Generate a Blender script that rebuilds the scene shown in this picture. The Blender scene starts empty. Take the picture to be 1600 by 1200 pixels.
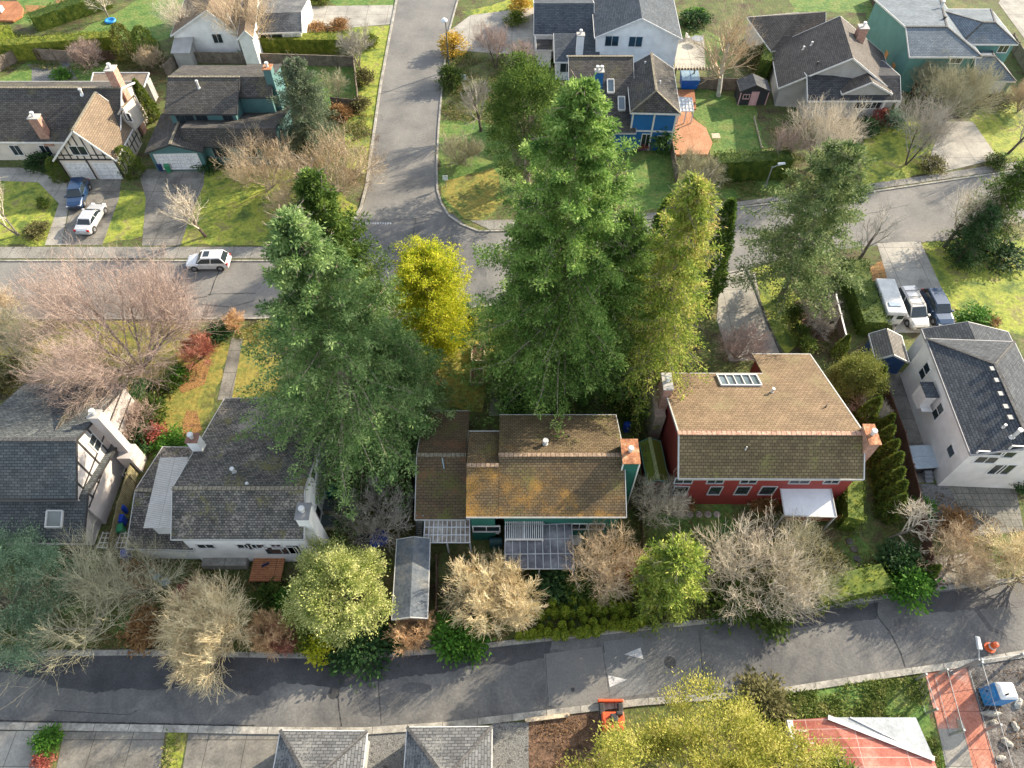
import bpy, math, random
import numpy as np
from mathutils import Vector, Matrix
R = math.radians
sc = bpy.context.scene
col = sc.collection
# ---------------------------------------------------------------- camera
CAMH = 53.0; FPX = 1090.0; PITCH = R(54.6)
cam_d = bpy.data.cameras.new('camera'); cam = bpy.data.objects.new('camera', cam_d); col.objects.link(cam)
cam.location = (0, 0, CAMH); cam.rotation_euler = (R(90) - PITCH, 0, 0)
cam_d.sensor_width = 36; cam_d.lens = FPX / 1600 * 36; cam_d.clip_end = 2000
sc.camera = cam
# ---------------------------------------------------------------- sky and sun
SUN_DIR = Vector((0.84, 0.54, 0)).normalized(); EL = R(23.5)
w = bpy.data.worlds.new('World'); sc.world = w; w.use_nodes = True
nt = w.node_tree; bg = nt.nodes['Background']
sky = nt.nodes.new('ShaderNodeTexSky'); sky.sky_type = 'NISHITA'; sky.sun_disc = False
sky.sun_elevation = EL; sky.sun_rotation = math.atan2(SUN_DIR.x, SUN_DIR.y)
hs = nt.nodes.new('ShaderNodeHueSaturation'); hs.inputs['Saturation'].default_value = .5; nt.links.new(sky.outputs[0], hs.inputs['Color']); nt.links.new(hs.outputs[0], bg.inputs[0]); bg.inputs[1].default_value = 0.15
sd = bpy.data.lights.new('sun', 'SUN'); so = bpy.data.objects.new('sun', sd); col.objects.link(so)
sd.energy = 4.1; sd.angle = R(0.55); sd.color = (1.0, 0.86, 0.66)
tow = Vector((SUN_DIR.x * math.cos(EL), SUN_DIR.y * math.cos(EL), math.sin(EL)))
so.rotation_euler = tow.to_track_quat('Z', 'Y').to_euler(); so.location = tow * 200
sc.view_settings.view_transform = 'Standard'; sc.view_settings.look = 'None'
sc.view_settings.exposure = 1.5; sc.view_settings.gamma = 1.0; sc.view_settings.use_curve_mapping = False
sc.cycles.max_bounces = 5; sc.cycles.transparent_max_bounces = 6
sc.cycles.diffuse_bounces = 3
# ---------------------------------------------------------------- helpers
def ray(u, v):
    du, dv = u - 800, v - 600
    return Vector((du, FPX * math.cos(PITCH) - dv * math.sin(PITCH), -FPX * math.sin(PITCH) - dv * math.cos(PITCH)))
def P(u, v, h=0.0):
    r = ray(u, v); k = (h - CAMH) / r.z
    return Vector((r.x * k, r.y * k, h))
def hitplane(u, v, p, n):
    r = ray(u, v); c = Vector((0, 0, CAMH))
    return c + r * ((p - c).dot(n) / r.dot(n))
def tag(o, label=None, cat=None, group=None, kind=None):
    if label: o['label'] = label
    if cat: o['category'] = cat
    if group: o['group'] = group
    if kind: o['kind'] = kind
    return o
def thing(name, label, cat, loc=(0, 0, 0), rz=0, group=None):
    o = bpy.data.objects.new(name, None); col.objects.link(o)
    o.location = loc; o.rotation_euler = (0, 0, rz); o.empty_display_size = .2
    return tag(o, label, cat, group)
def copy_tree(o, parent=None):
    c = o.copy(); col.objects.link(c)
    if parent: c.parent = parent
    for ch in list(o.children): copy_tree(ch, c)
    return c
def box_uv(me):
    n = len(me.polygons)
    if n == 0: return
    uv = me.uv_layers.new(name='UVMap')
    nl = len(me.loops)
    vi = np.empty(nl, np.int32); me.loops.foreach_get('vertex_index', vi)
    co = np.empty(len(me.vertices) * 3); me.vertices.foreach_get('co', co); co = co.reshape(-1, 3)
    nr = np.empty(n * 3); me.polygons.foreach_get('normal', nr); nr = nr.reshape(-1, 3)
    tot = np.empty(n, np.int32); me.polygons.foreach_get('loop_total', tot)
    nl_ = np.repeat(nr, tot, axis=0)
    z = np.array([0, 0, 1.0])
    t = np.cross(np.broadcast_to(z, nl_.shape), nl_)
    ln = np.linalg.norm(t, axis=1); flat = ln < .05
    t[flat] = (1, 0, 0); ln[flat] = 1; t /= ln[:, None]
    b = np.cross(nl_, t)
    p = co[vi]
    out = np.stack([(p * t).sum(1), (p * b).sum(1)], 1)
    uv.data.foreach_set('uv', out.ravel())
class MB:
    def __init__(s): s.v = []; s.f = []
    def add(s, vs, fs):
        k = len(s.v); s.v += [Vector(v) for v in vs]; s.f += [[i + k for i in f] for f in fs]; return s
    def hexa(s, b, t):
        return s.add(list(b) + list(t), [(3, 2, 1, 0), (4, 5, 6, 7), (0, 1, 5, 4), (1, 2, 6, 5), (2, 3, 7, 6), (3, 0, 4, 7)])
    def box(s, x0, x1, y0, y1, z0, z1, F=None):
        q = [(x0, y0), (x1, y0), (x1, y1), (x0, y1)]
        f = F if F else (lambda x, y, z: Vector((x, y, z)))
        return s.hexa([f(x, y, z0) for x, y in q], [f(x, y, z1) for x, y in q])
    def beam(s, p0, p1, w, h):
        p0 = Vector(p0); p1 = Vector(p1); d = (p1 - p0).normalized()
        up = Vector((0, 0, 1)) if abs(d.z) < .95 else Vector((1, 0, 0))
        x = d.cross(up).normalized(); y = x.cross(d).normalized()
        c = [(-w / 2, -h / 2), (w / 2, -h / 2), (w / 2, h / 2), (-w / 2, h / 2)]
        a = [p0 + x * i + y * j for i, j in c]; b = [p1 + x * i + y * j for i, j in c]
        return s.add(a + b, [(0, 1, 2, 3), (7, 6, 5, 4), (4, 5, 1, 0), (5, 6, 2, 1), (6, 7, 3, 2), (7, 4, 0, 3)])
    def tube(s, p0, p1, r0, r1=None, n=8):
        if r1 is None: r1 = r0
        p0 = Vector(p0); p1 = Vector(p1); d = (p1 - p0).normalized()
        up = Vector((0, 0, 1)) if abs(d.z) < .95 else Vector((1, 0, 0))
        x = d.cross(up).normalized(); y = x.cross(d)
        a = [p0 + (x * math.cos(2 * math.pi * i / n) + y * math.sin(2 * math.pi * i / n)) * r0 for i in range(n)]
        b = [p1 + (x * math.cos(2 * math.pi * i / n) + y * math.sin(2 * math.pi * i / n)) * r1 for i in range(n)]
        return s.add(a + b, [(i, (i + 1) % n, n + (i + 1) % n, n + i) for i in range(n)] + [list(range(n))[::-1], list(range(n, 2 * n))])
    def slab(s, pts, th):
        pts = [Vector(p) for p in pts]; n = Vector((0, 0, 0))
        for i in range(len(pts)): n += pts[i].cross(pts[(i + 1) % len(pts)])
        if n.z < 0: pts = pts[::-1]
        k = len(pts); lo = [p - Vector((0, 0, th)) for p in pts]
        return s.add(pts + lo, [list(range(k)), list(range(k, 2 * k))[::-1]] + [(i, k + i, k + (i + 1) % k, (i + 1) % k) for i in range(k)])
    def lathe(s, prof, c=(0, 0, 0), n=16):
        c = Vector(c); vs = []; fs = []
        for r, z in prof:
            for i in range(n):
                a = 2 * math.pi * i / n; vs.append(c + Vector((r * math.cos(a), r * math.sin(a), z)))
        for j in range(len(prof) - 1):
            for i in range(n):
                fs.append((j * n + i, j * n + (i + 1) % n, (j + 1) * n + (i + 1) % n, (j + 1) * n + i))
        fs.append(list(range(n))[::-1]); fs.append(list(range((len(prof) - 1) * n, len(prof) * n)))
        return s.add(vs, fs)
    def build(s, name, m, parent=None, loc=None, smooth=False):
        off = Vector((0, 0, 0))
        if loc is not None: off = Vector(loc)
        elif parent is not None:
            off = Vector(parent.location)
            if parent.parent: off = off + Vector(parent.parent.location)
            if parent.get('_local'): off = Vector((0, 0, 0))
        me = bpy.data.meshes.new(name)
        me.from_pydata([tuple(v - off) for v in s.v], [], s.f)
        me.materials.append(m); box_uv(me)
        if smooth:
            me.polygons.foreach_set('use_smooth', [True] * len(me.polygons))
        o = bpy.data.objects.new(name, me); col.objects.link(o)
        if parent is not None: o.parent = parent
        if loc is not None and parent is None: o.location = loc
        return o
# ---------------------------------------------------------------- materials
MC = {}
def newmat(name):
    m = bpy.data.materials.new(name); m.use_nodes = True; n = m.node_tree
    return m, n, n.nodes['Principled BSDF']
def ND(n, t, **k):
    x = n.nodes.new(t)
    for a, b in k.items(): setattr(x, a, b)
    return x
def ramp(n, stops):
    r = n.nodes.new('ShaderNodeValToRGB'); e = r.color_ramp.elements
    while len(e) > 1: e.remove(e[0])
    e[0].position = stops[0][0]; e[0].color = (*stops[0][1], 1)
    for p, c in stops[1:]:
        x = e.new(p); x.color = (*c, 1)
    return r
def stops_of(cols, lo=.3, hi=.7):
    k = len(cols)
    return [(lo + (hi - lo) * i / max(1, k - 1), c) for i, c in enumerate(cols)]
def noisem(name, cols, scale=1.0, detail=8, rough=.9, bump=.3, lo=.35, hi=.65, fine=6, fstr=.35, dist=.0, metal=0, spec=.3, sub=None, joints=None, coord='Object'):
    if name in MC: return MC[name]
    m, n, b = newmat(name); L = n.links.new
    tc = ND(n, 'ShaderNodeTexCoord'); src = tc.outputs[coord]
    nz = ND(n, 'ShaderNodeTexNoise'); nz.inputs['Scale'].default_value = scale; nz.inputs['Detail'].default_value = detail; nz.inputs['Roughness'].default_value = .65; nz.inputs['Distortion'].default_value = dist
    L(src, nz.inputs['Vector'])
    rp = ramp(n, stops_of(cols, lo, hi)); L(nz.outputs['Fac'], rp.inputs[0]); c = rp.outputs[0]
    n2 = ND(n, 'ShaderNodeTexNoise'); n2.inputs['Scale'].default_value = fine; n2.inputs['Detail'].default_value = 6; n2.inputs['Roughness'].default_value = .7; L(src, n2.inputs['Vector'])
    mr = ND(n, 'ShaderNodeMapRange'); mr.inputs[1].default_value = .3; mr.inputs[2].default_value = .7; mr.inputs[3].default_value = 1 - fstr; mr.inputs[4].default_value = 1 + fstr
    L(n2.outputs['Fac'], mr.inputs[0])
    mx = ND(n, 'ShaderNodeVectorMath', operation='SCALE'); L(c, mx.inputs[0]); L(mr.outputs[0], mx.inputs['Scale']); c = mx.outputs[0]
    if joints:
        bw, bh, jc = joints
        br = ND(n, 'ShaderNodeTexBrick'); br.offset = 0; br.inputs['Scale'].default_value = 1; br.inputs['Brick Width'].default_value = bw; br.inputs['Row Height'].default_value = bh
        br.inputs['Mortar Size'].default_value = .025; br.inputs['Mortar Smooth'].default_value = .3
        L(tc.outputs['UV'], br.inputs['Vector'])
        mm = ND(n, 'ShaderNodeMix', data_type='RGBA'); L(br.outputs['Fac'], mm.inputs[0]); L(c, mm.inputs[6]); mm.inputs[7].default_value = (*jc, 1); c = mm.outputs[2]
    L(c, b.inputs['Base Color']); b.inputs['Roughness'].default_value = rough; b.inputs['Metallic'].default_value = metal
    b.inputs['Specular IOR Level'].default_value = spec
    if bump:
        bp = ND(n, 'ShaderNodeBump'); bp.inputs['Strength'].default_value = bump; bp.inputs['Distance'].default_value = .08
        L(n2.outputs['Fac'], bp.inputs['Height']); L(bp.outputs[0], b.inputs['Normal'])
    MC[name] = m; return m
def shingle(name, c1, c2, gap, moss=None, amt=.5, low=None, row=.22, bw=.42, patch=None, streak=.25, moss2=None):
    if name in MC: return MC[name]
    m, n, b = newmat(name); L = n.links.new
    tc = ND(n, 'ShaderNodeTexCoord')
    wn = ND(n, 'ShaderNodeTexNoise'); wn.inputs['Scale'].default_value = .9; L(tc.outputs['UV'], wn.inputs['Vector'])
    wv = ND(n, 'ShaderNodeVectorMath', operation='MULTIPLY_ADD'); L(wn.outputs['Color'], wv.inputs[0]); wv.inputs[1].default_value = (.06, .06, 0); L(tc.outputs['UV'], wv.inputs[2])
    br = ND(n, 'ShaderNodeTexBrick'); br.offset = .5; br.inputs['Scale'].default_value = 1; br.inputs['Brick Width'].default_value = bw; br.inputs['Row Height'].default_value = row
    br.inputs['Mortar Size'].default_value = .026; br.inputs['Mortar Smooth'].default_value = .4; br.inputs['Bias'].default_value = 0
    br.inputs['Color1'].default_value = (*c1, 1); br.inputs['Color2'].default_value = (*c2, 1); br.inputs['Mortar'].default_value = (*gap, 1)
    L(wv.outputs[0], br.inputs['Vector']); c = br.outputs['Color']
    n1 = ND(n, 'ShaderNodeTexNoise'); n1.inputs['Scale'].default_value = .45; n1.inputs['Detail'].default_value = 9; n1.inputs['Roughness'].default_value = .7; L(tc.outputs['Object'], n1.inputs['Vector'])
    mr = ND(n, 'ShaderNodeMapRange'); mr.inputs[1].default_value = .3; mr.inputs[2].default_value = .7; mr.inputs[3].default_value = 1 - streak; mr.inputs[4].default_value = 1 + streak; L(n1.outputs['Fac'], mr.inputs[0])
    sc_ = ND(n, 'ShaderNodeVectorMath', operation='SCALE'); L(c, sc_.inputs[0]); L(mr.outputs[0], sc_.inputs['Scale']); c = sc_.outputs[0]
    for k, (mc, am) in enumerate([(moss, amt)] + ([moss2] if moss2 else [])):
        if mc is None: continue
        n2 = ND(n, 'ShaderNodeTexNoise'); n2.inputs['Scale'].default_value = [.35, .55][k]; n2.inputs['Detail'].default_value = 3; L(tc.outputs['Object'], n2.inputs['Vector'])
        n3 = ND(n, 'ShaderNodeTexNoise'); n3.inputs['Scale'].default_value = [5.5, 4.2][k]; n3.inputs['Detail'].default_value = 5; n3.inputs['Roughness'].default_value = .8; L(tc.outputs['Object'], n3.inputs['Vector'])
        ad = ND(n, 'ShaderNodeMath', operation='ADD'); L(n2.outputs['Fac'], ad.inputs[0]); L(n3.outputs['Fac'], ad.inputs[1])
        if low and k == 1:   # moss has settled towards the eave and one end of this roof
            n3.inputs['Scale'].default_value = 9.0; n3.inputs['Detail'].default_value = 8; n3.inputs['Roughness'].default_value = 1.0
            am3 = ND(n, 'ShaderNodeMath', operation='MULTIPLY_ADD'); L(n3.outputs['Fac'], am3.inputs[0]); am3.inputs[1].default_value = 2.6; am3.inputs[2].default_value = -.84; L(am3.outputs[0], ad.inputs[1])
            so_ = ND(n, 'ShaderNodeSeparateXYZ'); L(tc.outputs['Object'], so_.inputs[0])
            g1 = ND(n, 'ShaderNodeMath', operation='MULTIPLY_ADD'); L(so_.outputs[1], g1.inputs[0]); g1.inputs[1].default_value = -low[0]; g1.inputs[2].default_value = low[2]
            g2 = ND(n, 'ShaderNodeMath', operation='MULTIPLY_ADD'); L(so_.outputs[0], g2.inputs[0]); g2.inputs[1].default_value = -low[1]; L(g1.outputs[0], g2.inputs[2])
            g3 = ND(n, 'ShaderNodeMath', operation='ADD'); L(g2.outputs[0], g3.inputs[0]); L(ad.outputs[0], g3.inputs[1]); ad = g3
        m2 = ND(n, 'ShaderNodeMapRange'); m2.inputs[1].default_value = 1.22 - am * .4; m2.inputs[2].default_value = 1.34 - am * .4; m2.inputs[3].default_value = 0; m2.inputs[4].default_value = .85; L(ad.outputs[0], m2.inputs[0])
        mm = ND(n, 'ShaderNodeMix', data_type='RGBA'); L(m2.outputs[0], mm.inputs[0]); L(c, mm.inputs[6]); mm.inputs[7].default_value = (*mc, 1); c = mm.outputs[2]
    L(c, b.inputs['Base Color']); b.inputs['Roughness'].default_value = .92; b.inputs['Specular IOR Level'].default_value = .25
    bp = ND(n, 'ShaderNodeBump'); bp.inputs['Strength'].default_value = .5; bp.inputs['Distance'].default_value = .05; bp.invert = True
    L(br.outputs['Fac'], bp.inputs['Height']); L(bp.outputs[0], b.inputs['Normal'])
    MC[name] = m; return m
def siding(name, c, line=.22, dark=.72, vertical=False, rough=.7):
    if name in MC: return MC[name]
    m, n, b = newmat(name); L = n.links.new
    tc = ND(n, 'ShaderNodeTexCoord'); sx = ND(n, 'ShaderNodeSeparateXYZ'); L(tc.outputs['UV'], sx.inputs[0])
    dv = ND(n, 'ShaderNodeMath', operation='DIVIDE'); L(sx.outputs[0 if vertical else 1], dv.inputs[0]); dv.inputs[1].default_value = line
    fr = ND(n, 'ShaderNodeMath', operation='FRACT'); L(dv.outputs[0], fr.inputs[0])
    mr = ND(n, 'ShaderNodeMapRange'); mr.inputs[1].default_value = 0; mr.inputs[2].default_value = .18; mr.inputs[3].default_value = dark; mr.inputs[4].default_value = 1; L(fr.outputs[0], mr.inputs[0])
    nz = ND(n, 'ShaderNodeTexNoise'); nz.inputs['Scale'].default_value = .9; nz.inputs['Detail'].default_value = 8; L(tc.outputs['Object'], nz.inputs['Vector'])
    m2 = ND(n, 'ShaderNodeMapRange'); m2.inputs[1].default_value = .3; m2.inputs[2].default_value = .7; m2.inputs[3].default_value = .86; m2.inputs[4].default_value = 1.08; L(nz.outputs['Fac'], m2.inputs[0])
    mu = ND(n, 'ShaderNodeMath', operation='MULTIPLY'); L(mr.outputs[0], mu.inputs[0]); L(m2.outputs[0], mu.inputs[1])
    rg = ND(n, 'ShaderNodeRGB'); rg.outputs[0].default_value = (*c, 1)
    s_ = ND(n, 'ShaderNodeVectorMath', operation='SCALE'); L(rg.outputs[0], s_.inputs[0]); L(mu.outputs[0], s_.inputs['Scale'])
    L(s_.outputs[0], b.inputs['Base Color']); b.inputs['Roughness'].default_value = rough
    MC[name] = m; return m
def bricks(name, c1, c2, mort):
    if name in MC: return MC[name]
    m, n, b = newmat(name); L = n.links.new
    tc = ND(n, 'ShaderNodeTexCoord')
    br = ND(n, 'ShaderNodeTexBrick'); br.inputs['Scale'].default_value = 1; br.inputs['Brick Width'].default_value = .24; br.inputs['Row Height'].default_value = .085; br.inputs['Mortar Size'].default_value = .01
    br.inputs['Color1'].default_value = (*c1, 1); br.inputs['Color2'].default_value = (*c2, 1); br.inputs['Mortar'].default_value = (*mort, 1)
    L(tc.outputs['UV'], br.inputs['Vector'])
    nz = ND(n, 'ShaderNodeTexNoise'); nz.inputs['Scale'].default_value = 3; nz.inputs['Detail'].default_value = 6; L(tc.outputs['Object'], nz.inputs['Vector'])
    mr = ND(n, 'ShaderNodeMapRange'); mr.inputs[1].default_value = .3; mr.inputs[2].default_value = .7; mr.inputs[3].default_value = .7; mr.inputs[4].default_value = 1.2; L(nz.outputs['Fac'], mr.inputs[0])
    s_ = ND(n, 'ShaderNodeVectorMath', operation='SCALE'); L(br.outputs['Color'], s_.inputs[0]); L(mr.outputs[0], s_.inputs['Scale'])
    L(s_.outputs[0], b.inputs['Base Color']); b.inputs['Roughness'].default_value = .9
    MC[name] = m; return m
def plain(name, c, rough=.6, metal=0, coat=0, spec=.5):
    if name in MC: return MC[name]
    m, n, b = newmat(name); L = n.links.new
    tc = ND(n, 'ShaderNodeTexCoord'); nz = ND(n, 'ShaderNodeTexNoise'); nz.inputs['Scale'].default_value = 2.5; nz.inputs['Detail'].default_value = 7; L(tc.outputs['Object'], nz.inputs['Vector'])
    rp = ramp(n, [(.3, tuple(x * .84 for x in c)), (.7, tuple(min(1, x * 1.08) for x in c))]); L(nz.outputs['Fac'], rp.inputs[0]); L(rp.outputs[0], b.inputs['Base Color'])
    b.inputs['Roughness'].default_value = rough; b.inputs['Metallic'].default_value = metal; b.inputs['Coat Weight'].default_value = coat; b.inputs['Specular IOR Level'].default_value = spec
    MC[name] = m; return m
def leafm(name, cols, trans=.3, scale=.5, rough=.65):
    """foliage: every leaf face has its own tint, clumps differ softly"""
    if name in MC: return MC[name]
    m, n, b = newmat(name); L = n.links.new
    ge = ND(n, 'ShaderNodeNewGeometry'); tc = ND(n, 'ShaderNodeTexCoord')
    nz = ND(n, 'ShaderNodeTexNoise'); nz.inputs['Scale'].default_value = scale * 2.2; nz.inputs['Detail'].default_value = 4; L(tc.outputs['Object'], nz.inputs['Vector'])
    ml = ND(n, 'ShaderNodeMath', operation='MULTIPLY_ADD'); L(ge.outputs['Random Per Island'], ml.inputs[0]); ml.inputs[1].default_value = .42; 
    mr = ND(n, 'ShaderNodeMapRange'); mr.inputs[1].default_value = .3; mr.inputs[2].default_value = .7; mr.inputs[3].default_value = -.06; mr.inputs[4].default_value = .64; L(nz.outputs['Fac'], mr.inputs[0]); L(mr.outputs[0], ml.inputs[2])
    rp = ramp(n, stops_of(cols, .08, .92)); L(ml.outputs[0], rp.inputs[0])
    L(rp.outputs[0], b.inputs['Base Color']); b.inputs['Roughness'].default_value = rough; b.inputs['Specular IOR Level'].default_value = .12
    tr = ND(n, 'ShaderNodeBsdfTranslucent'); L(rp.outputs[0], tr.inputs[0])
    mx = ND(n, 'ShaderNodeMixShader'); mx.inputs[0].default_value = trans; L(b.outputs[0], mx.inputs[1]); L(tr.outputs[0], mx.inputs[2])
    L(mx.outputs[0], n.nodes['Material Output'].inputs[0])
    MC[name] = m; return m
def glassm(name='window_glass', c=(.02, .03, .035), rough=.08):
    if name in MC: return MC[name]
    m, n, b = newmat(name); b.inputs['Base Color'].default_value = (*c, 1); b.inputs['Roughness'].default_value = rough; b.inputs['Specular IOR Level'].default_value = .8
    MC[name] = m; return m
WHITE = plain('white_paint', (.66, .65, .62), .55); DARK = plain('dark_trim', (.035, .035, .036), .6); GLASS = glassm()
GREYM = plain('grey_metal', (.32, .33, .34), .45, .6); PIPE = plain('pale_pipe', (.62, .62, .6), .4, .2)
BRICK = bricks('old_brick', (.33, .13, .08), (.42, .2, .13), (.4, .36, .31))
RUST = noisem('rusty_cap', [(.16, .07, .04), (.36, .15, .07), (.42, .29, .17)], 2.0, rough=.8)
TREX = noisem('cedar_deck', [(.32, .12, .05), (.45, .2, .09)], .8, joints=(6, .15, (.12, .05, .025)), rough=.7)
WOOD = noisem('weathered_wood', [(.16, .13, .1), (.3, .25, .19)], 1.5, joints=(.16, 9, (.06, .05, .04)))
WOODD = noisem('dark_wood', [(.07, .045, .03), (.15, .1, .07)], 1.5, joints=(.16, 9, (.03, .02, .015)))
PALEW = noisem('pale_timber', [(.42, .34, .24), (.55, .46, .33)], 1.5)
# ---------------------------------------------------------------- house volumes
class Vol:
    def __init__(s, A, B, he, ridge, hr, back, axis='x', oh=.35, heb=None, hips=(0, 0), z0=0):
        heb = he if heb is None else heb
        a = P(*A, he) if len(A) == 2 else Vector(A); b = P(*B, he) if len(B) == 2 else Vector(B)
        s.o = Vector((a.x, a.y, 0)); d = (b - a); d.z = 0; s.w = d.length; s.ex = d.normalized(); s.ey = Vector((-s.ex.y, s.ex.x, 0))
        hb = heb if axis == 'x' else he
        s.d = back if not isinstance(back, tuple) else (P(*back, hb) - s.o).dot(s.ey)
        e = s.ey if axis == 'x' else s.ex
        s.rp = ridge if not isinstance(ridge, tuple) else (P(*ridge, hr) - s.o).dot(e)
        s.he, s.hr, s.heb, s.axis, s.oh, s.hips, s.z0 = he, hr, heb, axis, oh, hips, z0
    def at(s, x, y, z): return s.o + s.ex * x + s.ey * y + Vector((0, 0, z))
    def st(s, a, t):     # a along the ridge, t across
        return (a, t) if s.axis == 'x' else (t, a)
    def zr(s, x, y):
        a, t = (x, y) if s.axis == 'x' else (y, x)
        Lr = s.w if s.axis == 'x' else s.d; Lt = s.d if s.axis == 'x' else s.w
        z = s.he + (s.hr - s.he) * t / s.rp if t < s.rp else s.heb + (s.hr - s.heb) * (Lt - t) / max(.01, Lt - s.rp)
        if s.hips[0]: z = min(z, s.he + (s.hr - s.he) * a / s.hips[0])
        if s.hips[1]: z = min(z, s.he + (s.hr - s.he) * (Lr - a) / s.hips[1])
        return z
    def roof(s, th, m, trim=WHITE, cap=None, fascia='FBLR'):
        T = lambda a, t, z: s.at(*s.st(a, t), z)
        Lr = s.w if s.axis == 'x' else s.d; Lt = s.d if s.axis == 'x' else s.w
        h0, h1 = s.hips
        c = [T(0, 0, s.he), T(Lr, 0, s.he), T(Lr, Lt, s.heb), T(0, Lt, s.heb)]
        r0, r1 = T(h0, s.rp, s.hr), T(Lr - h1, s.rp, s.hr)
        m_ = MB(); m_.slab([c[0], c[1], r1, r0], .15); 
        if Lt - s.rp > .05: m_.slab([c[2], c[3], r0, r1], .15)
        if h0: m_.slab([c[3], c[0], r0], .15)
        if h1: m_.slab([c[1], c[2], r1], .15)
        ro = m_.build('roof', m, th)
        if fascia:
            f = MB(); dz = Vector((0, 0, -.09)); E = [(c[0], c[1])] if 'F' in fascia else []
            if Lt - s.rp > .05 and 'B' in fascia: E += [(c[2], c[3])]
            if 'L' in fascia: E += [(c[3], c[0])] if h0 else [(c[0], r0), (c[3], r0)]
            if 'R' in fascia: E += [(c[1], c[2])] if h1 else [(c[1], r1), (c[2], r1)]
            for p, q in E:
                if (p - q).length > .1: f.beam(p + dz, q + dz, .06, .2)
            f.build('fascia', trim, th)
        if cap is not None:
            k = MB(); u = Vector((0, 0, .02)); k.beam(r0 + u, r1 + u, .3, .09)
            if h0:
                k.beam(c[0] + u, r0 + u, .22, .07); k.beam(c[3] + u, r0 + u, .22, .07)
            if h1:
                k.beam(c[1] + u, r1 + u, .22, .07); k.beam(c[2] + u, r1 + u, .22, .07)
            k.build('ridge_cap', cap, th)
        return ro
    def walls(s, th, m, z0=None, back=True):
        z0 = s.z0 if z0 is None else z0
        i = s.oh; x0, x1, y0, y1 = i, s.w - i, i, s.d - i
        def run(p, q):
            n = 12; return [(p[0] + (q[0] - p[0]) * k / n, p[1] + (q[1] - p[1]) * k / n) for k in range(n + 1)]
        m_ = MB()
        for p, q, ax in (((x0, y0), (x1, y0), 'y'), ((x1, y0), (x1, y1), 'x'), ((x1, y1), (x0, y1), 'y'), ((x0, y1), (x0, y0), 'x')):
            pts = [p, q]
            if ax == s.axis and not s.hips[0]:
                mid = (p[0], s.rp) if s.axis == 'x' else (s.rp, p[1])
                pts = [p, mid, q]
            if s.hips[0] or s.hips[1]: pts = run(p, q)
            top = [s.at(x, y, s.zr(x, y) - .09) for x, y in pts]; bot = [s.at(x, y, z0) for x, y in pts]
            k = len(pts); m_.add(bot + top, [(j, j + 1, k + j + 1, k + j) for j in range(k - 1)])
        return m_.build('wall', m, th)
    def face(s, f):
        i = s.oh
        if f == 'F': return s.at(0, i, 0), s.ex, -s.ey
        if f == 'R': return s.at(s.w - i, 0, 0), s.ey, s.ex
        if f == 'L': return s.at(i, 0, 0), s.ey, -s.ex
        return s.at(0, s.d - i, 0), s.ex, s.ey
    def win(s, th, f, u, v, w, h, frame=WHITE, pane=None, mull=1, name='window', hm=0, fr=.09):
        o, t, n = s.face(f); p = hitplane(u, v, o, n); k = (p - o).dot(t); z = p.z
        return s.winl(th, f, k, z, w, h, frame, pane, mull, name, hm, fr)
    def winl(s, th, f, k, z, w, h, frame=WHITE, pane=None, mull=1, name='window', hm=0, fr=.09):
        o, t, n = s.face(f); Z = Vector((0, 0, 1))
        Q = lambda a, b, c: o + t * (k + a) + n * b + Z * (z + c)
        m_ = MB()
        def bx(a0, a1, c0, c1, b0=-.04, b1=.06):
            m_.hexa([Q(a0, b0, c0), Q(a1, b0, c0), Q(a1, b1, c0), Q(a0, b1, c0)], [Q(a0, b0, c1), Q(a1, b0, c1), Q(a1, b1, c1), Q(a0, b1, c1)])
        bx(-w / 2 - fr, w / 2 + fr, h / 2, h / 2 + fr); bx(-w / 2 - fr, w / 2 + fr, -h / 2 - fr, -h / 2, b1=.09)
        bx(-w / 2 - fr, -w / 2, -h / 2, h / 2); bx(w / 2, w / 2 + fr, -h / 2, h / 2)
        for j in range(mull): x = -w / 2 + w * (j + 1) / (mull + 1); bx(x - .025, x + .025, -h / 2, h / 2)
        for j in range(hm): zz = -h / 2 + h * (j + 1) / (hm + 1); bx(-w / 2, w / 2, zz - .025, zz + .025)
        fo = m_.build(name, frame, th)
        m_ = MB(); bx(-w / 2, w / 2, -h / 2, h / 2, -.03, .025)
        pn = m_.build('pane' if name == 'window' else 'panel', pane or GLASS, fo, loc=th.location); pn.location = (0, 0, 0)
        return fo
    def board(s, m_, f, k0, z0, k1, z1, wd=.14, out=.05):
        o, t, n = s.face(f); Z = Vector((0, 0, 1))
        m_.beam(o + t * k0 + Z * z0 + n * .0, o + t * k1 + Z * z1 + n * .0, wd if abs(k0 - k1) < 1e-3 and abs(n.x) < .7 else wd, wd) if False else None
        a = o + t * k0 + Z * z0; b = o + t * k1 + Z * z1; d = (b - a).normalized(); q = d.cross(n).normalized() * wd / 2
        m_.hexa([a - q - n * .02, a + q - n * .02, b + q - n * .02, b - q - n * .02], [a - q + n * out, a + q + n * out, b + q + n * out, b - q + n * out])
    def hit(s, u, v):
        # intersect the pixel ray with the roof by marching
        r = ray(u, v); c = Vector((0, 0, CAMH)); lo = None
        for i in range(4000):
            k = (i * .005 + 40) / -r.z * 1.0
            p = c + r * ((CAMH - s.hr - .5 + i * .005) / -r.z)
            l = p - s.o; x, y = l.dot(s.ex), l.dot(s.ey)
            if p.z <= s.zr(x, y): return x, y, p.z
        return 1, 1, s.he
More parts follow.
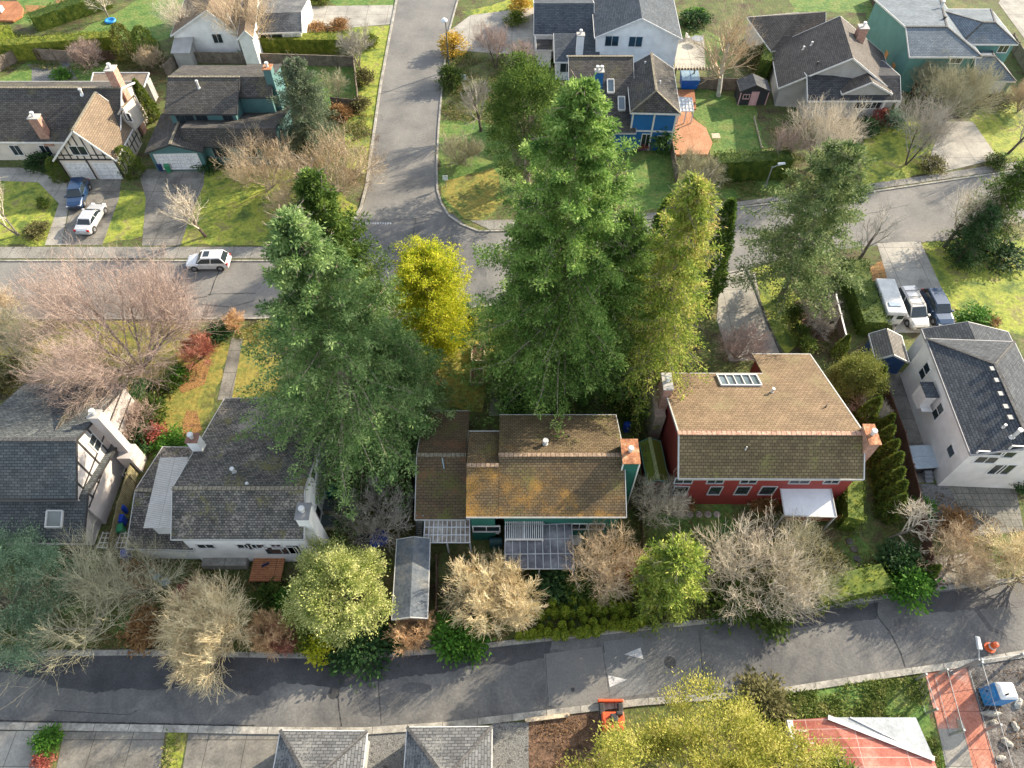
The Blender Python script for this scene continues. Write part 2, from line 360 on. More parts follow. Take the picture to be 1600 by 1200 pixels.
    def vent(s, th, u, v, r=.12, h=.5, m=None, name='roof_vent', hood=True):
        x, y, z = s.hit(u, v); p = s.at(x, y, z); m_ = MB()
        m_.tube(p - Vector((0, 0, .2)), p + Vector((0, 0, h)), r, r, 10)
        if hood: m_.tube(p + Vector((0, 0, h)), p + Vector((0, 0, h + .12)), r * 1.5, r * 1.3, 10)
        m_.tube(p - Vector((0, 0, .2)), p + Vector((0, 0, .08)), r * 2.2, r * 1.2, 10)
        return m_.build(name, m or PIPE, th)
    def skylight(s, th, u, v, w, l, m=None, grid=0):
        x, y, z = s.hit(u, v); a, b = x - w / 2, x + w / 2; y0, y1 = y - l / 2, y + l / 2
        q = [s.at(a, y0, s.zr(a, y0) + .1), s.at(b, y0, s.zr(b, y0) + .1), s.at(b, y1, s.zr(b, y1) + .1), s.at(a, y1, s.zr(a, y1) + .1)]
        m_ = MB(); 
        for i in range(4): m_.beam(q[i], q[(i + 1) % 4], .09, .22)
        for g in range(grid):
            k = (g + 1) / (grid + 1); m_.beam(q[0].lerp(q[1], k), q[3].lerp(q[2], k), .06, .2)
        fo = m_.build('skylight', WHITE, th)
        m_ = MB(); m_.slab([p - Vector((0, 0, .03)) for p in q], .1)
        pn = m_.build('pane', m or glassm('skylight_glass', (.12, .16, .18), .15), fo, loc=th.location); pn.location = (0, 0, 0)
        return fo
def chimney(th, x0, x1, y0, y1, z0, z1, m, cap=None, pots=1, F=None, potm=None, name='chimney'):
    m_ = MB(); m_.box(x0, x1, y0, y1, z0, z1, F); c = m_.build(name, m, th)
    m_ = MB(); m_.box(x0 - .07, x1 + .07, y0 - .07, y1 + .07, z1, z1 + .1, F); o = m_.build('cap', cap or plain('cement_cap', (.42, .4, .37), .9), c, loc=th.location); o.location = (0, 0, 0)
    f = F or (lambda x, y, z: Vector((x, y, z)))
    for i in range(pots):
        k = (i + .5) / pots; lx = (x1 - x0) > (y1 - y0)
        p = f(x0 + (x1 - x0) * k if lx else (x0 + x1) / 2, (y0 + y1) / 2 if lx else y0 + (y1 - y0) * k, z1 + .1)
        m_ = MB(); m_.tube(p, p + Vector((0, 0, .45)), .15, .15, 12).tube(p + Vector((0, 0, .42)), p + Vector((0, 0, .55)), .24, .2, 12)
        o = m_.build('flue', potm or PIPE, c, loc=th.location); o.location = (0, 0, 0)
    return c
# ---------------------------------------------------------------- the setting
rnd = random.Random(5)
def sheet(name, pts, z, m, jit=0.0, seg=1.2, label=None, kind='structure', th=None, cat=None):
    """a ground sheet; pts are pixels of the photograph dropped on the ground"""
    w3 = [P(u, v, 0) for u, v in pts]; out = []
    k = len(w3)
    for i in range(k):
        a, b = w3[i], w3[(i + 1) % k]; n = max(1, int((b - a).length / seg)) if jit else 1
        for j in range(n):
            p = a.lerp(b, j / n)
            if jit: p = p + Vector((rnd.uniform(-jit, jit), rnd.uniform(-jit, jit), 0))
            out.append((p.x, p.y, z))
    m_ = MB(); m_.add(out, [list(range(len(out)))])
    o = m_.build(name, m)
    if o.data.polygons[0].normal.z < 0: o.data.flip_normals()
    return tag(o, label, cat, kind=kind)
def strip(name, pts, w, z0, z1, m, seg=.0):
    """kerb: a raised ribbon along ground pixels, w metres wide to the left of the path"""
    w3 = [P(u, v, 0) for u, v in pts]; m_ = MB(); L_ = []
    for i, p in enumerate(w3):
        d = (w3[min(i + 1, len(w3) - 1)] - w3[max(0, i - 1)]).normalized(); L_.append((p, p + Vector((-d.y, d.x, 0)) * w))
    for (a, b), (c, d) in zip(L_, L_[1:]):
        u0, u1 = Vector((0, 0, z0)), Vector((0, 0, z1)); m_.hexa([a + u0, c + u0, d + u0, b + u0], [a + u1, c + u1, d + u1, b + u1])
    return tag(m_.build(name, m), kind='structure')
SOIL = noisem('soil', [(.05, .042, .024), (.09, .08, .035), (.08, .11, .03), (.13, .13, .045), (.16, .13, .07)], .45, fine=4, fstr=.55, bump=.8, hi=.68)
LAWN = noisem('lawn', [(.07, .1, .025), (.1, .15, .028), (.19, .23, .038), (.27, .3, .045), (.21, .19, .07), (.15, .19, .04)], .55, detail=12, fine=2.6, fstr=.42, bump=.9, lo=.32, hi=.7, dist=.4)
LAWNG = noisem('green_lawn', [(.045, .09, .022), (.07, .14, .03), (.11, .18, .04), (.15, .18, .05), (.07, .12, .03)], .6, detail=12, fine=2.6, fstr=.45, bump=.9, lo=.3, hi=.7)
LAWNY = noisem('mossy_lawn', [(.08, .1, .025), (.15, .17, .035), (.26, .21, .05), (.17, .18, .04), (.1, .1, .03), (.2, .14, .06)], .45, detail=12, fine=2.6, fstr=.42, bump=.9, lo=.3, hi=.72)
ASPH = noisem('asphalt', [(.12, .118, .113), (.17, .165, .154), (.22, .21, .19)], .22, detail=12, fine=4, fstr=.18, dist=.3, bump=.25, lo=.3, hi=.7, rough=.85)
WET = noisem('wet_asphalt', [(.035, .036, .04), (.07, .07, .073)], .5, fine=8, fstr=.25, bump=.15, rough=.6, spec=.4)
ASPHB = noisem('worn_asphalt', [(.085, .085, .086), (.13, .128, .123), (.18, .174, .163)], .3, detail=12, fine=5, fstr=.22, bump=.3, rough=.85, dist=.5)
CONC = noisem('concrete', [(.2, .19, .17), (.3, .285, .25), (.38, .36, .31)], .35, fine=6, fstr=.2, bump=.2, joints=(3.1, 3.1, (.11, .1, .085)))
CONCD = noisem('old_concrete', [(.1, .095, .085), (.17, .16, .14), (.25, .235, .2)], .4, fine=6, fstr=.25, bump=.25, joints=(2.6, 2.6, (.06, .055, .045)))
KERB = noisem('kerb_concrete', [(.2, .19, .17), (.4, .38, .33)], .9, fine=5, fstr=.3, joints=(2.4, 50, (.1, .09, .08)))
GRAV = noisem('gravel', [(.07, .07, .07), (.2, .2, .19), (.12, .12, .12)], 3.0, fine=14, fstr=.6, bump=1)
MULCH = noisem('bark_mulch', [(.05, .03, .02), (.13, .08, .05), (.2, .12, .08)], 1.6, fine=7, fstr=.6, bump=1)
LEAFY = noisem('leaf_litter', [(.1, .06, .03), (.3, .16, .06), (.16, .12, .04)], 1.2, fine=8, fstr=.6, bump=1)
m_ = MB(); m_.add([(-260, -60, 0), (260, -60, 0), (260, 330, 0), (-260, 330, 0)], [(0, 1, 2, 3)])
tag(m_.build('ground', SOIL), kind='structure')
# back street running left to right and the side street going up
sheet('road', [(-60, 409), (300, 409), (545, 409), (553, 372), (548, 352), (560, 335), (570, 315), (575, 290), (583, 230), (597, 130), (621, 0), (640, -120), (735, -120), (720, -20), (703, 48), (697, 80), (692, 108), (684, 200), (681, 262), (682, 298), (688, 318), (700, 338), (720, 352), (748, 363), (800, 363), (900, 360), (1000, 350), (1150, 326), (1350, 303), (1600, 266), (1700, 250), (1700, 330), (1600, 344), (1470, 376), (1340, 386), (1225, 405), (1170, 418), (1120, 430), (1000, 452), (900, 470), (780, 476), (600, 490), (400, 497), (-60, 498)], .012, ASPH)
for pts in ([(-60, 409), (300, 409), (550, 409)], ):
    strip('kerb', pts[::-1][::-1], .18, 0, .11, KERB)
strip('kerb', [(552, 350), (566, 325), (575, 290), (583, 230), (597, 130), (621, 0), (640, -120)], .3, 0, .12, KERB)
strip('kerb', [(735, -120), (720, -20), (708, 22), (701, 48), (697, 80), (692, 108), (684, 200), (681, 262), (682, 298), (688, 318), (700, 338), (720, 352), (748, 363), (900, 360), (1000, 350), (1150, 326), (1350, 303), (1600, 266), (1700, 250)], .22, 0, .12, KERB)
strip('kerb', [(1600, 344), (1500, 369), (1470, 376)], .2, 0, .12, KERB)
strip('kerb', [(1168, 419), (1120, 430), (1000, 452), (900, 470), (780, 476), (600, 490), (400, 497), (-60, 498)], .18, 0, .11, KERB)
sheet('pavement', [(-60, 386), (560, 386), (552, 404), (-60, 404)], .03, noisem('pavement_concrete', [(.17, .16, .14), (.27, .26, .23)], .5, joints=(2, 3, (.09, .08, .07))))
sheet('pavement', [(735, 345), (765, 344), (900, 342), (1050, 330), (1150, 316), (1350, 289), (1600, 251), (1600, 262), (1350, 298), (1150, 322), (1000, 345), (900, 355), (765, 359)], .03, MC['pavement_concrete'])
# side drive from the cross street down to the red house
sheet('driveway', [(1125, 428), (1170, 418), (1178, 450), (1200, 510), (1222, 560), (1140, 565), (1120, 500)], .02, CONC)
strip('kerb', [(1165, 422), (1178, 450), (1200, 510), (1222, 558)], .18, 0, .1, noisem('dark_kerb', [(.05, .05, .045), (.1, .1, .09)], 1))
sheet('driveway', [(1370, 380), (1438, 377), (1480, 470), (1500, 520), (1395, 520), (1385, 430)], .02, CONC)
sheet('road_patch', [(1160, 432), (1180, 425), (1188, 470), (1168, 475)], .026, CONC)
sheet('road_patch', [(560, 350), (700, 330), (745, 365), (770, 470), (650, 480), (565, 440)], .018, ASPHB, jit=.5)
# front road
FR_N = [(-60, 1024), (0, 1026), (200, 1024), (560, 1030), (700, 1020), (800, 1008), (980, 988), (1200, 965), (1450, 925), (1600, 908), (1700, 895)]
FR_S = [(1700, 1000), (1600, 1016), (1500, 1033), (1400, 1047), (1200, 1078), (1000, 1092), (800, 1116), (700, 1128), (570, 1137), (400, 1136), (200, 1132), (-60, 1128)]
sheet('road', FR_N + FR_S, .012, ASPHB)
strip('kerb', [(u, v) for u, v in FR_N], .35, 0, .12, KERB)
strip('kerb', [(u, v) for u, v in FR_S], .45, 0, .12, KERB)
sheet('pavement', [(-60, 1015), (0, 1016), (200, 1014), (330, 1016), (330, 1020), (200, 1019), (0, 1022), (-60, 1020)], .03, CONC)
def jag(pts, n, amp, r):
    out = []
    for (a, b), (c, d) in zip(pts, pts[1:]):
        k = max(2, int(math.hypot(c - a, d - b) / 5))
        for i in range(k):
            t = i / k; out.append((a + (c - a) * t, b + (d - b) * t + r.uniform(-amp, amp)))
    return out + [pts[-1]]
r_ = random.Random(2)
top = [(u, v + 1) for u, v in FR_N if -60 < u < 840] + [(862, 1002)]
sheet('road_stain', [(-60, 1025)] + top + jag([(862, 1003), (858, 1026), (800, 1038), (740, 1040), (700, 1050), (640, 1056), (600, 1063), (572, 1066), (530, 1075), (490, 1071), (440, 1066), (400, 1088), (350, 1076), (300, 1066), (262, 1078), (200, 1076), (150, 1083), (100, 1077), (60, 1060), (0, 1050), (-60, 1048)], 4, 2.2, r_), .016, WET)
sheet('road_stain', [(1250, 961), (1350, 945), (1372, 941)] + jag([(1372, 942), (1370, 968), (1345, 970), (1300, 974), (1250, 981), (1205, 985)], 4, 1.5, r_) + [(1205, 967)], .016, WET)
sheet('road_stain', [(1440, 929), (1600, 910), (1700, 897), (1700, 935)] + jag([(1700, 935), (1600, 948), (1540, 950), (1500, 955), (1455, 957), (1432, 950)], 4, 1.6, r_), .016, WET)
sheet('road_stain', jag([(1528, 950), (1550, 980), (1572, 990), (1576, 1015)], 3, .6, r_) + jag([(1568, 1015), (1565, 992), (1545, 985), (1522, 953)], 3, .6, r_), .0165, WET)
for u, v, a, b in ((585, 1105, 22, 16), (870, 1020, 16, 6), (650, 1075, 25, 10), (575, 1100, 15, 22)):
    sheet('road_stain', [(u + a * math.cos(t) * r_.uniform(.8, 1.1), v + b * math.sin(t) * r_.uniform(.8, 1.1)) for t in [i * .35 for i in range(18)]], .0145 + a * 1e-5, noisem('faint_stain', [(.085, .085, .088), (.11, .11, .11)], .6))
for k, (pts) in enumerate([[(940, 1003), (1003, 995), (1015, 1083), (955, 1092)], [(1003, 995), (1090, 986), (1100, 1078), (1015, 1083)], [(850, 1022), (940, 1010), (952, 1092), (856, 1103)]]):
    sheet('road_patch', pts, .0150 + k * .0006, noisem('patch_asphalt_%s' % 'abc'[k], [[(.14, .145, .145), (.125, .125, .122), (.15, .147, .14)][k], [(.165, .17, .17), (.15, .15, .147), (.175, .17, .16)][k]], .5, fine=8, fstr=.15))
CRK = plain('tar_seam', (.03, .03, .03), .8)
def crack(pts, w=.05, z=.024):
    pts2 = [(u, v) for u, v in jag(pts, 3, .5, r_)]
    w3 = [P(u, v) for u, v in pts2]; m_ = MB()
    for a, b in zip(w3, w3[1:]):
        d = (b - a); 
        if d.length < .01: continue
        n = Vector((-d.y, d.x, 0)).normalized() * w * r_.uniform(.3, .8); u = Vector((0, 0, z)); m_.add([a - n + u, b - n + u, b + n + u, a + n + u], [(0, 1, 2, 3)])
    tag(m_.build('road_crack', CRK), kind='structure')
crack([(1365, 935), (1372, 965), (1392, 990), (1408, 1022), (1414, 1042)], .07); crack([(528, 1085), (530, 1110), (534, 1135)], .06); crack([(590, 1040), (592, 1080), (596, 1132)], .04)
crack([(345, 418), (335, 440), (328, 462), (300, 468)], .07); crack([(325, 460), (400, 458)], .06); crack([(310, 475), (360, 480), (398, 470)], .05); crack([(1093, 990), (1100, 1076)], .03); crack([(852, 1022), (857, 1104)], .03); crack([(942, 1003), (944, 1020)], .05)
crack([(650, 340), (640, 400), (600, 430)], .04); crack([(690, 142), (575, 143)], .03); crack([(1330, 480 - 140), (1420, 320)], .04); crack([(85, 1110), (200, 1117), (220, 1108)], .03); crack([(0, 1126), (398, 1134)], .06)
# painted marks
PAINT = noisem('road_paint', [(.34, .34, .34), (.55, .55, .54)], 2.5, fine=9, fstr=.25)
for pts in ([(975, 1022.5), (1001, 1012), (1005, 1030)], [(949.5, 1055), (980.5, 1062), (952.5, 1074)]): sheet('road_marking', pts, .03, PAINT)
for i in range(13):
    u = 562 + i * 3.9; sheet('road_marking', [(u, 349 - (i > 5)), (u + 2.2 + r_.random(), 347.5), (u + 2.6, 350), (u + .3, 351.2)], .03, PAINT)
for u, v, rr, nm in ((1047, 1035, .42, 'manhole_cover'), (522, 1082.5, .4, 'manhole_cover'), (507, 1062, .35, 'manhole_cover'), (895, 1077.5, .14, 'valve_cover')):
    c = P(u, v); m_ = MB(); m_.lathe([(rr, 0), (rr, .03), (rr * .93, .034), (rr * .9, .028), (rr * .5, .028), (rr * .48, .034), (.01, .034)], c, 24)
    tag(m_.build(nm, plain('cast_iron', (.06, .06, .06), .6, .5), loc=c), {1047: 'dark round manhole cover right of the white road triangles', 522: 'worn grey manhole cover in a repaired patch below the pale bushy tree', 507: 'faint manhole cover in the wet band of the front road', 895: 'small black valve cover alone in the front road'}[u], 'manhole cover' if rr > .2 else 'valve cover')
# lawns, beds, drives
for nm, m, pts in [
 ('lawn', LAWN, [(-60, 385), (-60, 262), (60, 272), (95, 300), (92, 345), (70, 383)]),
 ('lawn', LAWN, [(165, 320), (190, 300), (235, 300), (222, 372), (150, 383)]),
 ('lawn', LAWN, [(280, 383), (300, 300), (330, 262), (455, 262), (530, 300), (556, 322), (552, 383)]),
 ('lawn', LAWN, [(545, 40), (612, 40), (604, 100), (590, 190), (575, 275), (540, 260), (540, 190), (562, 120)]),
 ('lawn', LAWNG, [(478, 100), (556, 98), (560, 165), (520, 172), (470, 150)]),
 ('lawn', LAWNG, [(500, -20), (560, -20), (618, -20), (616, 10), (520, 9)]),
 ('lawn', LAWN, [(720, 20), (860, -20), (860, 8), (745, 26)]),
 ('lawn', LAWNG, [(120, 50), (275, -30), (320, -30), (262, 62), (150, 70)]),
 ('lawn', LAWNG, [(30, -30), (110, -30), (60, 40), (20, 38)]),
 ('lawn', LAWNG, [(0, 122), (45, 95), (190, 95), (190, 128), (0, 130)]),
 ('lawn', LAWNG, [(686, 230), (690, 190), (800, 190), (800, 300), (758, 345), (725, 340), (700, 318), (686, 296)]),
 ('lawn', LAWNG, [(980, 235), (1050, 235), (1058, 280), (1230, 280), (1225, 300), (1060, 322), (980, 335)]),
 ('lawn', LAWNG, [(1080, 130), (1175, 160), (1198, 240), (1110, 240), (1090, 195), (1080, 170)]),
 ('lawn', LAWNG, [(1060, 45), (1100, 45), (1150, 75), (1150, 105), (1095, 105)]),
 ('lawn', LAWNG, [(1225, -20), (1400, -20), (1370, 40), (1365, 60), (1350, 20), (1240, 18)]),
 ('lawn', LAWN, [(1366, 40), (1400, 0), (1405, 5), (1388, 48), (1374, 50)]),
 ('lawn', LAWN, [(1350, 190), (1430, 180), (1475, 240), (1475, 268), (1344, 290)]),
 ('lawn', LAWN, [(1525, 170), (1700, 130), (1700, 240), (1550, 252), (1510, 220)]),
 ('lawn', LAWN, [(1438, 378), (1600, 350), (1700, 350), (1700, 540), (1580, 520), (1480, 512), (1482, 470)]),
 ('lawn', LAWN, [(1170, 418), (1210, 415), (1260, 480), (1250, 540), (1225, 552), (1200, 500)]),
 ('lawn', LAWNY, [(-60, 500), (150, 500), (300, 500), (290, 540), (240, 620), (120, 640), (-60, 600)]),
 ('lawn', LAWNY, [(250, 540), (345, 530), (360, 540), (330, 640), (300, 690), (230, 700)]),
 ('lawn', LAWNY, [(372, 520), (420, 500), (440, 560), (435, 640), (350, 640)]),
 ('lawn', LAWNY, [(690, 530), (740, 520), (760, 560), (760, 640), (680, 640)]),
 ('lawn', LAWNY, [(760, 490), (830, 490), (830, 560), (770, 560)]),
 ('lawn', LAWNG, [(1010, 790), (1140, 785), (1150, 830), (1110, 850), (1085, 885), (1010, 880)]),
 ('lawn', LAWNG, [(1312, 840), (1345, 835), (1378, 890), (1370, 905), (1300, 905)]),
 ('lawn', LAWNG, [(1190, 1085), (1440, 1055), (1475, 1200), (1480, 1290), (1200, 1290)]),
 ('lawn', LAWNG, [(60, 940), (430, 930), (420, 985), (60, 985)]),
]: 
    sheet(nm, pts, .006 + .0001 * len(bpy.data.objects) % .004, m, jit=.38)
sheet('lawn_moss', [(686, 296), (700, 318), (725, 340), (757, 345), (790, 310), (775, 262), (730, 272), (700, 282)], .014, LAWNY, jit=.3)
sheet('driveway', [(-60, 262), (30, 262), (60, 268), (106, 288), (106, 330), (96, 383), (70, 383), (92, 318), (60, 285), (-60, 280)], .018, CONC)
sheet('driveway', [(104, 285), (190, 277), (186, 310), (160, 383), (96, 383), (108, 330)], .02, CONCD)
sheet('driveway', [(215, 265), (320, 262), (318, 290), (300, 330), (282, 384), (222, 384), (228, 310)], .02, CONCD)
sheet('driveway', [(478, 10), (615, 8), (612, 38), (560, 42), (474, 54)], .02, CONC)
sheet('driveway', [(700, 50), (735, 24), (860, 8), (860, 90), (705, 78)], .02, CONC)
sheet('driveway', [(1700, -60), (1595, -60), (1560, 5), (1600, 60), (1700, 40)], .02, CONC)
sheet('path', [(1450, 250), (1475, 190), (1520, 190), (1560, 248), (1477, 268)], .02, CONC)
sheet('path', [(362, 528), (380, 528), (362, 625), (340, 625)], .022, CONCD)
sheet('path', [(768, 595), (786, 595), (788, 650), (764, 650)], .022, CONCD)
sheet('patio', [(1052, 62), (1100, 55), (1102, 105), (1055, 108)], .022, CONC)
sheet('patio', [(1380, 585), (1420, 580), (1480, 745), (1412, 760), (1395, 690)], .022, CONCD)
sheet('patio', [(1478, 752), (1585, 750), (1600, 830), (1520, 838)], .024, noisem('paver_patio', [(.13, .13, .11), (.21, .2, .17)], .6, joints=(.6, .6, (.07, .07, .06))))
sheet('patio', [(1455, 870), (1520, 862), (1560, 905), (1450, 918)], .022, CONC)
sheet('gravel_bed', [(1422, 758), (1485, 756), (1505, 815), (1440, 825)], .02, GRAV, jit=.2)
sheet('driveway', [(-60, 1142), (62, 1142), (57, 1290), (-60, 1290)], .02, CONC)
sheet('driveway', [(100, 1143), (258, 1143), (240, 1290), (70, 1290)], .02, CONCD)
sheet('driveway', [(295, 1145), (440, 1145), (430, 1290), (270, 1290)], .02, CONCD)
sheet('planting_strip', [(262, 1143), (292, 1144), (268, 1290), (244, 1290)], .014, LAWN)
sheet('gravel_bed', [(572, 1140), (640, 1138), (640, 1290), (572, 1290)], .02, GRAV)
sheet('gravel_bed', [(768, 1130), (826, 1128), (826, 1290), (768, 1290)], .02, GRAV)
sheet('bare_earth', [(826, 1126), (960, 1108), (1000, 1290), (826, 1290)], .012, MULCH)
sheet('bare_earth', [(1500, 1040), (1700, 1018), (1700, 1290), (1560, 1290)], .012, noisem('rubble_soil', [(.05, .045, .04), (.12, .11, .1), (.22, .2, .18)], 1.0, fine=5, fstr=.6, bump=1))
REDP = noisem('red_paving', [(.33, .12, .08), (.45, .19, .13), (.55, .33, .26)], .4, fine=5, fstr=.25, joints=(2.4, 2.4, (.2, .08, .06)))
sheet('path', [(1445, 1052), (1510, 1042), (1545, 1160), (1590, 1290), (1500, 1290), (1465, 1138)], .018, REDP)
sheet('path', [(1466, 1139), (1505, 1138), (1520, 1200), (1545, 1290), (1497, 1290), (1478, 1200)], .028, CONC)
for u0, v0, pts in ((0, 0, [(268, 600), (300, 570), (330, 560), (318, 600), (285, 615)]), (0, 0, [(283, 660), (293, 640), (307, 640), (315, 670), (295, 690), (283, 685)]), (0, 0, [(40, 8), (72, 10), (66, 24), (38, 22)]), (0, 0, [(88, 0), (110, 0), (104, 16), (90, 12)])):
    sheet('flower_bed', pts, .022, LEAFY, jit=.15)
sheet('flower_bed', [(1370, 410), (1392, 405), (1400, 440), (1385, 480), (1345, 440)], .016, LEAFY, jit=.2)
sheet('flower_bed', [(1240, 470), (1300, 465), (1310, 540), (1262, 550)], .016, MULCH, jit=.2)
sheet('flower_bed', [(45, 100), (110, 92), (118, 125), (50, 127)], .016, GRAV, jit=.3)
sheet('path', [(650, 1000), (690, 995), (690, 1015), (640, 1020)], .016, CONCD, jit=.2)
# ---------------------------------------------------------------- houses
def house(label, u, v, name='house', cat='house'): return thing(name, label, cat, P(u, v))
SG = dict(gap=(.015, .015, .015))
DK = shingle('dark_shingle', (.05, .052, .056), (.085, .087, .092), (.022, .022, .024))
DKW = shingle('worn_dark_shingle', (.058, .054, .05), (.1, .095, .088), (.025, .023, .02), moss=(.12, .11, .06), amt=.3)
TAN = shingle('tan_shingle', (.16, .12, .085), (.22, .165, .115), (.09, .07, .05), streak=.15, moss=(.16,.12,.06), amt=.2)
GRS = shingle('grey_shingle', (.085, .09, .095), (.15, .155, .16), (.04, .042, .045), moss=(.2, .2, .19), amt=.45)
MOSSY = shingle('mossy_shingle', (.1, .072, .042), (.155, .115, .065), (.04, .03, .018), moss=(.15, .14, .045), amt=.34, moss2=((.42, .22, .045), .3), low=(.05, .016, .12), row=.2, bw=.32)
MOSSG = shingle('greenish_shingle', (.1, .07, .045), (.14, .1, .06), (.045, .035, .022), moss=(.11, .12, .03), amt=.45, moss2=((.17, .09, .05), .4))
RTAN = shingle('brown_shingle', (.165, .115, .07), (.225, .16, .1), (.08, .058, .036), moss=(.2, .17, .09), amt=.35, row=.25, bw=.35)
H9S = shingle('lichen_shingle', (.07, .068, .063), (.19, .175, .15), (.03, .029, .027), moss=(.3, .26, .22), amt=.34, moss2=((.15, .14, .05), .3), bw=.24, row=.18, streak=.35)
BLU = shingle('slate_blue_shingle', (.12, .15, .175), (.18, .21, .235), (.06, .075, .09))
SLT = shingle('charcoal_shingle', (.045, .052, .062), (.085, .095, .105), (.02, .024, .03), streak=.15)
CAPR = noisem('cap_tile', [(.22, .15, .1), (.36, .26, .18)], 3, joints=(.35, 9, (.08, .06, .04)))
CAPD = noisem('cap_tile_dark', [(.05, .05, .05), (.1, .1, .1)], 3, joints=(.35, 9, (.03, .03, .03)))
CAPM = noisem('cap_tile_mossy', [(.16, .14, .1), (.26, .23, .17)], 3, joints=(.35, 9, (.06, .05, .04)))
TEAL = siding('teal_siding', (.07, .16, .16)); WSID = siding('white_siding', (.78, .77, .74), dark=.88); GRNW = siding('dark_teal_siding', (.015, .12, .09)); REDW = siding('red_siding', (.25, .036, .03), .3, .6, True)
BLUW = siding('blue_siding', (.01, .12, .33)); STUC = siding('cream_stucco', (.6, .53, .45), .01, 1); PINKW = siding('pale_stucco', (.5, .46, .44), .01, 1); SEAG = siding('sea_green_siding', (.1, .23, .2)); GREYW = siding('grey_siding', (.38, .37, .35)); NAVYW = siding('navy_siding', (.02, .06, .16))
BLACKW = siding('black_siding', (.03, .03, .035))
def garage_door(V, th, f, u, v, w, h, m=WHITE, panels=4):
    return V.win(th, f, u, v, w, h, frame=m, pane=noisem('garage_door_white', [(.6, .6, .6), (.7, .7, .69)], .8, joints=(1.2, .5, (.4, .4, .4)), bump=.05), name='garage_door', mull=0)

# === centre: mossy-roofed green house
th = house('green house in the middle with a long moss-covered roof and a glass patio cover', 850, 850)
V = Vol((779, 808), (979, 808), 5.0, (850, 711), 6.9, (850, 648), oh=.4)
V.roof(th, MOSSY, cap=CAPR, trim=plain('aged_white', (.42, .42, .4), .6), fascia='FBR'); V.walls(th, GRNW)
V1 = V
zl = V.zr(0, (P(750, 727, 6.3) - V.o).dot(V.ey))
V2 = Vol((728, 808), (778.7, 808), 5.0, (750, 727), zl, (750, 674), oh=.3)
V2.roof(th, MOSSY, cap=CAPR, trim=MC['aged_white'], fascia='FB'); V2.walls(th, GRNW)
V3 = Vol((648, 812), (727, 812), 2.9, (690, 711), 4.9, (690, 642), oh=.3)
V3.roof(th, MOSSG, cap=CAPM, trim=MC['aged_white'], fascia='FBL'); V3.walls(th, GRNW)
V4 = Vol((727.5, 790), (778, 790), 2.8, (750, 711), 4.6, (750, 673), oh=.3); V4.roof(th, MOSSG); V4.walls(th, GRNW)
V1.vent(th, 852, 694, .16, .5); V1.vent(th, 889, 682, .06, .2, m=DARK, name='vent_pipe', hood=False)
c = V1.at(V1.w + .1, 4.2, 0)
ch = chimney(th, c.x - .35, c.x + .85, c.y - 1.0, c.y + 1.0, 0, 7.4, GRNW, cap=RUST, pots=1)
for s_ in (-.36, .86):
    m_ = MB(); m_.box(c.x + s_ - .05, c.x + s_ + .05, c.y - 1.06, c.y - .96, 0, 7.38); m_.build('corner_board', WHITE, ch)
for u in (812, 838, 905, 932): V1.win(th, 'F', u, 822, 1.1, .9)
V1.win(th, 'F', 762, 828, 1.6, 1.0); V1.win(th, 'F', 870, 840, 1.8, 1.9, name='window'); V2.win(th, 'F', 760, 826, 2.0, .9)
# curved metal patch on left wing roof
m_ = MB(); a = V3.hit(691, 716); b = V3.hit(694, 733); m_.tube(V3.at(*a) + Vector((0, 0, .05)), V3.at(*b) + Vector((0, 0, .08)), .04, .04, 6); m_.build('roof_hose', plain('pale_blue_hose', (.35, .5, .55), .5), th)
# patio covers
PANEL = noisem('tinted_panel', [(.035, .035, .04), (.11, .11, .12), (.2, .2, .2)], .5, fine=3, rough=.25, bump=0, spec=.6)
PANELB = noisem('dirty_panel', [(.12, .09, .07), (.25, .22, .18), (.4, .38, .34)], .9, fine=5, rough=.4, bump=0)
def cover(name, label, cat, px, h0, h1, m, nx, ny, frame=WHITE, posts=True, parent=None, bw=.06, thk=.04):
    """slightly sloped patio cover; px: front-left, front-right, back-right, back-left at heights h0 (front) and h1 (back)"""
    q = [P(*px[0], h0), P(*px[1], h0), P(*px[2], h1), P(*px[3], h1)]
    t = parent or thing(name, label, cat, (sum(p.x for p in q) / 4, q[0].y, 0))
    m_ = MB(); m_.slab(q, thk); m_.build('cover_panel' if m is not None else 'cover', m, t)
    m_ = MB(); u = Vector((0, 0, .03))
    for i in range(nx + 1): m_.beam(q[0].lerp(q[1], i / nx) + u, q[3].lerp(q[2], i / nx) + u, bw, .07)
    m_.build('cover_frame', frame, t)
    m_ = MB(); u = Vector((0, 0, .01))
    for i in range(ny + 1): m_.beam(q[0].lerp(q[3], i / ny) + u, q[1].lerp(q[2], i / ny) + u, bw, .09)
    m_.build('cross_bars', frame, t)
    if posts:
        for p in (q[0], q[1], q[0].lerp(q[1], .5)):
            m_ = MB(); m_.box(p.x - .06, p.x + .06, p.y + .06, p.y + .18, 0, p.z - .1); m_.build('post', frame, t)
    return t
cover('patio_cover', 'dark see-through panel cover over the patio of the green house', 'patio cover', [(789, 889), (897, 889), (893, 818), (789, 822)], 2.5, 3.0, PANEL, 9, 3, frame=plain('pale_bar', (.35, .36, .37), .5))
cover('greenhouse_lean_to', 'lean-to with dirty grey panes under the left wing of the green house', 'lean-to', [(662, 848), (734, 848), (734, 812), (664, 812)], 2.2, 2.7, PANELB, 10, 3, frame=plain('pale_bar2', (.55, .56, .57), .5))
t = thing('pergola', 'white slatted pergola against the wall of the green house', 'pergola', P(819, 843))
q = [P(790, 842, 3.2), P(848, 842, 3.2), P(848, 815, 3.3), P(790, 815, 3.3)]
m_ = MB()
for i in range(19): m_.beam(q[0].lerp(q[1], i / 18), q[3].lerp(q[2], i / 18), .05, .16)
m_.build('slats', WHITE, t)
m_ = MB()
